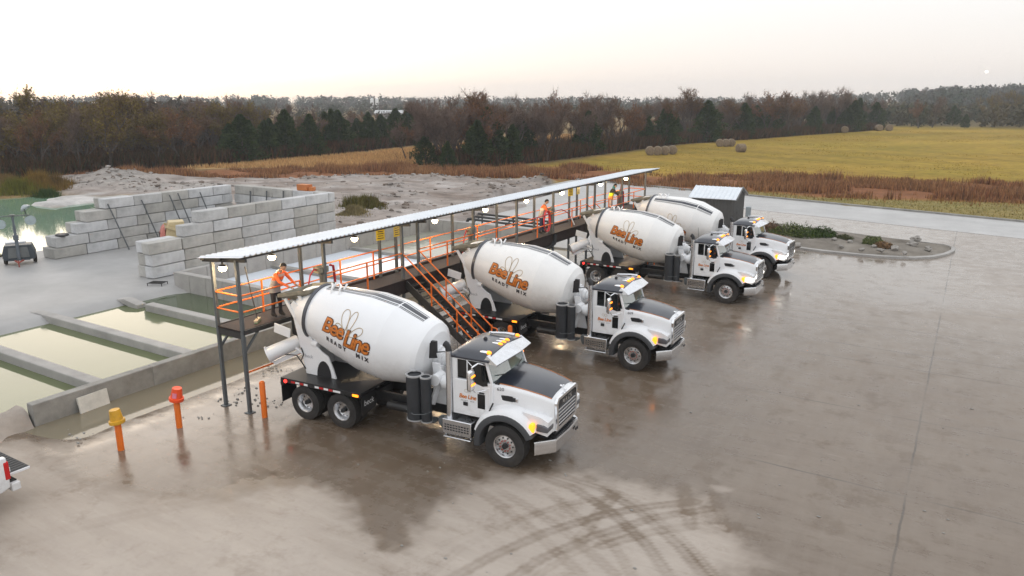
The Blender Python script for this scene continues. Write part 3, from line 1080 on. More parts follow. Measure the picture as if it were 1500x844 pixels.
for i, xx in enumerate((-41.2, -39.6, -38.0)):
    o = MB().cyl((0, 0, 0), (0.05, 0.25, 2.75 + 0.1 * i), 0.045, n=8).build('steel_rod', STEEL, None, loc=(xx, 33.25, 0.51))
    tag(o, 'grey steel rod standing against the back block wall', 'rod', 'rods standing at the back wall')
# skid steer inside the bay, mostly hidden
PINK = mat('faded_red_paint', (0.62, 0.22, 0.18), 0.5)
CREAM = mat('cream_paint', (0.58, 0.47, 0.27), 0.5)
t = thing('skid_steer', 'faded red and cream skid steer parked inside the block bay', 'loader', (-39.9, 27.2, 0.5), R(60))
t.scale = (0.88, 0.88, 0.88)
m = MB()
m.prism([(-1.0, 0.45), (0.9, 0.45), (0.9, 1.15), (0.2, 1.3), (0.2, 1.95), (-0.75, 1.95), (-1.0, 1.2)], -0.55, 0.55, 'xz')
m.build('body', CREAM, t, bevel=0.04)
m = MB()
m.prism([(-1.35, 0.5), (-1.02, 0.5), (-1.02, 1.75), (-1.2, 1.55), (-1.35, 1.1)], -0.5, 0.5, 'xz')
m.build('engine_cover', PINK, t, bevel=0.05)
MB().box((-1.36, 0, 1.0), (0.03, 0.6, 0.5)).build('radiator_grille', BLACK, t, 0)
m = MB()
for s in (-1, 1):
    m.bar((-1.0, s * 0.66, 1.7), (1.25, s * 0.66, 0.75), 0.12, 0.16)
m.bar((1.25, -0.72, 0.7), (1.25, 0.72, 0.7), 0.1, 0.1)
m.build('lift_arms', CREAM, t)
m = MB()
m.prism([(1.2, 0.05), (1.9, 0.05), (1.95, 0.1), (1.3, 0.12), (1.35, 0.7), (1.2, 0.7)], -0.85, 0.85, 'xz')
m.build('bucket', STEEL_D, t)
for sx in (-0.65, 0.6):
    for s in (-1, 1):
        m = MB()
        m.lathe([(-0.13, 0.28), (-0.13, 0.38), (-0.08, 0.42), (0.08, 0.42), (0.13, 0.38), (0.13, 0.28)], (sx, s * 0.72, 0.42), (0, 1, 0), 20)
        w_ = m.build('wheel', RUBBER, t)
        MB().lathe([(-0.08, 0.0), (-0.08, 0.29), (0.08, 0.29), (0.08, 0.0)], (sx, s * 0.72, 0.42), (0, 1, 0), 16).build('rim', CREAM, w_)
# black tarp on the stepped end, steel grate by the tank corner
m = MB()
for i in range(7):
    a = i * 0.9
    m.sphere((0.3 * math.cos(a) * (i / 5), 0.22 * math.sin(a) * (i / 5), 0.06), (0.28, 0.2, 0.08), 8, 5)
tag(m.build('black_tarp', BLACK, None, loc=(-43.5, 22.25, 0.5 + 2 * BH - 0.01)), 'crumpled black tarp on a step of the left block wall', 'tarp')
m = MB()
for i in range(7):
    m.bar((-0.6, -0.36 + i * 0.12, 0.3), (0.6, -0.36 + i * 0.12, 0.3), 0.03, 0.04)
for sx in (-0.58, 0.58):
    m.bar((sx, -0.4, 0.3), (sx, 0.4, 0.3), 0.05, 0.05)
    for sy in (-0.36, 0.36):
        m.bar((sx, sy, 0), (sx, sy, 0.3), 0.04, 0.04)
o = m.build('steel_grate', STEEL_D, None, 0, loc=(-32.9, 20.85, 0.5))
o.scale = (0.62, 0.7, 0.42)
o.rotation_euler = (0, 0, R(25))
tag(o, 'dark steel grate stand beside the end of the block wall', 'grate')

# ------------------------------------------------------------------ loading walkway
XF, XB, DK = -17.7, -18.8, 2.6         # front post line, back post line, deck height
PAIRS = [13.7, 17.1, 21.05, 22.0, 25.75, 29.3, 32.85, 36.75, 37.7, 41.5, 45.2]
Y0, Y1 = PAIRS[0], PAIRS[-1]
wk = thing('loading_walkway', 'long raised steel walkway with orange handrails, stairs and corrugated canopy', 'walkway', (XF, Y0, 0))
wk_off = (-XF, -Y0, 0)


def wpart(m_, name, mt, smooth=35, bevel=0, par=None):
    o = m_.build(name, mt, par or wk, smooth, bevel)
    if par is None:
        o.location = wk_off
    return o


for y in PAIRS:
    for x, top in ((XF, 4.72), (XB, 4.56)):
        m = MB()
        zb = -0.05 if x == XF else -0.12
        m.box((x, y, (top + zb) / 2), (0.1, 0.1, top - zb))
        m.box((x, y, 0.012), (0.24, 0.24, 0.03))
        wpart(m, 'post', STEEL, 0, 0.008)
    m = MB()
    m.bar((XB - 0.42, y, 4.575), (XF + 0.42, y, 4.755), 0.07, 0.11)
    wpart(m, 'roof_beam', STEEL_D, 0)
    m = MB()
    m.bar((XB, y, DK - 0.16), (XF, y, DK - 0.16), 0.08, 0.2)
    wpart(m, 'cross_beam', STEEL_D, 0)
m = MB()
for xx in (-19.1, -18.25, -17.35):
    zz = 4.715 + (xx + 18.25) * 0.11
    m.bar((xx, 13.55, zz), (xx, 46.4, zz), 0.05, 0.05)
wpart(m, 'purlin', STEEL_D, 0)
# canopy sheets with trapezoid ribs
ribs = [(0, 0), (0.10, 0), (0.125, 0.035), (0.175, 0.035), (0.20, 0)]
sheet_w = 1.0
y = 13.5
while y < 46.2:
    prof = []
    for r_ in range(int(sheet_w / 0.2)):
        prof += [(y + r_ * 0.2 + a, b) for a, b in ribs[:-1]]
    prof.append((y + sheet_w - 0.004, 0))
    m = MB()
    secs = []
    for xx in (-19.22, -17.25):
        zz = 4.77 + (xx + 18.25) * 0.11
        secs.append([(xx, a, zz + b) for a, b in prof])
    bot = [[(p[0], p[1], p[2] - 0.012) for p in s] for s in secs]
    m.loft([s + t_[::-1] + s[:1] for s, t_ in zip(secs, bot)], caps=False)
    n_ = len(prof)
    for si in (0, 1):
        b0 = si * (2 * n_ + 1)
        m.f += [(b0 + k, b0 + k + 1, b0 + 2 * n_ - 2 - k, b0 + 2 * n_ - 1 - k) for k in range(n_ - 1)]
        m.mi += [0] * (n_ - 1)
    wpart(m, 'roof_sheet', ROOFM, 0)
    y += sheet_w
# deck and side beams
m = MB()
m.box(((XF + XB) / 2, (Y0 + Y1) / 2, DK - 0.02), (1.06, Y1 - Y0 + 0.1, 0.04))
wpart(m, 'deck', RUST, 0)
for x in (XF, XB):
    s = 1 if x == XF else -1
    m = MB()
    m.box((x + s * 0.07, Y0 + 1.7, DK - 0.06), (0.035, 3.4, 0.14))
    wpart(m, 'edge_beam', STEEL_D, 0)
    m = MB()
    ya, yb = PAIRS[1], Y1
    m.box((x + s * 0.07, (ya + yb) / 2, DK - 0.19), (0.022, yb - ya, 0.5))
    for z in (DK + 0.06, DK - 0.44):
        m.box((x + s * 0.12, (ya + yb) / 2, z), (0.11, yb - ya, 0.022))
    wpart(m, 'edge_beam', RUST, 0)
m = MB()
for x in (XF, XB):
    m.bar((x, Y0, 1.9), (x, Y0 + 0.55, DK - 0.14), 0.06, 0.06)
    m.bar((x, 21.05, 1.9), (x, 20.4, DK - 0.45), 0.06, 0.06)
wpart(m, 'knee_brace', STEEL, 0)
m = MB()
m.bar((XF + 0.0, Y0, 1.28), (XF + 0.0, 17.1, 1.28), 0.04, 0.05)
wpart(m, 'low_tie_bar', ORANGE, 0)
# handrails
def rail_run(x, ya, yb, top=True):
    for z, nm in ((DK + 1.05, 'top_rail'), (DK + 0.55, 'mid_rail')):
        m_ = MB()
        m_.cyl((x, ya, z), (x, yb, z), 0.026, n=8)
        wpart(m_, nm, ORANGE)
    n = max(1, round((yb - ya) / 1.75))
    for i in range(n + 1):
        yq = ya + (yb - ya) * i / n
        if any(abs(yq - p) < 0.3 for p in PAIRS):
            continue
        m_ = MB()
        m_.box((x, yq, DK + 0.42), (0.045, 0.045, 1.26))
        wpart(m_, 'baluster', ORANGE, 0)


xr = XF + 0.02
rail_run(XB - 0.02, Y0, Y1)
for a, b in ((Y0, 16.0), (17.15, 21.05), (22.0, 36.75), (37.7, Y1)):
    rail_run(xr, a, b)
for yq in (Y0, Y1):
    for z, nm in ((DK + 1.05, 'top_rail'), (DK + 0.55, 'mid_rail')):
        m = MB()
        m.cyl((XB - 0.02, yq, z), (xr, yq, z), 0.026, n=8)
        wpart(m, nm, ORANGE)
# stairs down towards the yard, two flights


def stairs(ya, yb):
    xt, xb = XF + 0.1, -14.25
    for yq in (ya + 0.02, yb - 0.02):
        m_ = MB()
        m_.bar((xt, yq, DK - 0.12), (xb, yq, 0.1), 0.05, 0.28)
        wpart(m_, 'stringer', STEEL_D, 0)
        for off, nm in ((1.0, 'stair_rail'), (0.52, 'stair_mid_rail')):
            m_ = MB()
            pts = [(xt - 0.08, yq, DK + 0.02 + off), (xb - 0.05, yq, 0.06 + off)]
            if nm == 'stair_rail':
                pts += [(xb + 0.12, yq, 0.05 + off), (xb + 0.2, yq, 0.55 + 0.2), (xb + 0.2, yq, 0.5)]
            m_.tube(pts, 0.026, 8)
            wpart(m_, nm, ORANGE)
        for f in (0.36, 0.7, 0.97):
            xx, zz = xt + (xb - xt) * f, DK - 0.1 + (0.1 - DK) * f
            m_ = MB()
            m_.box((xx, yq, zz + 0.5), (0.04, 0.04, 1.16))
            wpart(m_, 'stair_post', ORANGE, 0)
    n = 12
    for i in range(n):
        f = (i + 0.5) / n
        m_ = MB()
        m_.box((xt + (xb - xt) * f, (ya + yb) / 2, DK - 0.1 - (DK - 0.05) * f), (0.26, yb - ya - 0.1, 0.035))
        wpart(m_, 'tread', STEEL_D, 0)


stairs(21.05, 22.0)
stairs(36.75, 37.7)
# canopy lamps (lit in the photograph)
LAMPS = [13.64, 15.46, 19.15, 23.81, 27.51, 31.11, 34.81, 39.63, 43.33]
for i, y in enumerate(LAMPS):
    t = thing('canopy_lamp', 'lit warm white floodlight hanging under the corrugated canopy', 'lamp', (-18.25, y, 4.63), 0, 'floodlights under the canopy')
    m = MB()
    m.cyl((0, 0, 0.03), (0, 0, -0.1), 0.03, n=8)
    m.lathe([(0, 0.05), (-0.02, 0.09), (-0.05, 0.115), (-0.05, 0.11), (-0.03, 0.08)], (0, 0, -0.08), (0, 0, 1), 16, capA=True)
    m.build('housing', STEEL_D, t)
    m = MB()
    m.sphere((0, 0, -0.19), (0.115, 0.115, 0.10), 20, 14)
    m.build('bulb', BULB, t)
    ld = bpy.data.lights.new('canopy_lamp_light', 'POINT')
    ld.energy = 70
    ld.color = (1.0, 0.72, 0.42)
    ld.shadow_soft_size = 0.12
    lo = bpy.data.objects.new('lamp_light', ld)
    COL.objects.link(lo)
    lo.parent = t
    lo.location = (0, 0, -0.42)
# yellow signs on the rear posts by each stair
for y, lab in ((21.05, 'yellow sign on the post at the near side of the first stair'), (22.0, 'yellow sign on the post at the far side of the first stair'),
               (36.75, 'yellow sign on the post at the near side of the second stair'), (37.7, 'yellow sign on the post at the far side of the second stair')):
    t = thing('yellow_sign', lab, 'sign', (XB + 0.07, y, 4.02), R(-20 if y in (21.05, 36.75) else 0))
    MB().box((0, 0, 0.23), (0.02, 0.36, 0.42)).build('sign_plate', YELLOW, t, 0)
    m = MB()
    for k in range(4):
        m.box((0.012, 0, 0.10 + k * 0.085), (0.004, 0.26 - 0.05 * (k % 2), 0.03))
    m.build('sign_print', LOGO_K, t, 0)
# wash stations with red hoses
for k, y in enumerate((17.1, 25.75, 32.85, 41.5)):
    lab = ['wash pipe and red hose on the post nearest the open walkway end', 'wash pipe and drooping red hose one bay past the first stair',
           'grey wash pipe with looped red hose beside the worker aiming a nozzle', 'grey wash pipe with upright red hose beside the worker in yellow vest'][k]
    t = thing('wash_station', lab, 'hose station', (XF - 0.22, y, DK), 0)
    m = MB()
    m.cyl((0, 0.12, 0), (0, 0.12, 1.0), 0.11, n=14)
    m.cyl((0, 0.12, 1.0), (0, 0.12, 1.08), 0.15, n=14)
    m.build('standpipe', STEEL, t)
    m = MB()
    m.box((0.06, 0.0, 1.18), (0.3, 0.42, 0.2))
    m.cyl((0.0, -0.1, 1.16), (-0.1, 0.42, 1.3), 0.04, n=8)
    m.build('valve', PAN, t, 35, 0.02)
    m = MB()
    pts = []
    for i in range(40):
        a = i / 39 * 2 * math.pi * 2.2
        pts.append((0.26 + 0.05 * math.sin(a * 0.7), -0.72 + 0.34 * math.cos(a), 0.75 + (0.52 if k == 2 else 0.38) * math.sin(a)))
    if k in (0, 1):
        pts = [(0.05, -0.1, 1.15), (0.1, -0.35, 1.25), (0.18, -0.6, 1.1), (0.22, -0.75, 0.75), (0.2, -0.8, 0.2), (0.15, -0.6, 0.06)]
    if k == 3:
        pts = [(0.0, 0.3, 1.2), (0.05, 0.38, 1.6), (0.05, 0.35, 2.0), (0.0, 0.2, 1.1), (0.2, -0.2, 1.0), (0.28, -0.6, 0.95)]
    m.tube(pts, 0.025, 7)
    if k in (0, 3):
        m.tube([(0.05, 0.42, 1.25), (0.07, 0.55, 1.2), (0.08, 0.58, 0.8), (0.08, 0.6, 0.05)], 0.045, 7)
    if k == 2:
        m.tube([(0.26, -0.5, 1.05), (0.3, -0.9, 1.1), (0.3, -1.4, 1.07), (0.3, -2.2, 1.06)], 0.03, 7)
    m.build('hose', REDHOSE, t)
# black drain pipe under the deck
m = MB()
m.tube([(XF + 0.1, 30.4, 2.05), (XF + 0.1, 32.2, 2.0), (XF + 0.12, 32.75, 2.15), (XF + 0.12, 32.85, 2.6)], [0.1, 0.11, 0.12, 0.12], 10)
wpart(m, 'drain_pipe', BLACK)
# deck broom
t = thing('deck_broom', 'long-handled deck broom leaning on the rear handrail at the open end of the walkway', 'broom', (-18.05, 14.55, DK))
m = MB()
m.cyl((0, 0, 0.08), (-0.52, 0.12, 1.65), 0.018, n=8)
m.build('handle', STEEL_D, t)
MB().box((0, 0, 0.07), (0.1, 0.42, 0.06), Matrix.Rotation(R(35), 3, 'Z')).build('head', mat('broom_wood', (0.5, 0.42, 0.3), 0.8), t, 0)
MB().box((0, 0, 0.02), (0.09, 0.40, 0.04), Matrix.Rotation(R(35), 3, 'Z')).build('bristles', mat('green_bristles', (0.25, 0.38, 0.2), 0.9), t, 0)
# pipework rack by the end of the tank
t = thing('pipe_rack', 'black pipes on a low frame beside the tank end wall', 'pipes', (-27.0, 42.4, 0.0))
m = MB()
for k in range(3):
    m.cyl((-2.4, 0.3 + 0.35 * k, 1.05 + 0.16 * k), (3.6, 0.3 + 0.35 * k, 0.95 + 0.16 * k), 0.08, n=8)
m.build('pipe', STEEL_D, t)
m = MB()
for xx in (-2.2, 0.4, 3.2):
    m.bar((xx, 0.2, 0), (xx, 0.2, 1.0), 0.08, 0.08)
    m.bar((xx, 1.2, 0), (xx, 1.2, 1.3), 0.08, 0.08)
    m.bar((xx, 0.2, 0.92), (xx, 1.2, 1.22), 0.06, 0.06)
m.build('frame', STEEL_D, t)
m = MB()
m.tube([(-2.3, 0.3, 1.1), (-2.7, 0.2, 1.05), (-2.85, 0.0, 0.6), (-2.9, -0.1, 0.02)], 0.12, 8)
m.build('flexible_hose', BLACK, t)

# ------------------------------------------------------------------ bollards
def bollard(loc, label, h=1.15, cap=None, tilt=(0, 0)):
    t_ = thing('bollard', label, 'bollard', loc, 0, None)
    m_ = MB()
    r = 0.085
    m_.lathe([(-0.05, r), (h - 0.06, r), (h - 0.02, r * 0.8), (h, r * 0.35), (h + 0.004, 0.001)], (0, 0, 0), (0, 0, 1), 18)
    m_.build('post', ORANGE, t_)
    if cap:
        b = thing('bucket', cap[1], 'bucket', (loc[0], loc[1], loc[2] + h - 0.36), 0)
        b.rotation_euler = (R(tilt[0]), R(tilt[1]), 0)
        m_ = MB()
        m_.lathe([(0.0, 0.165), (0.0, 0.2), (0.04, 0.205), (0.09, 0.2), (0.10, 0.165), (0.36, 0.135), (0.385, 0.13), (0.385, 0.12), (0.375, 0.001)], (0, 0, 0), (0, 0, 1), 22)
        m_.build('shell', cap[0], b)
        if cap[2]:
            mq = MB()
            for q in range(5):
                a = R(-75 + q * 8)
                c_ = Vector((math.cos(a) * 0.166, math.sin(a) * 0.166, 0.2))
                mq.box(c_, (0.004, 0.03, 0.16), Matrix.Rotation(a, 3, 'Z'))
            mq.build('label', mat('faded_pink_label', (0.8, 0.25, 0.35), 0.6), b, 0)
    return t_


ORBUCK = mat('red_orange_bucket', (0.85, 0.09, 0.02), 0.45)
YEBUCK = mat('yellow_bucket', (0.62, 0.33, 0.02), 0.5, var=0.25)
bollard((*PX(388, 611)[:2], 0), 'orange bollard with bare rounded top beside the walkway end post', 1.15)
bollard((*PX(263, 626)[:2], 0), 'orange bollard under an upturned red-orange bucket', 1.2, (ORBUCK, 'upturned red-orange bucket capping an orange bollard by the channel', True), (-4, 9))
bollard((*PX(177.5, 659)[:2], 0), 'orange bollard under an upturned yellow bucket', 1.15, (YEBUCK, 'upturned yellow bucket capping an orange bollard by the channel', False), (3, -4))
bollard((-13.9, 20.75, 0), 'short orange bollard at the stair foot next to truck 620', 1.0)
bollard((-13.75, 22.3, 0), 'orange bollard at the stair foot next to truck 609', 1.15)

# ------------------------------------------------------------------ mixer truck
def text_faces(body, size=1.0, shear=0.0, offset=0.0, space=1.0, maxedge=0.12):
    cu = bpy.data.curves.new('txt', 'FONT')
    cu.body = body
    cu.size = size
    cu.shear = shear
    cu.offset = offset
    cu.space_character = space
    cu.resolution_u = 3
    cu.align_x = 'CENTER'
    ob = bpy.data.objects.new('txt', cu)
    COL.objects.link(ob)
    dg = bpy.context.evaluated_depsgraph_get()
    me = bpy.data.meshes.new_from_object(ob.evaluated_get(dg))
    bpy.data.objects.remove(ob)
    bm = bmesh.new()
    bm.from_mesh(me)
    bmesh.ops.triangulate(bm, faces=bm.faces[:])
    for _ in range(3):
        es = [e for e in bm.edges if e.calc_length() > maxedge]
        if not es:
            break
        bmesh.ops.subdivide_edges(bm, edges=es, cuts=1, use_grid_fill=False)
        bmesh.ops.triangulate(bm, faces=bm.faces[:])
    vs = [(v.co.x, v.co.y) for v in bm.verts]
    bm.verts.index_update()
    fs = [tuple(v.index for v in f.verts) for f in bm.faces]
    bm.free()
    bpy.data.meshes.remove(me)
    return vs, fs


DR_O = Vector((-7.38, 0, 3.10))
DR_A = (Vector((-2.62, 0, 2.22)) - DR_O)
DR_L = DR_A.length
DR_A.normalize()
DR_UP = Vector((0, 1, 0)).cross(DR_A) * -1
if DR_UP.z < 0:
    DR_UP = -DR_UP
DR_PROF = [(0.0, 0.60), (0.10, 0.66), (0.55, 0.83), (0.62, 0.86), (0.80, 0.88), (1.55, 1.035), (2.55, 1.195), (2.56, 1.196), (3.44, 1.2), (3.45, 1.2), (4.45, 0.955), (4.58, 0.90), (4.72, 0.70), (4.78, 0.40), (4.8, 0.05)]


def drum_r(t):
    for (a, ra), (b, rb) in zip(DR_PROF[:-1], DR_PROF[1:]):
        if t <= b:
            return ra + (rb - ra) * (t - a) / (b - a)
    return DR_PROF[-1][1]


def drum_pt(t, phi, off=0.0):
    r = drum_r(t) + off
    return DR_O + DR_A * t + (DR_UP * math.cos(phi) + Vector((0, -1, 0)) * math.sin(phi)) * r


def drum_decals(phi0):
    """orange lettering, dark lettering, gold wing outline, stripes -> list of (name, MB, material)"""
    out = []
    tc_, pc = 2.42, R(91) + phi0

    def wrap(vs, off):
        return [drum_pt(tc_ + u, pc - v / 1.1, off) for u, v in vs]
    for nm, offs, mt, lift in (('lettering_edge', 0.036, LOGO_E, 0.010), ('lettering', 0.012, LOGO_O, 0.018)):
        m_ = MB()
        for body, u0, v0 in (('Bee', -0.54, 0.02), ('Line', 0.37, -0.10)):
            vs, fs = text_faces(body, 0.62, 0.22, offs, 0.86, 0.1)
            m_.add(wrap([(u + u0, v + v0) for u, v in vs], lift), fs)
        out.append((nm, m_, mt))
    m_ = MB()
    for body, u0 in (('READY', -0.36), ('MIX', 0.62)):
        m_ = MB()
        vs, fs = text_faces(body, 0.17, 0.0, 0.010, 1.75, 0.1)
        m_.add(wrap([(u + u0, v - 0.28 - 0.05 * (u + u0)) for u, v in vs], 0.012), fs)
        out.append(('small_lettering', m_, LOGO_K))
    m_ = MB()

    def loop(cx, cy, a, b, rot, n=30, e=1.0):
        pts = []
        for i in range(n):
            q = 2 * math.pi * i / n
            rr = 0.55 + 0.45 * (0.5 - 0.5 * math.cos(q)) ** e
            x, y = a * math.sin(q) * rr, b * (0.5 - 0.5 * math.cos(q))
            pts.append((cx + x * math.cos(rot) - y * math.sin(rot), cy + x * math.sin(rot) + y * math.cos(rot)))
        return pts
    for (cx, cy, a, b, rot) in ((-0.10, 0.28, 0.17, 0.60, 0.30), (0.02, 0.28, 0.13, 0.58, -0.12), (0.12, 0.20, 0.13, 0.46, -0.95), (-0.15, 0.25, 0.12, 0.34, 1.3)):
        pts = loop(cx, cy, a, b, rot)
        m_.tube(wrap(pts, 0.003), 0.013, 5, closed=True)
    out.append(('wing_outline', m_, GOLD))
    m_ = MB()
    ps = R(5) + phi0
    for dphi, w in ((0.0, 0.11), (0.135, 0.02), (-0.135, 0.02), (0.18, 0.012)):
        ts = [0.85 + 0.15 * i for i in range(int((4.44 - 0.85) / 0.15) + 1)]
        secs = []
        for t_ in ts:
            row = [drum_pt(t_, ps + dphi + w * k, 0.006) for k in (-0.7, -0.35, 0, 0.35, 0.7)]
            secs.append(row)
        m_.loft(secs, caps=False)
    out.append(('stripe', m_, NAVY))
    return out


def wheel(t, x, y, r, w, side, front):
    """side -1 = right"""
    o = (x, y, r)
    m_ = MB()
    h = w / 2
    rr = r * 0.545
    prof = [(-h * 0.8, rr), (-h, r * 0.66), (-h, r * 0.86), (-h * 0.86, r * 0.965)]
    for k in range(5):
        a = -h * 0.74 + k * h * 0.37
        prof += [(a - h * 0.12, r), (a + h * 0.12, r)]
        if k < 4:
            prof += [(a + h * 0.15, r * 0.975), (a + h * 0.22, r * 0.975)]
    prof += [(h * 0.86, r * 0.965), (h, r * 0.86), (h, r * 0.66), (h * 0.8, rr)]
    m_.lathe(prof, o, (0, 1, 0), 40)
    w_ = m_.build('wheel', RUBBER, t, 40)
    m_ = MB()
    s = side
    if front:
        m_.lathe([(s * h * 0.55, 0.0), (s * h * 0.62, r * 0.17), (s * h * 0.60, r * 0.34), (s * h * 0.52, r * 0.42), (s * h * 0.50, r * 0.47), (s * h * 0.80, r * 0.51), (s * h * 0.86, r * 0.56), (s * h * 0.7, r * 0.57)], o, (0, 1, 0), 32)
    else:
        m_.lathe([(-s * h * 0.3, 0.0), (-s * h * 0.3, r * 0.36), (-s * h * 0.15, r * 0.42), (s * h * 0.5, r * 0.46), (s * h * 0.9, r * 0.53), (s * h * 0.92, r * 0.565), (s * h * 0.7, r * 0.57)], o, (0, 1, 0), 32)
    m_.build('rim', ALU, w_)
    m_ = MB()
    q0 = s * h * (0.62 if front else -0.28)
    m_.cyl((x, y + q0 - s * 0.02, r), (x, y + q0 + s * (0.07 if front else 0.13), r), r * 0.15, r * 0.12, 16)
    m_.build('hub', BLACK, w_)
    m_ = MB()
    for i in range(10):
        a = 2 * math.pi * i / 10
        c = (x + math.cos(a) * r * 0.385, y + s * h * (0.565 if front else -0.27), r + math.sin(a) * r * 0.385)
        m_.cyl(c, (c[0], c[1] + s * 0.012, c[2]), r * 0.042, n=8)
    struct(m_.build('hand_hole', BLACK, w_), 'stuff')
    if front:
        m_ = MB()
        for i in range(10):
            a = 2 * math.pi * (i + 0.5) / 10
            c = (x + math.cos(a) * r * 0.255, y + s * h * 0.60, r + math.sin(a) * r * 0.255)
            m_.cyl(c, (c[0], c[1] + s * 0.035, c[2]), r * 0.032, n=6)
        struct(m_.build('lug_nut', mat('red_lug_ring', (0.35, 0.06, 0.05), 0.5), w_), 'stuff')
    return w_


def flat_text(body, size, org, ux, uz, mt, name, par, shear=0.0, offset=0.0, space=1.0):
    vs, fs = text_faces(body, size, shear, offset, space, 1.0)
    o_, ux, uz = Vector(org), Vector(ux), Vector(uz)
    m_ = MB()
    m_.add([o_ + ux * a + uz * b for a, b in vs], fs)
    return m_.build(name, mt, par, 0)


def make_truck():
    t = thing('mixer_truck', '', 'mixer truck')
    P = lambda m_, nm, mt, par=None, sm=35, bv=0: m_.build(nm, mt, par or t, sm, bv)
    # chassis
    m = MB()
    for s in (-1, 1):
        m.box((-3.25, s * 0.43, 0.90), (8.3, 0.09, 0.27))
    for x in (-7.2, -5.9, -4.6, -3.2, -1.8, -0.4, 0.7):
        m.box((x, 0, 0.90), (0.12, 0.80, 0.2))
    m.box((-1.0, 0, 0.85), (1.8, 0.6, 0.5))
    m.box((-5.92, 0, 0.60), (1.1, 0.36, 0.22))
    for x in (-5.25, -6.60):
        m.cyl((x, -0.95, 0.52), (x, 0.95, 0.52), 0.1, n=10)
        m.sphere((x, 0, 0.52), (0.24, 0.22, 0.22), 10, 8)
    m.cyl((0, -0.9, 0.5), (0, 0.9, 0.5), 0.08, n=10)
    m.cyl((-4.6, 0, 0.62), (-1.9, 0, 0.8), 0.06, n=8)
    m.box((-3.6, 0.75, 0.72), (0.9, 0.45, 0.42))
    m.cyl((-4.0, -0.62, 0.75), (-3.25, -0.62, 0.75), 0.13, n=12)
    m.box((-3.05, -0.62, 0.95), (0.25, 0.3, 0.12))
    P(m, 'chassis_frame', DECKB)
    # wheels
    for s in (-1, 1):
        wheel(t, 0, s * 1.02, 0.565, 0.40, s, True)
        for x in (-5.25, -6.60):
            wheel(t, x, s * 1.08, 0.52, 0.28, s, False)
            wheel(t, x, s * 0.76, 0.52, 0.28, s, False)
    # rear deck
    m = MB()
    m.box((-5.98, 0, 1.165), (2.95, 2.5, 0.07))
    for s in (-1, 1):
        m.prism([(-7.47, 0.95), (-7.40, 0.95), (-7.25, 1.06), (-4.52, 1.06), (-4.52, 1.13), (-7.47, 1.13)], s * 1.25, s * 1.22, 'xz')
        m.box((-5.98, s * 1.0, 1.09), (2.9, 0.06, 0.08))
    P(m, 'rear_deck', DECKB, bv=0.006)
    for s in (-1, 1):
        m = MB()
        m.prism([(s * 0.62, 0.42), (s * 1.24, 0.42), (s * 1.24, 1.13), (s * 0.62, 1.13)], -7.46, -7.44, 'yz')
        P(m, 'mud_flap', BLACK)
        m = MB()
        m.prism([(s * 0.6, 0.62), (s * 1.25, 0.52), (s * 1.25, 1.13), (s * 0.6, 1.13)], -4.50, -4.475, 'yz')
        fl = P(m, 'front_mud_guard', DECKB)
        if s < 0:
            flat_text('beck', 0.24, (-4.468, -0.93, 0.80), (0, 1, 0), (0, 0, 1), TAPE_W, 'guard_lettering', fl, 0.12)
        # reflective tape and lights
        for k, (xa, xb, r_) in enumerate(((-7.05, -6.90, 1), (-6.88, -6.73, 0), (-6.71, -6.58, 1), (-6.56, -6.42, 0), (-6.15, -6.00, 0), (-5.98, -5.84, 1), (-5.82, -5.66, 0), (-5.64, -5.5, 1), (-5.48, -5.22, 0))):
            m = MB()
            m.box(((xa + xb) / 2, s * 1.253, 1.12), (xb - xa, 0.006, 0.06))
            P(m, 'reflective_tape', TAPE_R if r_ else TAPE_W, sm=0)
        m = MB()
        m.box((-4.68, s * 1.262, 1.12), (0.2, 0.03, 0.07))
        P(m, 'side_marker', AMBER, bv=0.008)
        m = MB()
        m.cyl((-7.26, s * 1.24, 1.11), (-7.26, s * 1.275, 1.11), 0.055, n=12)
        m.cyl((-7.46, s * 1.05, 1.05), (-7.50, s * 1.05, 1.05), 0.055, n=12)
        P(m, 'tail_light', REDL)
    m = MB()
    m.box((-7.62, 0, 0.78), (0.3, 1.5, 0.1))
    m.box((-7.75, -0.7, 0.8), (0.3, 0.25, 0.05))
    P(m, 'rear_step', DECKB)
    # drum
    m = MB()
    m.lathe(DR_PROF, DR_O, DR_A, 84, capB=True)
    m.lathe([(0.0, 0.60), (0.25, 0.58), (0.9, 0.7)], DR_O, DR_A, 36, mi=1)
    drum = m.build('drum', [DRUMW, PAN], t, 6)
    m = MB()
    m.lathe([(0.60, 0.82), (0.60, 0.905), (0.70, 0.905), (0.70, 0.85)], DR_O, DR_A, 60)
    m.build('rolling_ring', mat('ring_steel', (0.10, 0.105, 0.12), 0.35, metal=0.6), drum)
    m = MB()
    for t0 in (0.85, 1.15):
        pts = [drum_pt(t0 + 0.3 * f, R(-2 + 26 * g), o_) for f, g, o_ in ((0, 0, 0.0), (0.05, 0.1, 0.10), (0.4, 0.3, 0.13), (0.7, 0.5, 0.10), (1.0, 0.8, 0.11), (1.1, 1.0, 0.0))]
        m.tube(pts, 0.03, 7)
    for f in (0.2, 0.6):
        m.cyl(drum_pt(0.85 + f, R(10), 0.02), drum_pt(0.85 + f, R(2), 0.14), 0.03, n=7)
    m.build('drum_lug', DRUMW, drum)
    # rear pedestal
    m = MB()
    for s in (-1, 1):
        pl = [(-6.98, 1.2), (-5.85, 1.2)]
        pl += [(-5.95, 1.5), (-6.1, 1.85), (-6.35, 1.98), (-6.62, 2.2), (-6.92, 2.75), (-7.05, 3.25), (-7.3, 3.42), (-7.42, 3.3), (-7.28, 2.6), (-7.12, 1.9)]
        m.prism(pl, s * 0.60, s * 0.66, 'xz')
    m.box((-6.97, 0, 1.62), (0.08, 1.2, 0.84))
    m.box((-7.08, 0, 2.1), (0.1, 1.2, 0.2))
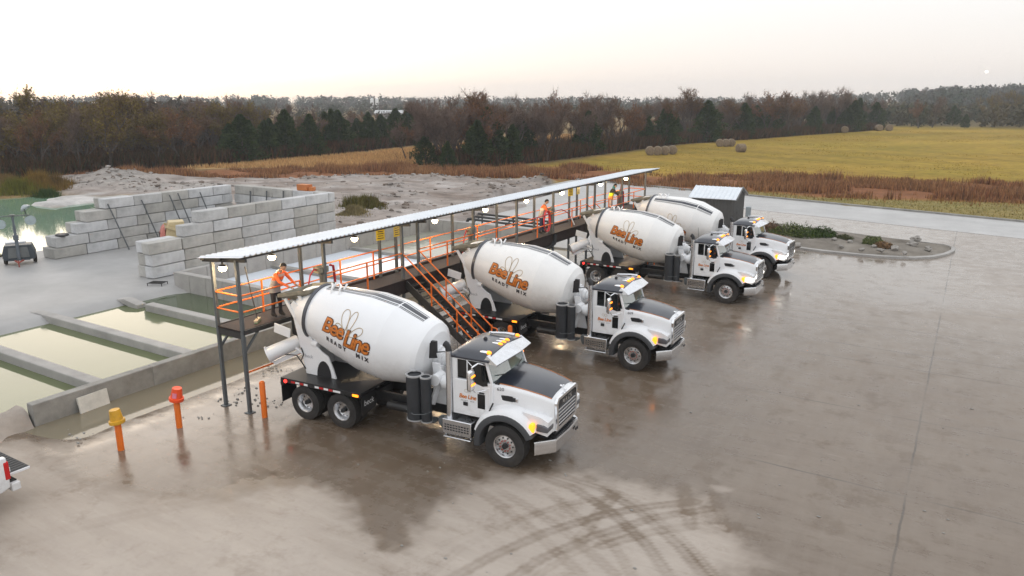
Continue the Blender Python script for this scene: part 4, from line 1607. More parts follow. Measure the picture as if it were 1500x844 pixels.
    for s in (-1, 1):
        m.cyl((-6.72, s * 0.55, 2.18), (-6.52, s * 0.55, 2.14), 0.13, n=14)
    ped = P(m, 'rear_pedestal', WHITE, bv=0.012)
    for s in (-1, 1):
        m = MB()
        pl = [(-6.28 + 0.27 * math.cos(a), 1.2 + 0.5 * math.sin(a)) for a in [i * math.pi / 12 for i in range(13)]]
        m.prism(pl, s * 0.668, s * 0.664, 'xz')
        m.build('arch_opening', BLACK, ped)
    flat_text('beck', 0.16, (-6.83, -0.668, 1.72), (1, 0, 0), (0, 0, 1), mat('grey_lettering', (0.35, 0.37, 0.4), 0.5), 'pedestal_lettering', ped, 0.1)
    m = MB()
    rot = Matrix.Rotation(R(10), 3, 'Y')
    m.box((-7.62, -0.86, 2.52), (0.62, 0.03, 0.30), rot)
    P(m, 'guard_plate', WHITE, bv=0.01)
    # hopper
    m = MB()
    top = [(-7.78, -0.78, 3.60), (-6.72, -0.60, 3.80), (-6.72, 0.60, 3.80), (-7.78, 0.78, 3.60)]
    top2 = [(p[0], p[1], p[2] - 0.10) for p in top]
    low = [(-7.60, -0.32, 3.34), (-7.25, -0.32, 3.36), (-7.25, 0.32, 3.36), (-7.60, 0.32, 3.34)]
    inn = [(p[0] * 0.97 - 0.2175, p[1] * 0.95, p[2] + 0.001) for p in top]
    vs = top + top2 + low + inn + [(p[0], p[1] * 0.9, p[2] + 0.05) for p in low]
    fs = []
    for i in range(4):
        j = (i + 1) % 4
        fs += [(i, j, 4 + j, 4 + i), (4 + i, 4 + j, 8 + j, 8 + i), (i, j, 12 + j, 12 + i), (12 + i, 12 + j, 16 + j, 16 + i)]
    m.add(vs, fs)
    P(m, 'charge_hopper', PAN, sm=0)
    m = MB()
    for s in (-1, 1):
        m.bar((-7.0, s * 0.58, 3.4), (-7.15, s * 0.58, 3.62), 0.05, 0.1)
        m.bar((-7.25, s * 0.66, 2.9), (-7.6, s * 0.66, 3.46), 0.05, 0.1)
    P(m, 'hopper_brace', WHITE)
    for s in (-1, 1):
        m = MB()
        m.prism([(-7.62, 3.2), (-7.25, 3.3), (-7.2, 2.75), (-7.45, 2.25), (-7.62, 2.3)], s * 0.42, s * 0.45, 'xz')
        P(m, 'discharge_shroud', DECKB)
    # folded chute barrel
    a0, a1 = Vector((-7.45, -0.35, 2.08)), Vector((-8.12, -1.0, 1.72))
    m = MB()
    m.cyl(a0, a1, 0.20, 0.235, 24, caps=False)
    m.cyl(a0, a1, 0.185, 0.22, 24, caps=False)
    d_ = (a1 - a0).normalized()
    m.lathe([(-0.03, 0.22), (-0.03, 0.27), (0.02, 0.27), (0.02, 0.22)], a1, d_, 24)
    m.lathe([(0.0, 0.0), (0.0, 0.2)], a0, d_, 24)
    ch = P(m, 'chute', WHITE)
    MB().lathe([(0.0, 0.0), (0.0, 0.20), (0.05, 0.2)], a0 + d_ * 0.45, d_, 24).build('chute_mouth', BLACK, ch)
    m = MB()
    m.bar(a1 + Vector((0.1, 0.1, -0.28)), a0 + Vector((0.15, 0.0, -0.25)), 0.1, 0.12)
    m.cyl((-7.1, -0.5, 1.7), (-7.6, -0.55, 2.0), 0.05, n=8)
    P(m, 'chute_support', WHITE)
    m = MB()
    m.tube([(-6.98, -0.66, 1.35), (-7.1, -0.7, 1.55), (-7.25, -0.72, 1.75), (-7.7, -0.75, 1.72), (-8.0, -0.9, 1.55)], 0.018, 6)
    m.tube([(-7.1, -0.67, 2.0), (-7.0, -0.7, 1.8), (-7.12, -0.7, 1.6), (-7.0, -0.68, 1.4)], 0.018, 6)
    P(m, 'control_hose', BLACK)
    # front pedestal and gearbox
    fo = DR_O + DR_A * 4.78
    m = MB()
    m.lathe([(0.0, 0.0), (0.0, 0.34), (0.10, 0.34), (0.12, 0.27), (0.22, 0.26), (0.24, 0.21), (0.36, 0.20), (0.38, 0.15), (0.5, 0.13), (0.5, 0.0)], fo, DR_A, 24)
    m.sphere((-2.02, -0.62, 1.78), (0.22, 0.22, 0.21), 16, 10)
    m.cyl((-2.3, -0.45, 1.85), (-2.3, -0.85, 1.85), 0.16, n=14)
    m.cyl((-2.05, -0.62, 1.78), (-2.05, 0.3, 1.9), 0.15, n=14)
    gb = P(m, 'gearbox', WHITE)
    m = MB()
    for s in (-1, 1):
        m.prism([(-2.62, 1.03), (-2.05, 1.03), (-2.2, 1.7), (-2.38, 2.2), (-2.6, 2.2), (-2.55, 1.7)], s * 0.40, s * 0.48, 'xz')
        m.bar((-2.3, s * 0.46, 1.95), (-2.45, s * 0.75, 1.1), 0.1, 0.14)
    m.box((-2.45, 0, 1.95), (0.12, 0.9, 0.24))
    P(m, 'front_pedestal', WHITE, bv=0.01)
    m = MB()
    m.box((-2.42, -0.62, 2.72), (0.16, 0.1, 0.34))
    m.prism([(-2.62, 2.35), (-2.35, 2.4), (-2.4, 2.62), (-2.5, 2.85), (-2.58, 2.8)], -0.60, -0.57, 'xz')
    m.tube([(-2.4, -0.55, 2.55), (-2.1, -0.5, 2.6), (-1.95, -0.55, 2.4), (-2.0, -0.6, 2.1)], 0.02, 6)
    P(m, 'work_light', BLACK, bv=0.01)
    m = MB()
    for (p_, q_) in (((-2.0, -0.3, 1.5), (-1.75, -0.6, 1.2)), ((-2.2, 0.1, 1.6), (-1.8, 0.0, 1.2)), ((-2.0, 0.4, 2.3), (-1.75, 0.5, 1.3))):
        m.tube([p_, ((p_[0] + q_[0]) / 2 + 0.1, (p_[1] + q_[1]) / 2, (p_[2] + q_[2]) / 2 + 0.15), q_], 0.025, 6)
    m.box((-1.95, 0.1, 1.25), (0.5, 1.1, 0.5))
    P(m, 'hydraulic_lines', BLACK)
    # stacked extension chutes at the side
    for (x, y, r) in ((-2.80, -1.05, 0.235), (-2.42, -1.08, 0.15)):
        m = MB()
        m.cyl((x, y, 0.74), (x, y, 2.0), r * 0.96, r, 22)
        o_ = P(m, 'spare_chute', mat('charcoal_steel', (0.03, 0.033, 0.038), 0.45, var=0.3))
        m = MB()
        m.lathe([(1.99, r * 0.8), (1.99, r * 1.06), (2.03, r * 1.06), (2.03, r * 0.8)], (x, y, 0), (0, 0, 1), 22)
        m.build('top_band', mat('grey_band', (0.36, 0.36, 0.36), 0.5), o_)
        m = MB()
        m.lathe([(0.73, r * 0.8), (0.73, r * 1.05), (0.76, r * 1.05), (0.76, r * 0.8)], (x, y, 0), (0, 0, 1), 22)
        m.build('bottom_band', mat('grey_band', (0.36, 0.36, 0.36), 0.5), o_)
    m = MB()
    m.tube([(-3.03, -1.16, 1.0), (-2.7, -1.31, 0.97), (-2.4, -1.25, 1.0), (-2.25, -1.1, 1.05)], 0.012, 5)
    m.bar((-3.1, -0.9, 0.72), (-2.2, -0.9, 0.72), 0.3, 0.04)
    P(m, 'chute_strap', STEEL)
    # cab
    m = MB()
    m.prism([(-1.62, 1.13), (-0.62, 1.13), (-0.46, 1.3), (-0.42, 2.12), (-1.62, 2.12)], -1.02, 1.02, 'xz')
    m.box((-1.60, 0, 2.42), (0.05, 2.04, 0.62))
    for s in (-1, 1):
        m.box((-1.54, s * 0.995, 2.42), (0.14, 0.05, 0.62))
        m.box((-1.17, s * 0.995, 2.42), (0.05, 0.05, 0.62))
        m.bar((-0.46, s * 0.985, 2.10), (-0.66, s * 0.95, 2.72), 0.07, 0.07)
        m.box((-1.1, s * 0.985, 2.69), (1.05, 0.06, 0.07))
    m.box((-0.63, 0, 2.70), (0.06, 1.9, 0.06))
    cab = P(m, 'cab', WHITE, bv=0.018)
    m = MB()
    n1, n2 = 10, 14
    secs = []
    for i in range(n1 + 1):
        x = -1.70 + 1.18 * i / n1
        row = []
        for j in range(n2 + 1):
            y = -1.045 + 2.09 * j / n2
            z = 2.74 + 0.20 * (1 - abs(y / 1.045) ** 3.5) ** 0.6 * max(0, 1 - abs((x + 1.02) / 0.69) ** 4) ** 0.5 + 0.02 * (1 - abs(y))
            row.append((x, y, z))
        row = [(x, -1.045, 2.70)] + row + [(x, 1.045, 2.70)]
        secs.append(row)
    m.loft(secs)
    m.box((-1.11, 0, 2.70), (1.18, 2.08, 0.02))
    P(m, 'cab_roof', NAVY, sm=40)
    # windscreen in two panes, door glass
    for s in (-1, 1):
        m = MB()
        m.add([(-0.45, s * 0.93, 2.12), (-0.36, s * 0.015, 2.12), (-0.58, s * 0.015, 2.70), (-0.65, s * 0.90, 2.70)], [(0, 1, 2, 3)])
        m.add([(-0.47, s * 0.93, 2.12), (-0.38, s * 0.015, 2.12), (-0.60, s * 0.015, 2.70), (-0.67, s * 0.90, 2.70)], [(3, 2, 1, 0)])
        m.build('windscreen_pane', GLASS, cab, 0)
        m = MB()
        m.box((-1.33, s * 0.985, 2.42), (0.28, 0.012, 0.5))
        m.build('quarter_window', DGLASS, cab, 0)
        m = MB()
        m.prism([(-1.14, 2.13), (-0.70, 2.02), (-0.56, 2.06), (-0.68, 2.66), (-1.14, 2.66)], s * 1.012, s * 1.032, 'xz')
        m.build('door_window', DGLASS, cab, 0)
        m = MB()
        m.prism([(-1.52, 1.2), (-0.60, 1.2), (-0.50, 1.36), (-0.50, 2.02), (-0.66, 1.995), (-1.13, 2.11), (-1.52, 2.11)], s * 1.012, s * 1.034, 'xz')
        door = P(m, 'door', WHITE, bv=0.01)
        m = MB()
        m.box((-0.75, s * 1.036, 1.60), (0.22, 0.012, 0.40))
        m.build('peep_window', DGLASS, door, 0, 0.004)
        m = MB()
        m.box((-1.22, s * 1.044, 1.46), (0.13, 0.03, 0.10))
        m.build('handle', BLACK, door, 0, 0.006)
        m = MB()
        m.cyl((-0.80, s * 1.05, 1.84), (-0.66, s * 1.05, 1.84), 0.022, n=8)
        m.cyl((-0.48, s * 1.1, 1.42), (-0.36, s * 1.12, 1.66), 0.022, n=8)
        m.build('latch', BLACK, door)
        if s < 0:
            flat_text('Bee Line', 0.165, (-1.16, -1.042, 1.61), (1, 0, 0), (0, 0, 1), LOGO_O, 'door_lettering', door, 0.2, 0.004, 0.9)
            flat_text('READY  MIX', 0.05, (-1.16, -1.042, 1.53), (1, 0, 0), (0, 0, 1), LOGO_K, 'door_small_lettering', door, 0.0, 0.0, 1.6)
            m = MB()
            for k in range(2):
                m.tube([(-1.20 + k * 0.09 + 0.05 * math.sin(q), -1.041, 1.76 + 0.09 * (1 - math.cos(q)) / 2 + 0.02) for q in [2 * math.pi * i / 12 for i in range(12)]], 0.004, 4, closed=True)
            m.build('door_wing_outline', GOLD, door)
    m = MB()
    m.box((-0.58, 0, 2.13), (0.34, 1.8, 0.05))
    for s in (-1, 1):
        m.box((-1.22, s * 0.5, 2.12), (0.45, 0.5, 0.1))
        m.box((-1.46, s * 0.5, 2.36), (0.12, 0.48, 0.46))
    m.lathe([(0, 0.17), (0.03, 0.19), (0.05, 0.17)], (-0.80, 0.5, 2.2), (0.8, 0, 0.6), 18)
    m.box((-1.565, 0, 2.4), (0.02, 1.9, 0.56))
    m.box((-1.05, 0, 2.128), (1.0, 1.86, 0.012))
    m.box((-1.1, 0, 2.675), (0.9, 1.86, 0.012))
    m.build('seat', CAB_IN, cab)
    m = MB()
    m.box((-0.52, 0.3, 2.18), (0.02, 0.34, 0.2), Matrix.Rotation(R(-35), 3, 'Y'))
    m.build('paper', mat('windscreen_papers', (0.5, 0.68, 0.64), 0.6), cab, 0)
    m = MB()
    for s in (-1, 1):
        m.bar((-0.37, s * 0.18, 2.16), (-0.43, s * 0.72, 2.28), 0.015, 0.02)
    m.box((-0.38, 0, 2.115), (0.16, 1.8, 0.04))
    P(m, 'wiper', BLACK)
    # sun visor
    m = MB()
    for s in (-1, 1):
        a = [(-0.60, s * 1.0, 2.86), (-0.54, s * 0.0, 2.93), (-0.12, s * 0.0, 2.76), (-0.30, s * 1.02, 2.66)]
        b = [(p[0] - 0.01, p[1], p[2] - 0.03) for p in a]
        m.add(a + b, [(0, 1, 2, 3), (4, 7, 6, 5), (0, 4, 5, 1), (1, 5, 6, 2), (2, 6, 7, 3), (3, 7, 4, 0)])
        m.add([(-0.60, s * 1.0, 2.86), (-0.30, s * 1.02, 2.66), (-0.55, s * 1.03, 2.66), (-0.66, s * 1.02, 2.76)], [(0, 1, 2, 3)])
    P(m, 'sun_visor', ALU, sm=20)
    # roof lights and bar
    for y in (-0.82, -0.20, 0.0, 0.20, 0.82):
        z = 2.93 - 0.045 * (abs(y) > 0.5)
        m = MB()
        m.sphere((-0.74, y, z), (0.16, 0.055, 0.045), 12, 6)
        o_ = P(m, 'marker_light', CHROME)
        m = MB()
        m.sphere((-0.63, y, z + 0.005), (0.075, 0.06, 0.05), 12, 6)
        m.build('amber_lens', AMBER, o_)
    m = MB()
    m.tube([(-1.3, 0.45, 2.98), (-0.8, 0.5, 3.02), (-0.55, 0.52, 3.0)], [0.035, 0.035, 0.05], 8)
    m.cyl((-1.25, 0.45, 2.9), (-1.25, 0.45, 3.02), 0.03, n=8)
    m.cyl((-0.62, 0.5, 2.9), (-0.62, 0.5, 3.02), 0.03, n=8)
    P(m, 'air_horn', ALU)
    m = MB()
    m.sphere((-1.15, -0.05, 2.96), (0.06, 0.06, 0.07), 10, 6)
    P(m, 'roof_beacon', BLACK)
    m = MB()
    m.cyl((-1.5, -0.9, 2.8), (-1.55, -0.92, 3.4), 0.006, n=5)
    P(m, 'antenna', BLACK)
    # hood
    def hsec(x, w, zt, zc, zb, fl):
        pts = [(x, -w - fl, zb), (x, -w - fl * 0.4, zb + (zt - zb) * 0.45), (x, -w, zt - 0.10), (x, -w * 0.975, zt - 0.04), (x, -w * 0.90, zt),
               (x, -w * 0.5, zt + (zc - zt) * 0.75), (x, 0, zc)]
        return pts + [(p[0], -p[1], p[2]) for p in pts[-2::-1]]
    HS = [(-0.46, 0.96, 2.12, 2.21, 1.2, 0.02), (0.0, 0.915, 2.09, 2.18, 1.25, 0.03), (0.45, 0.855, 2.03, 2.12, 1.2, 0.05), (0.85, 0.79, 1.95, 2.04, 1.10, 0.06), (1.08, 0.745, 1.88, 1.96, 1.05, 0.05), (1.17, 0.71, 1.82, 1.90, 1.03, 0.02)]
    m = MB()
    m.loft([hsec(*h) for h in HS])
    hood = P(m, 'hood', WHITE, sm=50)
    m = MB()
    m.loft([[(p[0], p[1] * 0.985, p[2] + 0.010) for p in hsec(*h)[4:-4]] for h in HS[:-1]], caps=False)
    m.loft([[(p[0], p[1] * 0.985, p[2] - 0.004) for p in hsec(*h)[4:-4]] for h in HS[:-1]], caps=False)
    m.build('hood_top_panel', NAVY, hood, 50)
    for s in (-1, 1):
        m = MB()
        m.tube([(h[0], s * h[1] * 0.90, h[2] + 0.008) for h in HS[:-1]], 0.013, 5)
        m.build('pinstripe', mat('copper_pinstripe', (0.5, 0.17, 0.04), 0.4), hood)
    for s in (-1, 1):
        m = MB()
        m.box((-0.1, s * 0.925, 1.78), (0.42, 0.03, 0.15))
        m.box((0.12, s * 0.92, 1.77), (0.14, 0.03, 0.11))
        m.build('air_intake', BLACK, hood, 0, 0.03)
        m = MB()
        m.box((0.22, s * 0.913, 1.765), (0.07, 0.045, 0.12))
        m.build('intake_trim', CHROME, hood, 0, 0.015)
    m = MB()
    m.box((1.15, 0, 1.93), (0.1, 0.05, 0.02))
    m.sphere((1.06, 0, 1.985), (0.075, 0.035, 0.045), 10, 6)
    m.sphere((1.12, 0, 2.015), (0.035, 0.03, 0.03), 8, 6)
    m.build('hood_ornament', CHROME, hood)
    # grille
    m = MB()
    m.prism([(-0.60, 1.06), (0.60, 1.06), (0.66, 1.76), (0.57, 1.86), (-0.57, 1.86), (-0.66, 1.76)], 1.16, 1.20, 'yz')
    P(m, 'grille_back', BLACK, sm=0)
    m = MB()
    fr = [(-0.64, 1.02), (0.64, 1.02), (0.705, 1.78), (0.60, 1.895), (-0.60, 1.895), (-0.705, 1.78)]
    fi = [(-0.55, 1.11), (0.55, 1.11), (0.60, 1.74), (0.53, 1.82), (-0.53, 1.82), (-0.60, 1.74)]
    vs = [(1.235, a, b) for a, b in fr] + [(1.235, a, b) for a, b in fi] + [(1.165, a, b) for a, b in fr] + [(1.19, a, b) for a, b in fi]
    fs = []
    for i in range(6):
        j = (i + 1) % 6
        fs += [(i, j, 6 + j, 6 + i), (i, 12 + i, 12 + j, j), (6 + i, 6 + j, 18 + j, 18 + i)]
    m.add(vs, fs)
    gs = P(m, 'grille_surround', CHROME, sm=0)
    for k in range(5):
        m = MB()
        z = 1.16 + k * 0.098
        m.box((1.215, 0, z), (0.035, 1.12, 0.036))
        m.build('grille_bar', CHROME, gs, 0, 0.006)
    m = MB()
    m.box((1.215, 0, 1.705), (0.02, 1.12, 0.13))
    m.build('badge_bar', BLACK, gs, 0)
    flat_text('MACK', 0.18, (1.229, 0, 1.645), (0, 1, 0), (0, 0, 1), ALU, 'badge_lettering', gs, 0, 0.006, 1.45)
    # front fenders
    for s in (-1, 1):
        m = MB()
        secs = []
        for i in range(17):
            a = R(33 + 127 * i / 16)
            ca, sa = math.cos(a), math.sin(a)
            row = [(0.87 * ca, s * 1.235, 0.56 + 0.87 * sa), (0.93 * ca, s * 1.215, 0.56 + 0.93 * sa), (1.0 * ca + 0.03, s * 1.08, 0.58 + 1.0 * sa), (1.02 * ca + 0.05, s * 0.90, 0.62 + 1.02 * sa), (1.03 * ca + 0.05, s * 0.70, 0.66 + 1.04 * sa)]
            secs.append(row)
        m.loft(secs, caps=False)
        m.prism([(0.62, 1.10), (1.14, 1.02), (1.16, 1.40), (0.95, 1.50), (0.45, 1.56)], s * 1.06, s * 0.60, 'xz')
        P(m, 'fender', WHITE, sm=50)
        m = MB()
        secs = []
        for i in range(21):
            a = R(27 + 161 * i / 20)
            ca, sa = math.cos(a), math.sin(a)
            secs.append([(0.70 * ca, s * 0.80, 0.56 + 0.70 * sa), (0.70 * ca, s * 1.23, 0.56 + 0.70 * sa), (0.72 * ca, s * 1.255, 0.56 + 0.72 * sa), (0.86 * ca, s * 1.25, 0.56 + 0.86 * sa), (0.89 * ca, s * 1.22, 0.56 + 0.89 * sa), (0.89 * ca, s * 0.8, 0.56 + 0.87 * sa)])
        m.loft(secs)
        P(m, 'wheel_arch', FENDG, sm=50)
        m = MB()
        m.prism([(0.63, 1.13), (0.82, 1.10), (0.80, 1.33), (0.70, 1.33)], s * 1.19, s * 1.02, 'xz')
        P(m, 'turn_signal', AMBER, bv=0.02)
        m = MB()
        m.prism([(0.84, 1.12), (1.16, 1.12), (1.175, 1.26), (1.04, 1.31), (0.84, 1.31)], s * 1.10, s * 0.72, 'xz')
        P(m, 'headlight', DARKHEAD, bv=0.03)
        # mirror
        m = MB()
        m.tube([(-0.62, s * 1.03, 2.62), (-0.72, s * 1.25, 2.72), (-0.80, s * 1.42, 2.66), (-0.82, s * 1.42, 2.5)], 0.02, 7)
        P(m, 'upper_mirror_arm', CHROME)
        m = MB()
        m.tube([(-0.60, s * 1.05, 1.96), (-0.78, s * 1.3, 1.95), (-0.82, s * 1.42, 2.1)], 0.018, 7)
        arm = P(m, 'mirror_arm', CHROME)
        m = MB()
        m.tube([(-1.2, s * 1.03, 2.68), (-0.9, s * 1.25, 2.63)], 0.012, 6)
        m.build('mirror_brace', CHROME, arm)
        m = MB()
        m.box((-0.83, s * 1.42, 2.31), (0.12, 0.26, 0.56))
        mo = P(m, 'mirror', CHROME, bv=0.05)
        m = MB()
        for z in (2.20, 2.42):
            m = MB()
            m.box((-0.765, s * 1.42, z), (0.02, 0.18, 0.045))
            m.build('mirror_lamp', AMBER, mo, 0)
        m = MB()
        m.box((-0.893, s * 1.42, 2.31), (0.012, 0.2, 0.46))
        m.build('mirror_glass', mat('mirror_glass', (0.6, 0.62, 0.65), 0.03, metal=1), mo, 0)
    # bumper
    m = MB()
    out = [(0.82, -1.16), (1.24, -0.74), (1.28, 0), (1.24, 0.74), (0.82, 1.16)]
    inn = [(0.80, -1.08), (1.17, -0.70), (1.21, 0), (1.17, 0.70), (0.80, 1.08)]
    secs = [[(a[0], a[1], 0.48), (a[0] + 0.015, a[1] * 1.004, 0.52), (a[0] + 0.015, a[1] * 1.004, 0.80), (a[0], a[1], 0.84), (b[0], b[1], 0.84), (b[0], b[1], 0.48), (a[0], a[1], 0.48)] for a, b in zip(out, inn)]
    m.loft(secs)
    bump = P(m, 'bumper', BUMPM, sm=20)
    m = MB()
    m.box((1.0, 0, 0.82), (0.4, 1.5, 0.05))
    m.box((1.1, 0, 0.98), (0.1, 1.1, 0.2))
    m.box((1.31, 0.5, 0.66), (0.02, 0.16, 0.07))
    m.build('bumper_filler', BLACK, bump, 0)
    # step box and exhaust on the right, fuel tank on the left
    m = MB()
    m.box((-1.42, -0.95, 0.78), (0.88, 0.5, 0.42))
    m.box((-1.42, -1.08, 0.48), (0.84, 0.24, 0.04))
    m.bar((-1.8, -1.1, 0.48), (-1.8, -1.1, 0.7), 0.04, 0.04)
    m.bar((-1.04, -1.1, 0.48), (-1.04, -1.1, 0.7), 0.04, 0.04)
    stp = P(m, 'step_box', ALU, bv=0.02)
    m = MB()
    for i in range(9):
        for k in range(3):
            m.box((-1.76 + i * 0.085, -1.202, 0.70 + k * 0.07), (0.055, 0.008, 0.035))
    struct(m.build('vent_slot', BLACK, stp, 0), 'stuff')
    MB().box((-1.15, -0.95, 1.0), (0.16, 0.12, 0.06)).build('box_latch', BLACK, stp, 0)
    m = MB()
    m.cyl((-1.93, -0.98, 0.70), (-1.93, -0.72, 0.70), 0.13, n=14)
    m.box((-1.95, -1.0, 0.85), (0.16, 0.2, 0.2))
    P(m, 'filter_housing', STEEL)
    m = MB()
    m.cyl((-1.46, 1.0, 0.72), (-0.9, 1.0, 0.72), 0.28, n=22)
    m.cyl((-2.3, 1.0, 0.72), (-1.46, 1.0, 0.72), 0.28, n=22)
    P(m, 'fuel_tank', ALU)
    m = MB()
    m.tube([(-1.72, -1.02, 0.92), (-1.72, -1.02, 2.76), (-1.725, -1.02, 2.84)], 0.088, 16)
    m.tube([(-1.72, -1.02, 2.84), (-1.73, -1.02, 2.93), (-1.78, -1.02, 3.0), (-1.84, -1.02, 3.03)], 0.085, 16, mi=1)
    P(m, 'exhaust_stack', [ALU, BLACK])
    return t


TR = make_truck()
HEADS = [c for c in TR.children]


def place_truck(t, x, y, yaw, label, number, phi0, lit, cream=True):
    t.location = (x, y, 0)
    t.rotation_euler = (0, 0, yaw)
    t['label'] = label
    t['group'] = 'mixer trucks backed up to the walkway'
    drum = [c for c in t.children if c.name.startswith('drum')][0]
    hood = [c for c in t.children if c.name.startswith('hood')][0]
    for nm, m_, mt in drum_decals(phi0):
        m_.build(nm, mt, drum, 30)
    if cream:
        drum.material_slots[0].link = 'OBJECT'
        drum.material_slots[0].material = DRUMW2
    if number:
        flat_text(number, 0.13, (-0.23, -0.955, 1.965), (1, 0.16, 0), (0, 0, 1), LOGO_K, 'number_lettering', hood)
    if lit:
        for c in t.children:
            if c.name.startswith('headlight'):
                c.material_slots[0].link = 'OBJECT'
                c.material_slots[0].material = LITHEAD
    return t


T2 = copy_tree(TR)
T3 = copy_tree(TR)
T4 = copy_tree(TR)
place_truck(TR, -9.42, 16.02, R(4.9), 'white mixer truck numbered 620 by the open end of the walkway', '620', 0, False, False)
place_truck(T2, -9.28, 24.3, R(2.0), 'white mixer truck numbered 609 parked just past the first stair', '609', 0, False)
place_truck(T3, -9.02, 34.85, R(0.5), 'white mixer truck with lit headlamps and orange lettering on its drum', '', R(4), True)
place_truck(T4, -8.85, 40.9, R(-1.5), 'white mixer truck beside the grey shed, dark stripes facing out on its drum', '', R(28), True)

# ------------------------------------------------------------------ people
SKIN = mat('skin', (0.45, 0.27, 0.19), 0.6)
HAIR = mat('dark_hair', (0.015, 0.012, 0.010), 0.7)


def person(label, loc, rz, J, cols, kit):
    """J: joints in metres, x forward, y left, z up from the soles; cols: region -> material"""
    root = thing('person', label, 'person', loc, rz)
    chains = [
        ('torso', ['pelvis', 'belly', 'chest', 'neckb', 'neck'], [0.135, 0.135, 0.145, 0.085, 0.058]),
        ('armL', ['chest', 'shL', 'elL', 'wrL', 'haL'], [0.12, 0.075, 0.052, 0.034, 0.03]),
        ('armR', ['chest', 'shR', 'elR', 'wrR', 'haR'], [0.12, 0.075, 0.052, 0.034, 0.03]),
        ('legL', ['pelvis', 'hipL', 'knL', 'anL'], [0.12, 0.105, 0.07, 0.052]),
        ('legR', ['pelvis', 'hipR', 'knR', 'anR'], [0.12, 0.105, 0.07, 0.052]),
    ]
    names, verts, rads, edges = {}, [], [], []
    for _, ch, rs in chains:
        for n, r in zip(ch, rs):
            if n not in names:
                names[n] = len(verts)
                verts.append(J[n])
                rads.append(r)
        edges += [(names[a], names[b]) for a, b in zip(ch[:-1], ch[1:])]
    for s in 'LR':
        for nm, dx, dz, r in (('heel', -0.04, -0.05, 0.045), ('toe', 0.17, -0.055, 0.04)):
            a = J['an' + s]
            names[nm + s] = len(verts)
            f = J.get('foot' + s, (1, 0))
            verts.append((a[0] + dx * f[0], a[1] + dx * f[1], a[2] + dz))
            rads.append(r)
            edges.append((names['an' + s], names[nm + s]))
    me = bpy.data.meshes.new('skel')
    me.from_pydata(verts, edges, [])
    ob = bpy.data.objects.new('skel', me)
    COL.objects.link(ob)
    sk = ob.modifiers.new('skin', 'SKIN')
    sv = me.skin_vertices[0].data
    for i, r in enumerate(rads):
        flat = 0.72 if i in (names['pelvis'], names['belly'], names['chest']) else 1.0
        sv[i].radius = (r, r * flat) if flat < 1 else (r, r)
        sv[i].use_root = (i == names['pelvis'])
    sub = ob.modifiers.new('sub', 'SUBSURF')
    sub.levels = sub.render_levels = 2
    dg = bpy.context.evaluated_depsgraph_get()
    bm_ = bpy.data.meshes.new_from_object(ob.evaluated_get(dg))
    bpy.data.objects.remove(ob)
    mb = MB()
    order = ['skin', 'top', 'hivis', 'trousers', 'boots']
    vs = [v.co.copy() for v in bm_.vertices]
    segs = []
    for rg, ch, _ in chains:
        segs += [(rg, a, b) for a, b in zip(ch[:-1], ch[1:])]
    segs += [('foot', 'an' + s, n + s) for s in 'LR' for n in ('heel', 'toe')]

    def region(c):
        best, bd = None, 1e9
        for rg, a, b in segs:
            A, B = Vector(verts[names[a]]), Vector(verts[names[b]])
            t_ = max(0, min(1, (c - A).dot(B - A) / max(1e-6, (B - A).length_squared)))
            d = (c - A - (B - A) * t_).length
            if d < bd:
                best, bd = (rg, a, b, t_), d
        rg, a, b, t_ = best
        if rg == 'foot':
            return 'boots'
        if rg.startswith('leg'):
            return 'boots' if (b.startswith('an') and t_ > 0.86) else 'trousers'
        if b.startswith('ha') or (b.startswith('wr') and t_ > 0.93):
            return 'skin'
        if b == 'neck':
            return 'skin'
        if rg == 'torso':
            return 'hivis' if (b in ('chest', 'neckb') and 'torso' in kit) and (t_ > kit['torso'] or b == 'neckb') else ('top' if b != 'belly' or t_ > 0.15 else 'top')
        if rg.startswith('arm'):
            return 'hivis' if 'arms' in kit else 'top'
        return 'top'
    for p in bm_.polygons:
        c = sum((vs[i] for i in p.vertices), Vector()) / len(p.vertices)
        mb.add([vs[i] for i in p.vertices], [tuple(range(len(p.vertices)))], order.index(region(c)))
    bpy.data.meshes.remove(bm_)
    # head on the neck
    nk, hd = Vector(J['neck']), Vector(J['head'])
    look = Vector(J['look']).normalized()
    up = (hd - nk).normalized()
    up = (up * 0.8 + Vector((0, 0, 0.5)))
    up = (up - look * up.dot(look)).normalized()
    sd = up.cross(look)
    H3 = Matrix((look, sd, up)).transposed()
    hb = MB()
    hb.sphere((0, 0, 0), (0.098, 0.076, 0.118), 16, 12)
    hb.sphere((0.02, 0, -0.07), (0.07, 0.058, 0.06), 12, 8)
    hb.sphere((0.10, 0, -0.015), (0.022, 0.014, 0.026), 8, 6)
    for s in (-1, 1):
        hb.sphere((-0.005, s * 0.077, -0.01), (0.022, 0.01, 0.032), 8, 6)
    hb.box((0.086, 0, -0.062), (0.012, 0.05, 0.008))
    mb.add([hd + H3 @ Vector(v) for v in hb.v], hb.f, 0)
    # hands: palm and five fingers
    for s in 'LR':
        h0 = Vector(J['ha' + s])
        d = (h0 - Vector(J['wr' + s])).normalized()
        side = d.cross(Vector((0, 0, 1))).normalized() * (1 if s == 'R' else -1)
        dn = Vector((0, 0, -1))
        for k, ln in enumerate((0.075, 0.085, 0.08, 0.062)):
            b0 = h0 + side * (0.03 - 0.02 * k)
            mb.tube([b0, b0 + d * ln * 0.6, b0 + d * ln * 0.9 + dn * 0.03, b0 + d * ln * 0.85 + dn * 0.055], [0.010, 0.010, 0.009, 0.007], 6)
        b0 = h0 - d * 0.04 + side * 0.035
        mb.tube([b0, b0 + d * 0.035 + side * 0.02, b0 + d * 0.06 + side * 0.015 + dn * 0.02], [0.011, 0.010, 0.008], 6)
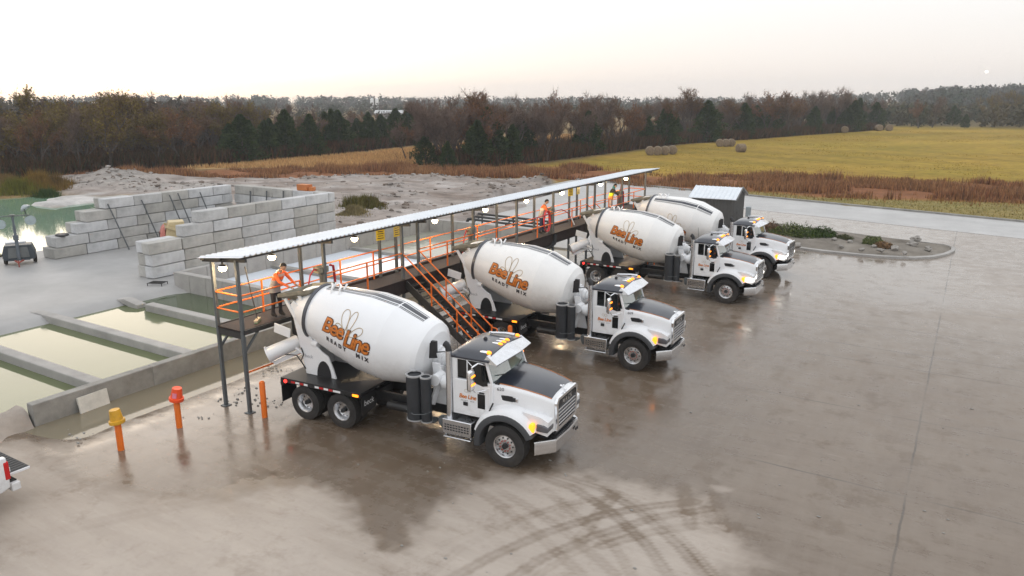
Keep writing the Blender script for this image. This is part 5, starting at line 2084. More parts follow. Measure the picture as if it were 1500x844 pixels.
    body = mb.build('body', [cols['skin'], cols['top'], cols['hivis'], cols['trousers'], cols['boots']], root, 60)
    # hair or hood
    m_ = MB()
    hv = MB().sphere((0, 0, 0), (0.108, 0.086, 0.125), 16, 12)
    keep = [i for i, f in enumerate(hv.f) if (lambda c: c.z > 0.02 + 0.55 * c.x or (c.x < -0.02 and c.z > -0.06))(sum((Vector(hv.v[j]) for j in f), Vector()) / len(f))]
    m_.add([hd + H3 @ Vector(v) for v in hv.v], [hv.f[i] for i in keep])
    m_.build('hair' if kit.get('hair', True) else 'hat', cols.get('hair', HAIR), root, 60)
    m_ = MB()
    for s in (-1, 1):
        m_.sphere(hd + H3 @ Vector((0.088, s * 0.033, 0.012)), (0.010, 0.012, 0.008), 8, 6)
    m_.build('eyes', HAIR, root)
    # garment: jacket or vest with hem, slightly outside the body
    m_ = MB()
    A, B, C_ = Vector(J['pelvis']), Vector(J['belly']), Vector(J['chest'])
    prof = []
    ax1, ax2 = 0.205, 0.15
    rings = [(A - Vector((0, 0, kit.get('hem', 0.1))), 1.04), (A, 1.0), (A * 0.5 + B * 0.5, 0.97), (B, 0.98), (B * 0.5 + C_ * 0.5, 1.03), (C_, 1.04), (C_ * 0.35 + Vector(J['neckb']) * 0.65, 0.86)]
    secs = []
    for (c, k) in rings:
        secs.append([c + Vector((math.cos(q) * ax2 * k, math.sin(q) * ax1 * k, 0)) for q in [2 * math.pi * i / 18 for i in range(19)]])
    m_.loft(secs, caps=False)
    m_.mi = []
    for i in range(len(secs) - 1):
        m_.mi += [kit['bands'][i]] * 18
    m_.build('jacket', [cols['top'], cols['hivis'], cols['band']], root, 60)
    if kit.get('scarf'):
        m_ = MB()
        m_.lathe([(-0.05, 0.085), (0.0, 0.095), (0.06, 0.085), (0.09, 0.07)], Vector(J['neck']) - Vector((0, 0, 0.02)), (0.25, 0, 1), 16)
        m_.build('scarf', kit['scarf'], root)
    return root


HIV_O = mat('orange_hivis', (0.95, 0.16, 0.03), 0.6)
HIV_Y = mat('yellow_hivis', (0.72, 0.80, 0.02), 0.6)
GREYJ = mat('grey_jacket', (0.34, 0.33, 0.32), 0.8)
DARKT = mat('dark_trousers', (0.035, 0.03, 0.032), 0.85)
BOOT = mat('dark_boots', (0.03, 0.026, 0.022), 0.7)
BAND = mat('silver_band', (0.72, 0.50, 0.40), 0.5)
base_cols = dict(skin=SKIN, top=GREYJ, hivis=HIV_O, trousers=DARKT, boots=BOOT, band=BAND)


def pose(lean=0.25, reach=0.45, handz=1.05, legs=0.1):
    J = {}
    J['pelvis'] = (0, 0, 0.94)
    J['hipL'], J['hipR'] = (0, 0.10, 0.90), (0, -0.10, 0.90)
    J['knL'], J['knR'] = (0.04 + legs * 0.5, 0.11, 0.49), (0.02 - legs * 0.3, -0.11, 0.49)
    J['anL'], J['anR'] = (legs, 0.12, 0.095), (-legs, -0.12, 0.095)
    J['belly'] = (lean * 0.3, 0, 1.10)
    J['chest'] = (lean * 0.75, 0, 1.32)
    J['neckb'] = (lean * 1.05, 0, 1.46)
    J['neck'] = (lean * 1.2, 0, 1.53)
    J['head'] = (lean * 1.45 + 0.04, 0, 1.63)
    J['look'] = (1, 0, -0.55)
    for s, k in (('L', 1), ('R', -1)):
        J['sh' + s] = (lean * 0.95, k * 0.205, 1.41)
        J['el' + s] = (lean * 0.95 + reach * 0.35, k * 0.255, 1.19)
        J['wr' + s] = (lean * 0.95 + reach * 0.9, k * 0.16, handz + 0.02)
        J['ha' + s] = (lean * 0.95 + reach * 1.08, k * 0.14, handz - 0.01)
    return J


person('worker in grey and orange jacket bending over the hopper of truck 620', (-18.02, 15.28, DK + 0.005), R(10), pose(0.24, 0.5, 1.03, 0.06), base_cols,
       dict(torso=0.7, arms=True, bands=[0, 0, 0, 0, 1, 2], hem=0.14))
c2 = dict(base_cols, trousers=mat('navy_jeans', (0.03, 0.04, 0.085), 0.85))
person('worker in grey and orange jacket aiming a hose nozzle from the walkway', (-18.25, 32.6, DK + 0.005), R(28), pose(0.16, 0.42, 1.12, 0.08), c2,
       dict(torso=0.5, arms=False, bands=[0, 0, 0, 0, 2, 1], hem=0.12))
c3 = dict(base_cols, top=mat('black_jacket', (0.02, 0.02, 0.022), 0.8), hivis=HIV_Y, trousers=mat('pale_trousers', (0.48, 0.38, 0.36), 0.85), band=mat('orange_band', (0.85, 0.35, 0.08), 0.5))
person('worker in yellow vest and dark hat at the far end of the walkway', (-18.2, 41.0, DK + 0.005), R(20), pose(0.14, 0.4, 1.1, 0.05), c3,
       dict(bands=[2, 2, 1, 1, 0, 0], hem=0.12, hair=False, scarf=mat('teal_scarf', (0.02, 0.16, 0.18), 0.8)))
# nozzle lance held by the second worker
t = thing('hose_nozzle', 'white nozzle on a red hose held by the worker on the walkway', 'nozzle', (-17.55, 33.05, DK + 1.12))
m = MB()
m.tube([(-0.12, -0.1, 0.02), (0.1, 0.25, 0.08), (0.25, 0.6, -0.1), (0.33, 0.85, -0.4)], 0.022, 7)
m.build('hose', REDHOSE, t)
MB().cyl((0.33, 0.85, -0.38), (0.43, 1.05, -0.78), 0.03, n=8).build('lance', TAPE_W, t)

# ------------------------------------------------------------------ mobile light tower
t = thing('light_tower', 'towable light tower with four dish lamps at the pond edge', 'light tower', (*PX(31, 386, 0.5)[:2], 0.5), R(-30))
t.scale = (0.8, 0.8, 0.8)
m = MB()
m.prism([(-0.9, 0.35), (0.9, 0.35), (0.95, 0.8), (0.78, 1.35), (-0.78, 1.35), (-0.95, 0.8)], -0.55, 0.55, 'yz')
m.box((0, 0, 0.38), (1.5, 1.3, 0.1))
m.build('engine_box', mat('charcoal_panel', (0.045, 0.055, 0.065), 0.5), t, 0, 0.05)
m = MB()
m.prism([(-0.62, 0.5), (-0.1, 0.5), (-0.1, 1.2), (-0.55, 1.2)], 0.555, 0.58, 'yz')
m.prism([(0.1, 0.5), (0.62, 0.5), (0.55, 1.2), (0.1, 1.2)], 0.555, 0.58, 'yz')
m.build('door_panel', mat('grey_panel', (0.13, 0.14, 0.14), 0.5), t, 0)
MB().box((-0.75, -0.2, 1.05), (0.5, 1.2, 0.8)).build('fuel_box', WHITE, t, 0, 0.06)
m = MB()
m.cyl((0.62, 0, 0.4), (0.62, 0, 2.0), 0.11, n=12)
m.cyl((0.62, 0, 2.0), (0.62, 0, 2.75), 0.085, n=12)
m.cyl((0.62, 0, 2.7), (0.62, 0, 3.35), 0.065, n=12)
m.box((0.62, 0, 1.9), (0.3, 0.3, 0.35))
m.build('mast', mat('mast_steel', (0.11, 0.13, 0.15), 0.45), t)
m = MB()
m.bar((0.62, -0.95, 3.35), (0.62, 0.95, 3.35), 0.06, 0.06)
m.box((0.62, 0, 3.38), (0.2, 0.3, 0.12))
m.build('crossbar', STEEL, t, 0)
for (yy_, zz_, d_) in ((-0.95, 3.75, (0.75, -0.45, 0.2)), (0.8, 3.82, (0.25, 0.55, -0.8)), (-0.75, 2.85, (0.9, -0.1, -0.25)), (0.98, 3.0, (0.9, 0.1, -0.25))):
    o_ = Vector((0.62, yy_, zz_))
    dd = Vector(d_).normalized()
    m = MB()
    m.lathe([(-0.22, 0.02), (-0.22, 0.10), (-0.12, 0.24), (0.0, 0.34), (0.03, 0.34), (0.0, 0.32), (-0.1, 0.22)], o_, dd, 20)
    hd = m.build('dish_lamp', mat('lamp_shell', (0.35, 0.38, 0.40), 0.3, metal=0.6), t)
    MB().lathe([(0.0, 0.325), (0.012, 0.001)], o_, dd, 20).build('lamp_glass', mat('lamp_glass', (0.42, 0.50, 0.52), 0.1), hd)
    m = MB()
    m.tube([o_ - dd * 0.2, (0.6, yy_ * 0.98, 3.36)], 0.03, 6)
    m.build('lamp_bracket', STEEL_D, hd)
for s in (-1, 1):
    m = MB()
    m.lathe([(-0.09, 0.18), (-0.1, 0.29), (-0.05, 0.33), (0.05, 0.33), (0.1, 0.29), (0.09, 0.18)], (-0.1, s * 0.85, 0.33), (0, 1, 0), 20)
    w_ = m.build('wheel', RUBBER, t)
    MB().lathe([(-0.05, 0.0), (-0.05, 0.19), (0.05, 0.19), (0.05, 0.0)], (-0.1, s * 0.85, 0.33), (0, 1, 0), 14).build('rim', ALU, w_)
m = MB()
m.bar((0.7, 0.25, 0.35), (1.5, 0.0, 0.32), 0.08, 0.08)
m.bar((0.7, -0.25, 0.35), (1.5, 0.0, 0.32), 0.08, 0.08)
m.bar((1.35, 0, 0.0), (1.35, 0, 0.45), 0.07, 0.07)
m.build('tow_bar', mat('red_oxide', (0.3, 0.07, 0.05), 0.6), t, 0)

# ------------------------------------------------------------------ pickup, rear end in view
t = thing('pickup_truck', 'white pickup with its tailgate lowered beside the yard edge', 'pickup', (-18.75, 7.12, 0), R(-90))
# local: x forward, origin at the rear end of the bed
m = MB()
W = 0.98
for s in (-1, 1):
    pl = [(0, 0.62), (0.0, 1.36), (1.95, 1.38), (1.95, 0.55)] + [(1.15 + 0.5 * math.cos(a), 0.5 + 0.5 * math.sin(a)) for a in (0.1, 0.6, 1.1, 1.57, 2.04, 2.54, 3.04)] + [(0.2, 0.55)]
    m.prism(pl, s * W, s * (W - 0.16), 'xz')
m.box((1.93, 0, 1.05), (0.08, 1.7, 0.62))
m.prism([(2.0, 0.5), (2.0, 1.40), (2.1, 1.42), (2.45, 1.92), (3.6, 1.95), (4.1, 1.4), (5.5, 1.28), (5.75, 1.1), (5.8, 0.5)], -W, W, 'xz')
m.build('body', WHITE, t, 35, 0.03)
m = MB()
m.box((0.98, 0, 0.83), (1.95, 1.68, 0.05))
m.build('bed_floor', BLACK, t, 0)
m = MB()
m.box((-0.27, 0, 0.84), (0.52, 1.6, 0.06))
tg = m.build('tailgate', WHITE, t, 0, 0.012)
m = MB()
m.box((-0.27, 0, 0.874), (0.50, 1.54, 0.008))
for k in range(12):
    m.box((-0.27, -0.7 + k * 0.127, 0.883), (0.46, 0.05, 0.012))
m.build('tailgate_liner', mat('dark_bed_liner', (0.05, 0.05, 0.05), 0.7), tg, 0)
for s in (-1, 1):
    m = MB()
    m.box((0.03, s * (W - 0.07), 1.04), (0.12, 0.165, 0.44))
    tl = m.build('tail_light', mat('red_lens', (0.55, 0.012, 0.015), 0.15), t, 0, 0.03)
    MB().box((-0.025, s * (W - 0.07), 1.05), (0.03, 0.13, 0.1)).build('reverse_lens', mat('clear_lens', (0.75, 0.75, 0.75), 0.15), tl, 0)
m = MB()
m.box((-0.12, 0.6, 0.58), (0.2, 0.72, 0.2))
m.box((-0.12, -0.6, 0.58), (0.2, 0.72, 0.2))
m.box((-0.10, 0, 0.58), (0.18, 0.5, 0.1))
m.build('bumper', WHITE, t, 0, 0.03)
MB().box((-0.1, 0, 0.69), (0.18, 1.7, 0.025)).build('bumper_step', BLACK, t, 0)
for x in (1.15, 4.75):
    for s in (-1, 1):
        m = MB()
        m.lathe([(-0.12, 0.24), (-0.13, 0.36), (-0.09, 0.40), (0.09, 0.40), (0.13, 0.36), (0.12, 0.24)], (x, s * 0.84, 0.40), (0, 1, 0), 24)
        w_ = m.build('wheel', RUBBER, t)
        MB().lathe([(s * 0.04, 0.0), (s * 0.06, 0.15), (s * 0.11, 0.25)], (x, s * 0.84, 0.40), (0, 1, 0), 20).build('rim', ALU, w_)
for s in (-1, 1):
    m = MB()
    m.prism([(2.2, 1.42), (2.5, 1.86), (3.5, 1.88), (3.9, 1.42)], s * (W + 0.004), s * (W - 0.02), 'xz')
    m.build('side_window', DGLASS, t, 0)

# ------------------------------------------------------------------ grey shed
t = thing('metal_shed', 'small grey ribbed metal shed with pale gable roof', 'shed', (-15.75, 53.6, 0), R(3))
SH = mat('charcoal_siding', (0.085, 0.083, 0.08), 0.5, var=0.12, scale=1.5)
L_, Dp, E_, RG = 3.1, 3.4, 2.35, 2.95
m = MB()
m.prism([(0, 0), (0, E_), (Dp / 2, RG - 0.06), (Dp, E_), (Dp, 0)], -L_ / 2, L_ / 2, 'yz')
m.build('wall', SH, t, 0)
n = 13
for i in range(n):
    x = -L_ / 2 + 0.1 + i * (L_ - 0.2) / (n - 1)
    MB().prism([(x - 0.04, 0), (x - 0.02, -0.025), (x + 0.02, -0.025), (x + 0.04, 0)], 0.02, E_ - 0.03, 'xy').build('wall_rib', SH, t, 0)
for i in range(13):
    y = 0.1 + i * (Dp - 0.2) / 12
    zt = E_ + (RG - E_) * (1 - abs(y - Dp / 2) / (Dp / 2)) - 0.09
    MB().prism([(L_ / 2, y - 0.04), (L_ / 2 + 0.025, y - 0.02), (L_ / 2 + 0.025, y + 0.02), (L_ / 2, y + 0.04)], 0.02, zt, 'xy').build('wall_rib', SH, t, 0)
for s in (0, 1):
    m = MB()
    ya, yb = (-0.22, Dp / 2) if s == 0 else (Dp + 0.22, Dp / 2)
    za = E_ - 0.22 * (RG - E_) / (Dp / 2)
    vs = [(-L_ / 2 - 0.2, ya, za), (L_ / 2 + 0.2, ya, za), (L_ / 2 + 0.2, yb, RG), (-L_ / 2 - 0.2, yb, RG)]
    m.add(vs + [(a, b, c - 0.04) for a, b, c in vs], [(0, 1, 2, 3), (7, 6, 5, 4), (0, 4, 5, 1), (1, 5, 6, 2), (2, 6, 7, 3), (3, 7, 4, 0)])
    rf = m.build('roof', ROOFM, t, 0)
    for i in range(12):
        x = -L_ / 2 - 0.15 + i * (L_ + 0.3) / 11
        m = MB()
        m.bar((x, ya, za + 0.015), (x, yb, RG + 0.015), 0.035, 0.035)
        m.build('roof_rib', ROOFM, rf, 0)
m = MB()
for s in (-1, 1):
    m.bar((L_ / 2 + 0.2, Dp / 2 + s * (Dp / 2 + 0.22), E_ - 0.08), (L_ / 2 + 0.2, Dp / 2, RG), 0.05, 0.16)
m.build('gable_trim', mat('grey_trim', (0.16, 0.16, 0.16), 0.5), t, 0)
t = thing('electrical_cabinet', 'grey electrical cabinet on a post beside the shed gable', 'cabinet', (-13.4, 54.6, 0), R(10))
MB().box((0, 0, 1.35), (0.35, 0.55, 0.7)).build('box', mat('cabinet_grey', (0.30, 0.34, 0.36), 0.4), t, 0, 0.02)
MB().box((0, 0, 0.5), (0.1, 0.1, 1.0)).build('post', STEEL, t, 0)

# ------------------------------------------------------------------ planted island with kerb
ISL = [(-15, 50.6), (-11.5, 49.6), (-8.9, 49.0), (-7.2, 48.65), (-5.5, 48.6), (-3.8, 48.75), (-2.2, 49.3), (-1.2, 50.3), (-0.6, 51.6), (-0.25, 53.0), (-0.25, 54.2), (-0.7, 55.0), (-2.2, 55.4), (-4.7, 55.9), (-7.5, 56.8), (-9.9, 57.5), (-13, 58.4), (-16, 59.3)]


def inset(poly, d):
    out_ = []
    n_ = len(poly)
    for i in range(n_):
        a, b, c = Vector(poly[i - 1]), Vector(poly[i]), Vector(poly[(i + 1) % n_])
        n1 = Vector((-(b - a).y, (b - a).x)).normalized()
        n2 = Vector((-(c - b).y, (c - b).x)).normalized()
        k = (n1 + n2).normalized()
        out_.append(tuple(b + k * d / max(0.5, k.dot(n1))))
    return out_


ii = inset(ISL, 0.22)
isl = None
gx = axis((-15.5, 0.0, 0.28))
gy = axis((48.4, 59.5, 0.28))


def isl_z(X, Y):
    d = -poly_sd(X, Y, ISL)
    z = 0.10 + 0.22 * sstep(0.2, 1.6, d) + 0.16 * fbm(X * 0.9, Y * 0.9, 61) * sstep(0.2, 1.0, d) + 0.08 * fbm(X * 2.3, Y * 2.3, 62) * sstep(0.2, 0.8, d)
    return np.where(d < 0.12, -0.1, z)


def isl_a(X, Y, Z):
    n_ = (0.5 + 0.5 * np.clip(fbm(X * 0.8, Y * 0.8, 63), -1, 1))[..., None]
    return {'col': (np.array((0.155, 0.135, 0.11)) * (1 - n_) + np.array((0.27, 0.245, 0.215)) * n_).reshape(-1, 3)}


isl = struct(grid_obj('island', gx, gy, isl_z, TERR, isl_a))
m = MB()
nn = len(ISL)
for i in range(nn):
    j = (i + 1) % nn
    a, b, c, d = ISL[i], ISL[j], ii[j], ii[i]
    vs = [(*a, -0.02), (*b, -0.02), (*b, 0.10), (*a, 0.10)]
    m.add([(*a, -0.02), (*b, -0.02), (*b, 0.12), (*a, 0.12), (*c, 0.15), (*d, 0.15), (*c, -0.02), (*d, -0.02)], [(0, 1, 2, 3), (3, 2, 4, 5), (5, 4, 6, 7)])
m.build('kerb', CONC, isl, 50)

rock_m = []
RK = mat('rubble_stone', (0.30, 0.28, 0.255), 0.9, var=0.3, bump=0.3)
for k in range(5):
    bm = bmesh.new()
    bmesh.ops.create_icosphere(bm, subdivisions=2, radius=1)
    for v in bm.verts:
        v.co *= 0.8 + 0.45 * mnoise.noise(v.co * 1.3 + Vector((k * 7, 0, 0)))
        v.co.z *= 0.6
    me = bpy.data.meshes.new('stone')
    bm.to_mesh(me)
    bm.free()
    me.materials.append(RK)
    rock_m.append(me)
rk = []
r2 = random.Random(5)
for (px_, py_, s_) in ((1167, 362, .55), (1245, 356, .4), (1290, 368, .35), (1310, 366, .45), (1335, 360, .55), (1342, 352, .5), (1325, 372, .3), (1262, 367, .3), (1222, 352, .35), (1280, 362, .3), (1360, 366, .4), (1232, 362, .25)):
    c = PX(px_, py_, 0.3)
    o = place(r2.choice(rock_m), 'rubble_stone', None, (c[0], c[1], 0.28 + 0.25 * s_), r2.uniform(0, 6), (s_ * 0.8, s_ * 0.6, s_ * 0.75))
    tag(o, 'grey lump of broken concrete on the kerbed island', 'rubble', 'rubble on the island')


# ------------------------------------------------------------------ grass, shrubs, trees
def blades(name, pts, h, w, cola, colb, lean=0.35, seg=1, rnd=None):
    """one mesh of upright leaning triangles at pts (n,3)"""
    rnd = rnd or rng
    n_ = len(pts)
    hh = h * rnd.uniform(0.55, 1.25, n_)
    a = rnd.uniform(0, 2 * math.pi, n_)
    dx, dy = np.cos(a) * w / 2, np.sin(a) * w / 2
    la = rnd.uniform(0, 2 * math.pi, n_)
    lx, ly = np.cos(la) * hh * lean * rnd.uniform(0, 1, n_), np.sin(la) * hh * lean * rnd.uniform(0, 1, n_)
    V = np.zeros((n_, 3, 3))
    V[:, 0] = pts + np.stack([-dx, -dy, np.zeros(n_)], 1)
    V[:, 1] = pts + np.stack([dx, dy, np.zeros(n_)], 1)
    V[:, 2] = pts + np.stack([lx, ly, hh], 1)
    f = rnd.uniform(0, 1, (n_, 1))
    g = rnd.uniform(0.75, 1.25, (n_, 1))
    c = (np.asarray(cola) * (1 - f) + np.asarray(colb) * f) * g
    return V.reshape(-1, 3), np.arange(n_ * 3).reshape(-1, 3), np.repeat(c, 3, axis=0)


def scatter(poly, n_, rnd=None):
    rnd = rnd or rng
    P_ = np.array(poly)
    lo, hi = P_.min(0), P_.max(0)
    out_ = []
    while sum(len(o_) for o_ in out_) < n_:
        q = rnd.uniform(lo, hi, (n_ * 2, 2))
        q = q[poly_sd(q[:, 0], q[:, 1], poly) < 0]
        out_.append(q)
    return np.concatenate(out_)[:n_]


def joined(name, parts, mt):
    Vs, Fs, Cs, b = [], [], [], 0
    for V, F, C_ in parts:
        Vs.append(V)
        Fs.append(F + b)
        Cs.append(C_)
        b += len(V)
    me = np_mesh(name, np.concatenate(Vs), np.concatenate(Fs), mt, np.concatenate(Cs))
    o_ = bpy.data.objects.new(name, me)
    COL.objects.link(o_)
    return o_


def on_ground(q):
    return np.concatenate([q, terr_z(q[:, 0], q[:, 1])[:, None] - 0.02], 1)


def clumped(q, sc, seed, keep):
    k = fbm(q[:, 0] * sc, q[:, 1] * sc, seed)
    return q[k > keep]


parts = []
q = clumped(scatter(BRUSH, 120000), 0.22, 71, -0.12)
k_ = fbm(q[:, 0] * 0.1, q[:, 1] * 0.1, 72)
near = q[:, 0] > -34
hb_ = np.where(near, 0.68, 0.7) * np.clip(0.85 + 1.3 * fbm(q[:, 0] * 0.16, q[:, 1] * 0.3, 73) + 0.6 * fbm(q[:, 0] * 0.8, q[:, 1] * 0.8, 74), 0.2, 2.2)
bc_ = np.clip(0.5 + 0.9 * fbm(q[:, 0] * 0.12, q[:, 1] * 0.3, 78), 0, 1)[:, None]
bca = np.array((0.34, 0.14, 0.065)) * (1 - bc_) + np.array((0.46, 0.25, 0.11)) * bc_
bcb = np.array((0.10, 0.045, 0.03)) * (1 - bc_) + np.array((0.16, 0.09, 0.05)) * bc_
parts.append(blades('b', on_ground(q), 1.0 * hb_, 0.11, bca, bcb))
sel = rng.uniform(0, 1, len(q)) < 0.25
parts.append(blades('b', on_ground(q[sel]), 1.1 * hb_[sel], 0.09, (0.44, 0.26, 0.125), (0.32, 0.165, 0.08)))
big_b = [(-104, 44), (-66, 58), (-41.9, 72), (-27, 70), (6, 78), (62, 100), (62, 128), (5, 106), (-24, 99), (-50, 99), (-104, 62)]
q = scatter(big_b, 60000)
dq = poly_sd(q[:, 0], q[:, 1], BRUSH)
q = q[(dq > -0.5) & (rng.uniform(0, 1, len(q)) < 0.75 * np.exp(-np.clip(dq, 0, 9) / 1.3) * (0.6 + 0.9 * np.clip(fbm(q[:, 0] * 0.4, q[:, 1] * 0.4, 76), -0.6, 1))) & (poly_sd(q[:, 0], q[:, 1], GRAVEL) > -2.5) & ((q[:, 0] + 14) * 0.232 + (q[:, 1] - 65) * 0.973 > 9)]
parts.append(blades('b', on_ground(q), 0.55, 0.10, (0.36, 0.19, 0.075), (0.20, 0.11, 0.04), 0.6))
o = struct(joined('brush', parts, GRASSM), 'stuff')
o['label'] = 'reddish brown tall dead grass along the field edge'
q = clumped(scatter(GOLDF, 60000), 0.15, 75, -0.35)
o = struct(joined('dry_grass', [blades('g', on_ground(q), 0.5, 0.16, (0.62, 0.42, 0.20), (0.44, 0.25, 0.10))], GRASSM), 'stuff')
o['label'] = 'golden dry grass between the two woods'
vg = [rd(-36, 8.7), rd(60, 8.7), (55, 100), (40, 95), (4.4, 82), (-11.9, 77), (-18.8, 78.5), (-27.1, 74.5), (-33, 75)]
q = scatter(vg, 26000)
o = struct(joined('verge_grass', [blades('g', on_ground(q), 0.16, 0.08, (0.32, 0.23, 0.09), (0.20, 0.19, 0.06), 0.8)], GRASSM), 'stuff')
o['label'] = 'short yellowed grass beside the road'
FIELD = [(-50, 100), (-32, 90), (-15.5, 97), (5.2, 103), (60, 126), (90, 260), (-20, 262), (-40, 190), (-48, 140)]
q = clumped(scatter(FIELD, 60000), 0.12, 85, 0.1)
o = struct(joined('field_stubble', [blades('g', on_ground(q), 0.12, 0.16, (0.38, 0.25, 0.05), (0.27, 0.20, 0.035), 1.0)], GRASSM), 'stuff')
o['label'] = 'low yellow green stubble of the mown field'


def shrub(name, label, x, y, z, r, h, n_, ca, cb, seed, leaf=0.10, group=None, cat='shrub'):
    rd_ = np.random.default_rng(seed)
    root = thing(name, label, cat, (x, y, z), 0, group)
    nst = 60
    a = rd_.uniform(0, 2 * math.pi, n_)
    rr = np.sqrt(rd_.uniform(0, 1, n_)) * r
    zz = rd_.uniform(0.05, 1, n_) * h * (1 - 0.55 * (rr / r) ** 2) * (0.75 + 0.4 * vnoise(np.cos(a) * rr * 3 / r + seed, np.sin(a) * rr * 3 / r, seed))
    P_ = np.stack([np.cos(a) * rr, np.sin(a) * rr, zz], 1)
    d1 = rd_.normal(0, 1, (n_, 3))
    d2 = rd_.normal(0, 1, (n_, 3))
    d1[:, 2] = np.abs(d1[:, 2]) * 1.3
    d1 /= np.linalg.norm(d1, axis=1, keepdims=True)
    d2 /= np.linalg.norm(d2, axis=1, keepdims=True)
    V = np.stack([P_ - d2 * leaf * 0.3, P_ + d2 * leaf * 0.3, P_ + d1 * leaf * 1.4], 1).reshape(-1, 3)
    f = rd_.uniform(0, 1, (n_, 1))
    c = (np.asarray(ca) * (1 - f) + np.asarray(cb) * f) * rd_.uniform(0.7, 1.3, (n_, 1))
    Fc, Cc = np.arange(n_ * 3).reshape(-1, 3), np.repeat(c, 3, axis=0)
    if name == 'grass_clump':
        rr2 = np.abs(rd_.normal(0, 0.42, n_)) * r
        g0 = np.stack([np.cos(a) * rr2 * (1 + 0.4 * vnoise(np.cos(a) * 2 + seed, np.sin(a) * 2, seed)), np.sin(a) * rr2, np.zeros(n_)], 1)
        hh_ = h * 1.15 * np.clip(1 - 0.55 * (rr2 / r) ** 2, 0.2, 1) * np.clip(0.85 + 0.5 * vnoise(g0[:, 0] * 1.3, g0[:, 1] * 1.3, seed), 0.3, 1.4)
        V, Fc, Cc = blades('c', g0, hh_, 0.09, ca, cb, 0.45, rnd=rd_)
    me = np_mesh('foliage', V, Fc, LEAFM, Cc)
    place(me, 'foliage', root)
    m_ = MB()
    for i in range(7):
        q_ = rd_.uniform(0, 6.28)
        m_.tube([(0, 0, -0.05), (math.cos(q_) * r * 0.3, math.sin(q_) * r * 0.3, h * 0.4), (math.cos(q_) * r * 0.6, math.sin(q_) * r * 0.6, h * 0.8)], [0.025, 0.018, 0.008], 5)
    m_.build('stem', BARK, root)
    return root


for i, (px_, py_, r_, h_, ca, cb, lab) in enumerate((
        (1128, 340, 1.0, 0.9, (0.10, 0.06, 0.04), (0.16, 0.10, 0.06), 'brown dead shrub at the shed end of the island'),
        (1152, 345, 1.3, 1.25, (0.055, 0.075, 0.025), (0.10, 0.115, 0.035), 'olive green shrub on the island beside the last mixer'),
        (1178, 346, 1.3, 1.1, (0.035, 0.06, 0.018), (0.08, 0.105, 0.03), 'dark green low shrub in the middle of the island'),
        (1204, 346, 1.0, 0.8, (0.03, 0.05, 0.016), (0.06, 0.09, 0.025), 'dark green creeping shrub nearest the rubble'),
        (1278, 358, 0.65, 0.75, (0.08, 0.10, 0.04), (0.13, 0.145, 0.055), 'small grey green tuft among the rubble'),
        (1295, 362, 0.6, 0.45, (0.15, 0.09, 0.05), (0.2, 0.13, 0.07), 'rusty dead tuft among the rubble'),
        (1237, 350, 0.6, 0.4, (0.05, 0.06, 0.03), (0.1, 0.1, 0.05), 'low weed patch beside the rubble'))):
    c = PX(px_, py_, 0.3)
    shrub('island_shrub', lab, c[0], c[1], 0.25, r_ * 0.9, h_ * 0.9, 1500, [v * 1.35 for v in ca], [v * 1.35 for v in cb], 200 + i, 0.12)
for i, (px_, py_, r_, h_, ca, cb, lab) in enumerate((
        (528, 308, 2.0, 1.0, (0.085, 0.085, 0.02), (0.17, 0.14, 0.04), 'green yellow grass clump behind the block wall'),
        (546, 306, 1.4, 0.7, (0.10, 0.09, 0.03), (0.20, 0.13, 0.05), 'low yellowing grass clump on the chalky ground'),
        (515, 318, 1.5, 0.5, (0.2, 0.17, 0.08), (0.3, 0.24, 0.12), 'straw coloured grass clump at the block wall corner'),
        (30, 283, 3.2, 1.2, (0.11, 0.12, 0.02), (0.20, 0.18, 0.03), 'bright green reed clump on the far pond bank'),
        (60, 280, 3.0, 1.5, (0.20, 0.12, 0.03), (0.27, 0.17, 0.04), 'golden reed clump on the far pond bank'),
        (80, 277, 2.6, 1.4, (0.22, 0.12, 0.035), (0.14, 0.10, 0.03), 'rusty reed clump below the spoil heap'),
        (68, 286, 2.0, 0.9, (0.035, 0.065, 0.02), (0.07, 0.10, 0.03), 'dark green low bush at the pond edge'),
        (5, 272, 3.5, 1.0, (0.18, 0.12, 0.04), (0.25, 0.16, 0.06), 'tan reed clump before the left wood'))):
    c = PX(px_, py_, 0.0)
    shrub('grass_clump', lab, c[0], c[1], float(terr_z(np.array([c[0]]), np.array([c[1]]))[0]) - 0.05, r_, h_, 3200, ca, cb, 300 + i, 0.22)
for i, (px_, py_, lab) in enumerate(((12, 388, 'dark weedy bush behind the light tower'), (2, 392, 'brown weedy bush at the pad edge by the pond'))):
    c = PX(px_, py_ - 4, 0.3)
    shrub('grass_clump', lab, c[0] - 1.5, c[1], 0.0, 1.2, 0.6, 1500, (0.06, 0.06, 0.03), (0.12, 0.08, 0.04), 330 + i, 0.12)


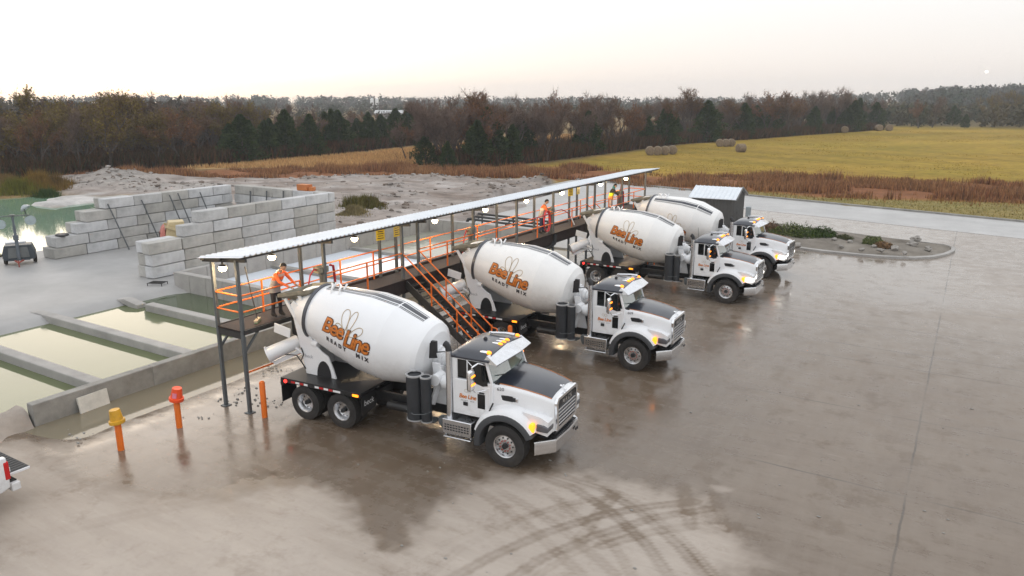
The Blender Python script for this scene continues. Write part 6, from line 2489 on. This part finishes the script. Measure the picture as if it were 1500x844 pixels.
def bare_tree(seed, h, spread, leafiness, ctw=(0.175, 0.125, 0.10), clf=(0.17, 0.075, 0.03)):
    """returns (trunk mesh, crown mesh) of a leafless or half-bare tree of height h"""
    rd_ = random.Random(seed)
    tr = MB()
    tips = []

    def grow(p, d, ln, r, depth):
        pts = [p]
        k = 3
        for i in range(k):
            d = (d + Vector((rd_.gauss(0, .16), rd_.gauss(0, .16), rd_.gauss(0.05, .10)))).normalized()
            pts.append(pts[-1] + d * ln / k)
        rs = [r * (1 - 0.5 * i / k) for i in range(k + 1)]
        if depth <= 3:
            tr.tube(pts, rs, 6 if depth < 2 else 4)
        if depth >= 2:
            tips.append((pts, depth))
        if depth >= 4:
            return
        nb = 3 if depth == 0 else rd_.choice((3, 3, 4))
        for j in range(nb):
            f = rd_.uniform(0.35, 1.0) if j else 1.0
            idx = min(k - 1, int(f * k))
            q = pts[idx].lerp(pts[idx + 1], f * k - idx if f < 1 else 1.0)
            a = rd_.uniform(0, 6.283)
            side = Vector((math.cos(a), math.sin(a), 0))
            sp_ = spread * (0.55 + 0.45 * rd_.random())
            nd = (d * (1.0 if j else 1.4) + side * sp_ + Vector((0, 0, 0.25))).normalized()
            grow(q, nd, ln * rd_.uniform(0.58, 0.8), r * 0.55, depth + 1)
    grow(Vector((0, 0, -0.2)), Vector((0, 0, 1)), h * 0.36, 0.028 * h / 2 + 0.05, 0)
    n0 = np.random.default_rng(seed)
    P_, D_ = [], []
    for pts, dep in tips:
        cnt = 7 if dep == 2 else 11 if dep == 3 else 13
        for _ in range(cnt):
            i = rd_.randrange(len(pts) - 1)
            q = pts[i].lerp(pts[i + 1], rd_.random())
            base = (pts[-1] - pts[0]).normalized()
            P_.append(q)
            D_.append(base)
    P_ = np.array([tuple(p) for p in P_])
    D_ = np.array([tuple(p) for p in D_])
    n_ = len(P_)
    d = D_ + n0.normal(0, 0.75, (n_, 3))
    d[:, 2] += 0.25
    d /= np.linalg.norm(d, axis=1, keepdims=True)
    ln = n0.uniform(0.35, 1.15, n_)[:, None] * h / 10
    sd = np.cross(d, n0.normal(0, 1, (n_, 3)))
    sd /= np.linalg.norm(sd, axis=1, keepdims=True) + 1e-6
    w = n0.uniform(0.016, 0.034, n_)[:, None] * h / 10
    V = np.stack([P_ - sd * w, P_ + sd * w, P_ + d * ln], 1).reshape(-1, 3)
    g = n0.uniform(0.65, 1.3, (n_, 1))
    C_ = np.repeat(np.asarray(ctw) * g, 3, axis=0)
    parts_ = [(V, np.arange(n_ * 3).reshape(-1, 3), C_)]
    if leafiness > 0:
        m_ = int(n_ * leafiness)
        i = n0.integers(0, n_, m_)
        Q = P_[i] + d[i] * ln[i] * n0.uniform(0.2, 1.0, (m_, 1))
        e1, e2 = n0.normal(0, 1, (m_, 3)), n0.normal(0, 1, (m_, 3))
        e1 /= np.linalg.norm(e1, axis=1, keepdims=True)
        e2 /= np.linalg.norm(e2, axis=1, keepdims=True)
        s_ = n0.uniform(0.06, 0.14, (m_, 1)) * h / 10
        V2 = np.stack([Q - e1 * s_, Q + e1 * s_, Q + e2 * s_ * 1.6], 1).reshape(-1, 3)
        C2 = np.repeat(np.asarray(clf) * n0.uniform(0.6, 1.4, (m_, 1)), 3, axis=0)
        parts_.append((V2, np.arange(m_ * 3).reshape(-1, 3), C2))
    Vs = np.concatenate([p[0] for p in parts_])
    top = Vs[:, 2].max()
    kz = h / top
    Fs, b = [], 0
    for V_, F_, _ in parts_:
        Fs.append(F_ + b)
        b += len(V_)
    Vs = Vs * kz
    tr.v = [(v[0] * kz, v[1] * kz, v[2] * kz) for v in tr.v]
    return tr.mesh('trunk', BARK, 60, fix=False), np_mesh('crown', Vs, np.concatenate(Fs), TWIG, np.concatenate([p[2] for p in parts_]))


def cedar(seed, h, rbase, ca=(0.026, 0.046, 0.013), cb=(0.065, 0.088, 0.024)):
    n0 = np.random.default_rng(seed)
    tr = MB()
    tr.tube([(0, 0, -0.2), (0.05, 0, h * 0.5), (0, 0.05, h * 0.92)], [0.16, 0.1, 0.03], 6)
    n_ = 5200
    z = n0.uniform(0.03, 1, n_) ** 0.85
    ang = n0.uniform(0, 2 * math.pi, n_)
    lobes = 0.72 + 0.28 * np.sin(ang * 3 + seed + z * 7) * np.sin(z * 11 + seed) + 0.34 * vnoise(ang * 2.2 + seed, z * 7, seed)
    rad = rbase * (1 - z ** 2.2) ** 0.8 * (1 - 0.35 * z) * lobes * (0.35 + 0.65 * np.sqrt(n0.uniform(0, 1, n_))) * np.minimum(1, 0.55 + z * 4)
    P_ = np.stack([np.cos(ang) * rad, np.sin(ang) * rad, z * h], 1)
    out_ = np.stack([np.cos(ang), np.sin(ang), n0.uniform(0.1, 1.1, n_)], 1) + n0.normal(0, 0.4, (n_, 3))
    out_ /= np.linalg.norm(out_, axis=1, keepdims=True)
    sd = np.cross(out_, n0.normal(0, 1, (n_, 3)))
    sd /= np.linalg.norm(sd, axis=1, keepdims=True)
    s_ = n0.uniform(0.10, 0.24, (n_, 1)) * h / 7
    V = np.stack([P_ - sd * s_ * 0.6, P_ + sd * s_ * 0.6, P_ + out_ * s_ * 1.8], 1).reshape(-1, 3)
    f = n0.uniform(0, 1, (n_, 1))
    C_ = np.repeat((np.asarray(ca) * (1 - f) + np.asarray(cb) * f) * n0.uniform(0.7, 1.3, (n_, 1)), 3, axis=0)
    return tr.mesh('trunk', BARK, 60, fix=False), np_mesh('crown', V, np.arange(n_ * 3).reshape(-1, 3), LEAFM, C_)


KINDS = {
    'bare': [bare_tree(s, 10, sp_, 0.0) for s, sp_ in ((1, 0.75), (2, 0.95), (3, 0.6))],
    'russet': [bare_tree(s, 10, 0.8, 0.9, (0.16, 0.095, 0.065), c) for s, c in ((5, (0.20, 0.09, 0.036)), (6, (0.155, 0.088, 0.036)))],
    'olive': [bare_tree(8, 10, 0.8, 1.3, (0.16, 0.11, 0.07), (0.17, 0.125, 0.028))],
    'cedar': [cedar(s, 8, r_) for s, r_ in ((11, 3.6), (12, 2.8), (13, 4.2))],
}
TNAME = {'bare': 'bare_tree', 'russet': 'russet_tree', 'olive': 'olive_tree', 'cedar': 'cedar_tree'}
TLAB = {'bare': 'leafless grey brown tree of ', 'russet': 'tree with sparse russet leaves in ', 'olive': 'tree with thinning olive leaves in ', 'cedar': 'dark green cedar in '}
tr_r = random.Random(21)


def tree(kind, x, y, h, where, extra=''):
    tm, cm = tr_r.choice(KINDS[kind])
    s = h / (8 if kind == 'cedar' else 10)
    root = thing(TNAME[kind], TLAB[kind] + where + extra, 'tree', (x, y, float(terr_z(np.array([x]), np.array([y]))[0])), tr_r.uniform(0, 6.28), TNAME[kind].replace('_', ' ') + 's of ' + where)
    k = tr_r.uniform(0.9, 1.2)
    root.scale = (s * k, s * k, s)
    place(tm, 'trunk', root)
    place(cm, 'crown', root)


def along(pts, f):
    L_ = [math.dist(a, b) for a, b in zip(pts[:-1], pts[1:])]
    s = f * sum(L_)
    for (a, b), l_ in zip(zip(pts[:-1], pts[1:]), L_):
        if s <= l_:
            return Vector(a).lerp(Vector(b), s / l_), (Vector(b) - Vector(a)).normalized()
        s -= l_
    return Vector(pts[-1]), (Vector(pts[-1]) - Vector(pts[-2])).normalized()


# left wood: edge line, trees in depth on its far side
EL = [(-100, 38), (-97, 50), (-95.5, 60), (-93.5, 68), (-93.5, 82), (-95, 97), (-101, 125), (-112, 150)]
n_left = 132
for i in range(n_left):
    f = (i * 0.6180339) % 1.0
    p, d = along(EL, f)
    dep = [1.0, 4.5, 9, 14, 20, 27][i % 6] + tr_r.uniform(-1.5, 1.5)
    nrm = Vector((-d.y, d.x))
    q = p + nrm * dep + d * tr_r.uniform(-1.5, 1.5)
    green = 0.9 if f > 0.7 else 0.75 if 0.3 < f < 0.7 else 0.22
    if i % 6 < 2 and tr_r.random() < green:
        tree('cedar', q.x, q.y, tr_r.uniform(5.5, 7.8), 'the left wood')
    else:
        kd = tr_r.choice(('bare', 'russet', 'olive', 'olive', 'bare') if f < 0.5 else ('bare', 'bare', 'russet'))
        tree(kd, q.x, q.y, (tr_r.uniform(7.6, 10.2) + (0.8 if dep > 12 else 0)) * (0.93 if f < 0.55 else 0.6) * tr_r.choice((0.85, 1, 1, 1.12)), 'the left wood')
# middle wood along the field
EM = [(-62.5, 84), (-58.5, 88), (-57, 100), (-56, 122), (-54.5, 155), (-47.5, 182), (-37, 225), (-26, 266)]
n_mid = 130
for i in range(n_mid):
    f = ((i * 0.6180339) % 1.0) ** 1.25
    p, d = along(EM, f)
    dep = [0.6, 4, 8, 13, 19][i % 5] + tr_r.uniform(-1.2, 1.2)
    nrm = Vector((-d.y, d.x))
    q = p + nrm * dep + d * tr_r.uniform(-1.5, 1.5)
    if i % 5 < 2 and tr_r.random() < 0.34:
        tree('cedar', q.x, q.y, tr_r.uniform(5.0, 8.0) * (1 + 0.3 * f), 'the middle wood')
    else:
        kd = tr_r.choice(('bare', 'bare', 'bare', 'russet'))
        tree(kd, q.x, q.y, tr_r.uniform(6.8, 10.0) * (1 + 0.28 * f) * tr_r.choice((0.9, 1, 1, 1.15)), 'the middle wood')
for k, (x_, y_, h_) in enumerate(((-64, 86, 9.6), (-61, 88.5, 10.4), (-66, 90, 10.8), (-60, 92, 10.0), (-63, 94, 11.2), (-69, 89, 10.2), (-59, 97, 10.6), (-65, 99, 11.0), (-71, 94, 10.0), (-62, 86, 8.6), (-58.5, 90.5, 8.8), (-68, 86, 8.4))):
    tree(('bare', 'russet', 'bare')[k % 3], x_, y_, h_, 'the middle wood')
for x_, y_, h_ in ((-66.5, 85, 4.2), (-59.5, 88, 5.0), (-57.5, 94, 5.6)):
    tree('cedar', x_, y_, h_, 'the middle wood')
tree('cedar', -61.5, 83.5, 3.6, 'the middle wood', ' at its corner by the gravel')
for k, (px_, py_, kd, h) in enumerate(((1413, 188, 'cedar', 4.5), (1440, 185, 'olive', 11), (1475, 184, 'olive', 13), (1395, 184, 'cedar', 7), (1345, 188, 'russet', 10), (1365, 187, 'bare', 11))):
    c = PX(px_, py_, 0)
    tree(kd, c[0], c[1], h, 'the field end')
# undergrowth at the foot of both woods
parts = []
for EL_, n_ in ((EL, 30000), (EM, 32000)):
    pts = []
    for _ in range(n_):
        p, d = along(EL_, tr_r.random())
        nrm = Vector((-d.y, d.x))
        q = p + nrm * (abs(tr_r.gauss(0, 5)) - 0.8)
        pts.append((q.x, q.y))
    pts = np.concatenate([np.array(pts), scatter([(-97, 40), (-95, 60), (-93, 82), (-95, 97), (-103, 125), (-135, 130), (-135, 30), (-100, 30)] if EL_ is EL else WOODM[:-3] + [(-95, 260), (-80, 150), (-72, 100)], 9000)])
    pts = clumped(pts, 0.3, 81, -0.4)
    parts.append(blades('u', on_ground(pts), 2.1, 0.30, (0.12, 0.06, 0.03), (0.05, 0.032, 0.018), 0.6))
    parts.append(blades('u', on_ground(pts[:9000]), 2.0, 0.34, (0.04, 0.05, 0.02), (0.07, 0.06, 0.03), 0.6))
o = struct(joined('undergrowth', parts, GRASSM), 'stuff')
o['label'] = 'brown undergrowth at the foot of the woods'
# far woods: one mass of small crowns out to the ridge
parts = []
fr_ = np.random.default_rng(77)


def far_crowns(n_, d0, d1, a0, a1, h0, h1, ca, cb, per=46):
    az = R(121.5) + np.radians(fr_.uniform(a0, a1, n_))
    D = fr_.uniform(d0, d1, n_)
    X, Y = np.cos(az) * D, np.sin(az) * D
    Z = terr_z(X, Y)
    hh = fr_.uniform(h0, h1, n_)
    tot = n_ * per
    idx = np.repeat(np.arange(n_), per)
    u = fr_.normal(0, 1, (tot, 3))
    u /= np.linalg.norm(u, axis=1, keepdims=True)
    rr = fr_.uniform(0.2, 1, (tot, 1)) ** 0.4
    W_ = hh[idx][:, None] * np.array([0.42, 0.42, 0.5])
    P_ = np.stack([X[idx], Y[idx], Z[idx] + hh[idx] * 0.52], 1) + u * rr * W_
    e1, e2 = fr_.normal(0, 1, (tot, 3)), fr_.normal(0, 1, (tot, 3))
    e1 /= np.linalg.norm(e1, axis=1, keepdims=True)
    e2 /= np.linalg.norm(e2, axis=1, keepdims=True)
    s_ = hh[idx][:, None] * fr_.uniform(0.06, 0.14, (tot, 1))
    V = np.stack([P_ - e1 * s_, P_ + e1 * s_, P_ + e2 * s_ * 1.5], 1).reshape(-1, 3)
    f = fr_.uniform(0, 1, (n_, 1))
    c = np.asarray(ca) * (1 - f) + np.asarray(cb) * f
    C_ = np.repeat(c[idx] * fr_.uniform(0.75, 1.25, (tot, 1)), 3, axis=0)
    parts.append((V, np.arange(tot * 3).reshape(-1, 3), C_))


BR, GR = (0.085, 0.062, 0.048), (0.045, 0.055, 0.03)
far_crowns(360, 150, 330, 21, 48, 6.5, 9.0, BR, (0.06, 0.05, 0.035), 70)       # behind the left wood
far_crowns(200, 300, 480, -14, 22, 3.5, 6, BR, GR, 60)
far_crowns(260, 296, 420, -48, -14, 5, 8, (0.11, 0.085, 0.05), GR, 150)
far_crowns(520, 420, 700, -48, 44, 4.5, 8, BR, GR, 80)
far_crowns(1100, 700, 1150, -48, 46, 8, 13, BR, GR, 64)
far_crowns(300, 520, 820, -48, -27, 9, 14, BR, GR, 110)
o = struct(joined('far_woods', parts, LEAFM), 'stuff')
o['label'] = 'hazy brown and green woods covering the far ridge'

# broken rubble strewn over the chalky ground
rv, rf_, rc, rb = [], [], [], 0
rr_ = np.random.default_rng(33)
bm = bmesh.new()
bmesh.ops.create_icosphere(bm, subdivisions=1, radius=1)
bv_ = np.array([tuple(v.co) for v in bm.verts])
bf_ = np.array([[v.index for v in f.verts] for f in bm.faces])
bm.free()
qs = np.concatenate([scatter(GRAVEL, 420, rr_)] + [rr_.normal((a, b), r * 0.45, (int(16 * r), 2)) for (a, b, r, h) in PILES])
qs = qs[(poly_sd(qs[:, 0], qs[:, 1], GRAVEL) < 0.5) & ~((qs[:, 0] > -46.5) & (qs[:, 1] < 36)) & ~((qs[:, 0] > -35) & (qs[:, 1] > 41) & (qs[:, 1] < 66) & (qs[:, 0] > -33.5)) & (qs[:, 0] < -33)]
zs_ = terr_z(qs[:, 0], qs[:, 1])
for p_, z_ in zip(qs, zs_):
    sz = 0.05 + 0.26 * rr_.uniform(0, 1) ** 3
    v_ = bv_ * rr_.uniform(0.6, 1.25, (len(bv_), 1)) * np.array([sz * rr_.uniform(0.8, 1.6), sz * rr_.uniform(0.7, 1.3), sz * 0.62])
    rv.append(v_ + np.array([p_[0], p_[1], z_ + sz * 0.15]))
    rf_.append(bf_ + rb)
    rb += len(bv_)
    rc.append(np.repeat((np.array([[0.34, 0.31, 0.285]]) if rr_.uniform() < 0.6 else np.array([[0.19, 0.155, 0.13]])) * rr_.uniform(0.8, 1.2), len(bv_), axis=0))
o = bpy.data.objects.new('rubble', np_mesh('rubble', np.concatenate(rv), np.concatenate(rf_), TERR, np.concatenate(rc)))
COL.objects.link(o)
struct(o, 'stuff')
o['label'] = 'broken chalky rubble strewn behind the block bay'
# small lumps of dried slurry along the channel edge
m = MB()
dr = random.Random(4)
for _ in range(80):
    f = dr.random()
    a = [(335, 588), (352, 575), (395, 543), (408, 536), (372, 590), (398, 590), (300, 612), (120, 640)][dr.randrange(8)]
    c = PX(a[0] + dr.gauss(0, 12), a[1] + dr.gauss(0, 4))
    r_ = dr.uniform(0.012, 0.045)
    m.sphere((c[0], c[1], r_ * 0.3), (r_ * dr.uniform(0.8, 1.8), r_, r_ * 0.7), 5, 4)
for _ in range(60):
    c = PX(dr.uniform(500, 1450), dr.uniform(480, 840))
    r_ = dr.uniform(0.01, 0.03)
    m.sphere((c[0], c[1], r_ * 0.3), (r_ * dr.uniform(0.8, 2.2), r_, r_ * 0.6), 5, 4)
o = struct(m.build('slurry_lumps', CONC_D), 'stuff')
o['label'] = 'small dark lumps of slurry scattered on the wet yard'

# ------------------------------------------------------------------ hay bales
HAY = mat('weathered_hay', (0.22, 0.165, 0.11), 0.95, var=0.3, scale=4, bump=0.5, bscale=14)
bm_ = MB()
bm_.lathe([(-0.72, 0.0), (-0.74, 0.35), (-0.73, 0.68), (-0.66, 0.76), (-0.3, 0.785), (0.1, 0.78), (0.5, 0.785), (0.67, 0.76), (0.73, 0.67), (0.74, 0.3), (0.72, 0.0)], (0, 0, 0.76), (0, 1, 0), 24)
bale_mesh = bm_.mesh('hay_bale', HAY, 40)
BALES = [((952, 227.5), 'row'), ((963, 227.5), 'row'), ((974, 227), 'row'), ((985, 226), 'row'), ((1054, 215), 'row2'), ((1063, 215), 'row2'), ((1071, 214.5), 'row2'), ((1085, 223), 'single'),
         ((1237, 195), 'far'), ((1249, 192), 'far'), ((1287, 192), 'far'), ((1302, 192), 'far')]
BLAB = {'row': 'round hay bale in the row of four at the wood edge', 'row2': 'round hay bale in the row of three at the wood edge', 'single': 'round hay bale standing alone in the mown field', 'far': 'pale round hay bale at the far corner of the field'}
for i, ((px_, py_), kd) in enumerate(BALES):
    c = PX(px_, py_)
    z = float(terr_z(np.array([c[0]]), np.array([c[1]]))[0])
    s = 1.0 if kd != 'far' else 1.25
    o = place(bale_mesh, 'hay_bale', None, (c[0], c[1], z - 0.03), R(tr_r.uniform(-12, 12) + (25 if kd != 'single' else -50)), (s, s, s))
    tag(o, BLAB[kd], 'hay bale', 'hay bales in the field')

# ------------------------------------------------------------------ far buildings and moon
def far_at(px_, D, z):
    a = R(121.5) - math.atan((px_ - 750) / CAM_F)
    x, y = math.cos(a) * D, math.sin(a) * D
    return x, y, float(terr_z(np.array([x]), np.array([y]))[0])


FW = mat('white_silo_paint', (0.8, 0.8, 0.8), 0.5)
for k, px_ in enumerate((551, 558)):
    x, y, z = far_at(px_, 690, 0)
    t = thing('grain_silo', 'tiny white grain silo on the far ridge', 'silo', (x, y, z), 0, 'silos on the ridge')
    MB().cyl((0, 0, 0), (0, 0, 9.0), 1.5, n=14).build('bin', FW, t)
    MB().cyl((0, 0, 9.0), (0, 0, 10), 1.55, 0.3, n=14).build('roof', FW, t)
x, y, z = far_at(575, 380, 0)
t = thing('far_barn', 'long low white barn roof far beyond the wood', 'barn', (x, y, z), R(30))
MB().box((0, 0, 1.4), (13, 6, 2.8)).build('wall', mat('barn_wall', (0.3, 0.28, 0.26), 0.7), t, 0)
MB().prism([(-3.4, 2.75), (0, 4.2), (3.4, 2.75)], -6.9, 6.9, 'yz').build('roof', mat('dull_barn_roof', (0.5, 0.5, 0.5), 0.6), t, 0)
m = MB()
m.sphere((0, 0, 0), 8, 16, 10)
a = R(121.5) - math.atan((1418 - 750) / CAM_F)
el = math.atan((146 - 110) / CAM_F * 0.9)
D = 5200.0
o = struct(m.build('moon', mat('moon_surface', (0.8, 0.8, 0.78), 0.9, emit=(1, 0.98, 0.95), es=1.4), None, 60, loc=(math.cos(a) * D, math.sin(a) * D, CAM_H + math.tan(el) * D)))

# ------------------------------------------------------------------ air
HAZE = 0.00034
if HAZE > 0:
    m = MB()
    m.box((-150, 350, 22.5), (3100, 2900, 51))
    hz_ = struct(m.build('haze', None, None, 0), 'stuff')
    hm = bpy.data.materials.new('haze_air')
    hm.use_nodes = True
    N, L = hm.node_tree.nodes, hm.node_tree.links
    N.remove(N['Principled BSDF'])
    pv = N.new('ShaderNodeVolumePrincipled')
    pv.inputs['Color'].default_value = (0.84, 0.92, 1.0, 1)
    pv.inputs['Density'].default_value = HAZE
    pv.inputs['Anisotropy'].default_value = 0.2
    L.new(pv.outputs[0], N['Material Output'].inputs['Volume'])
    hz_.data.materials.clear()
    hz_.data.materials.append(hm)
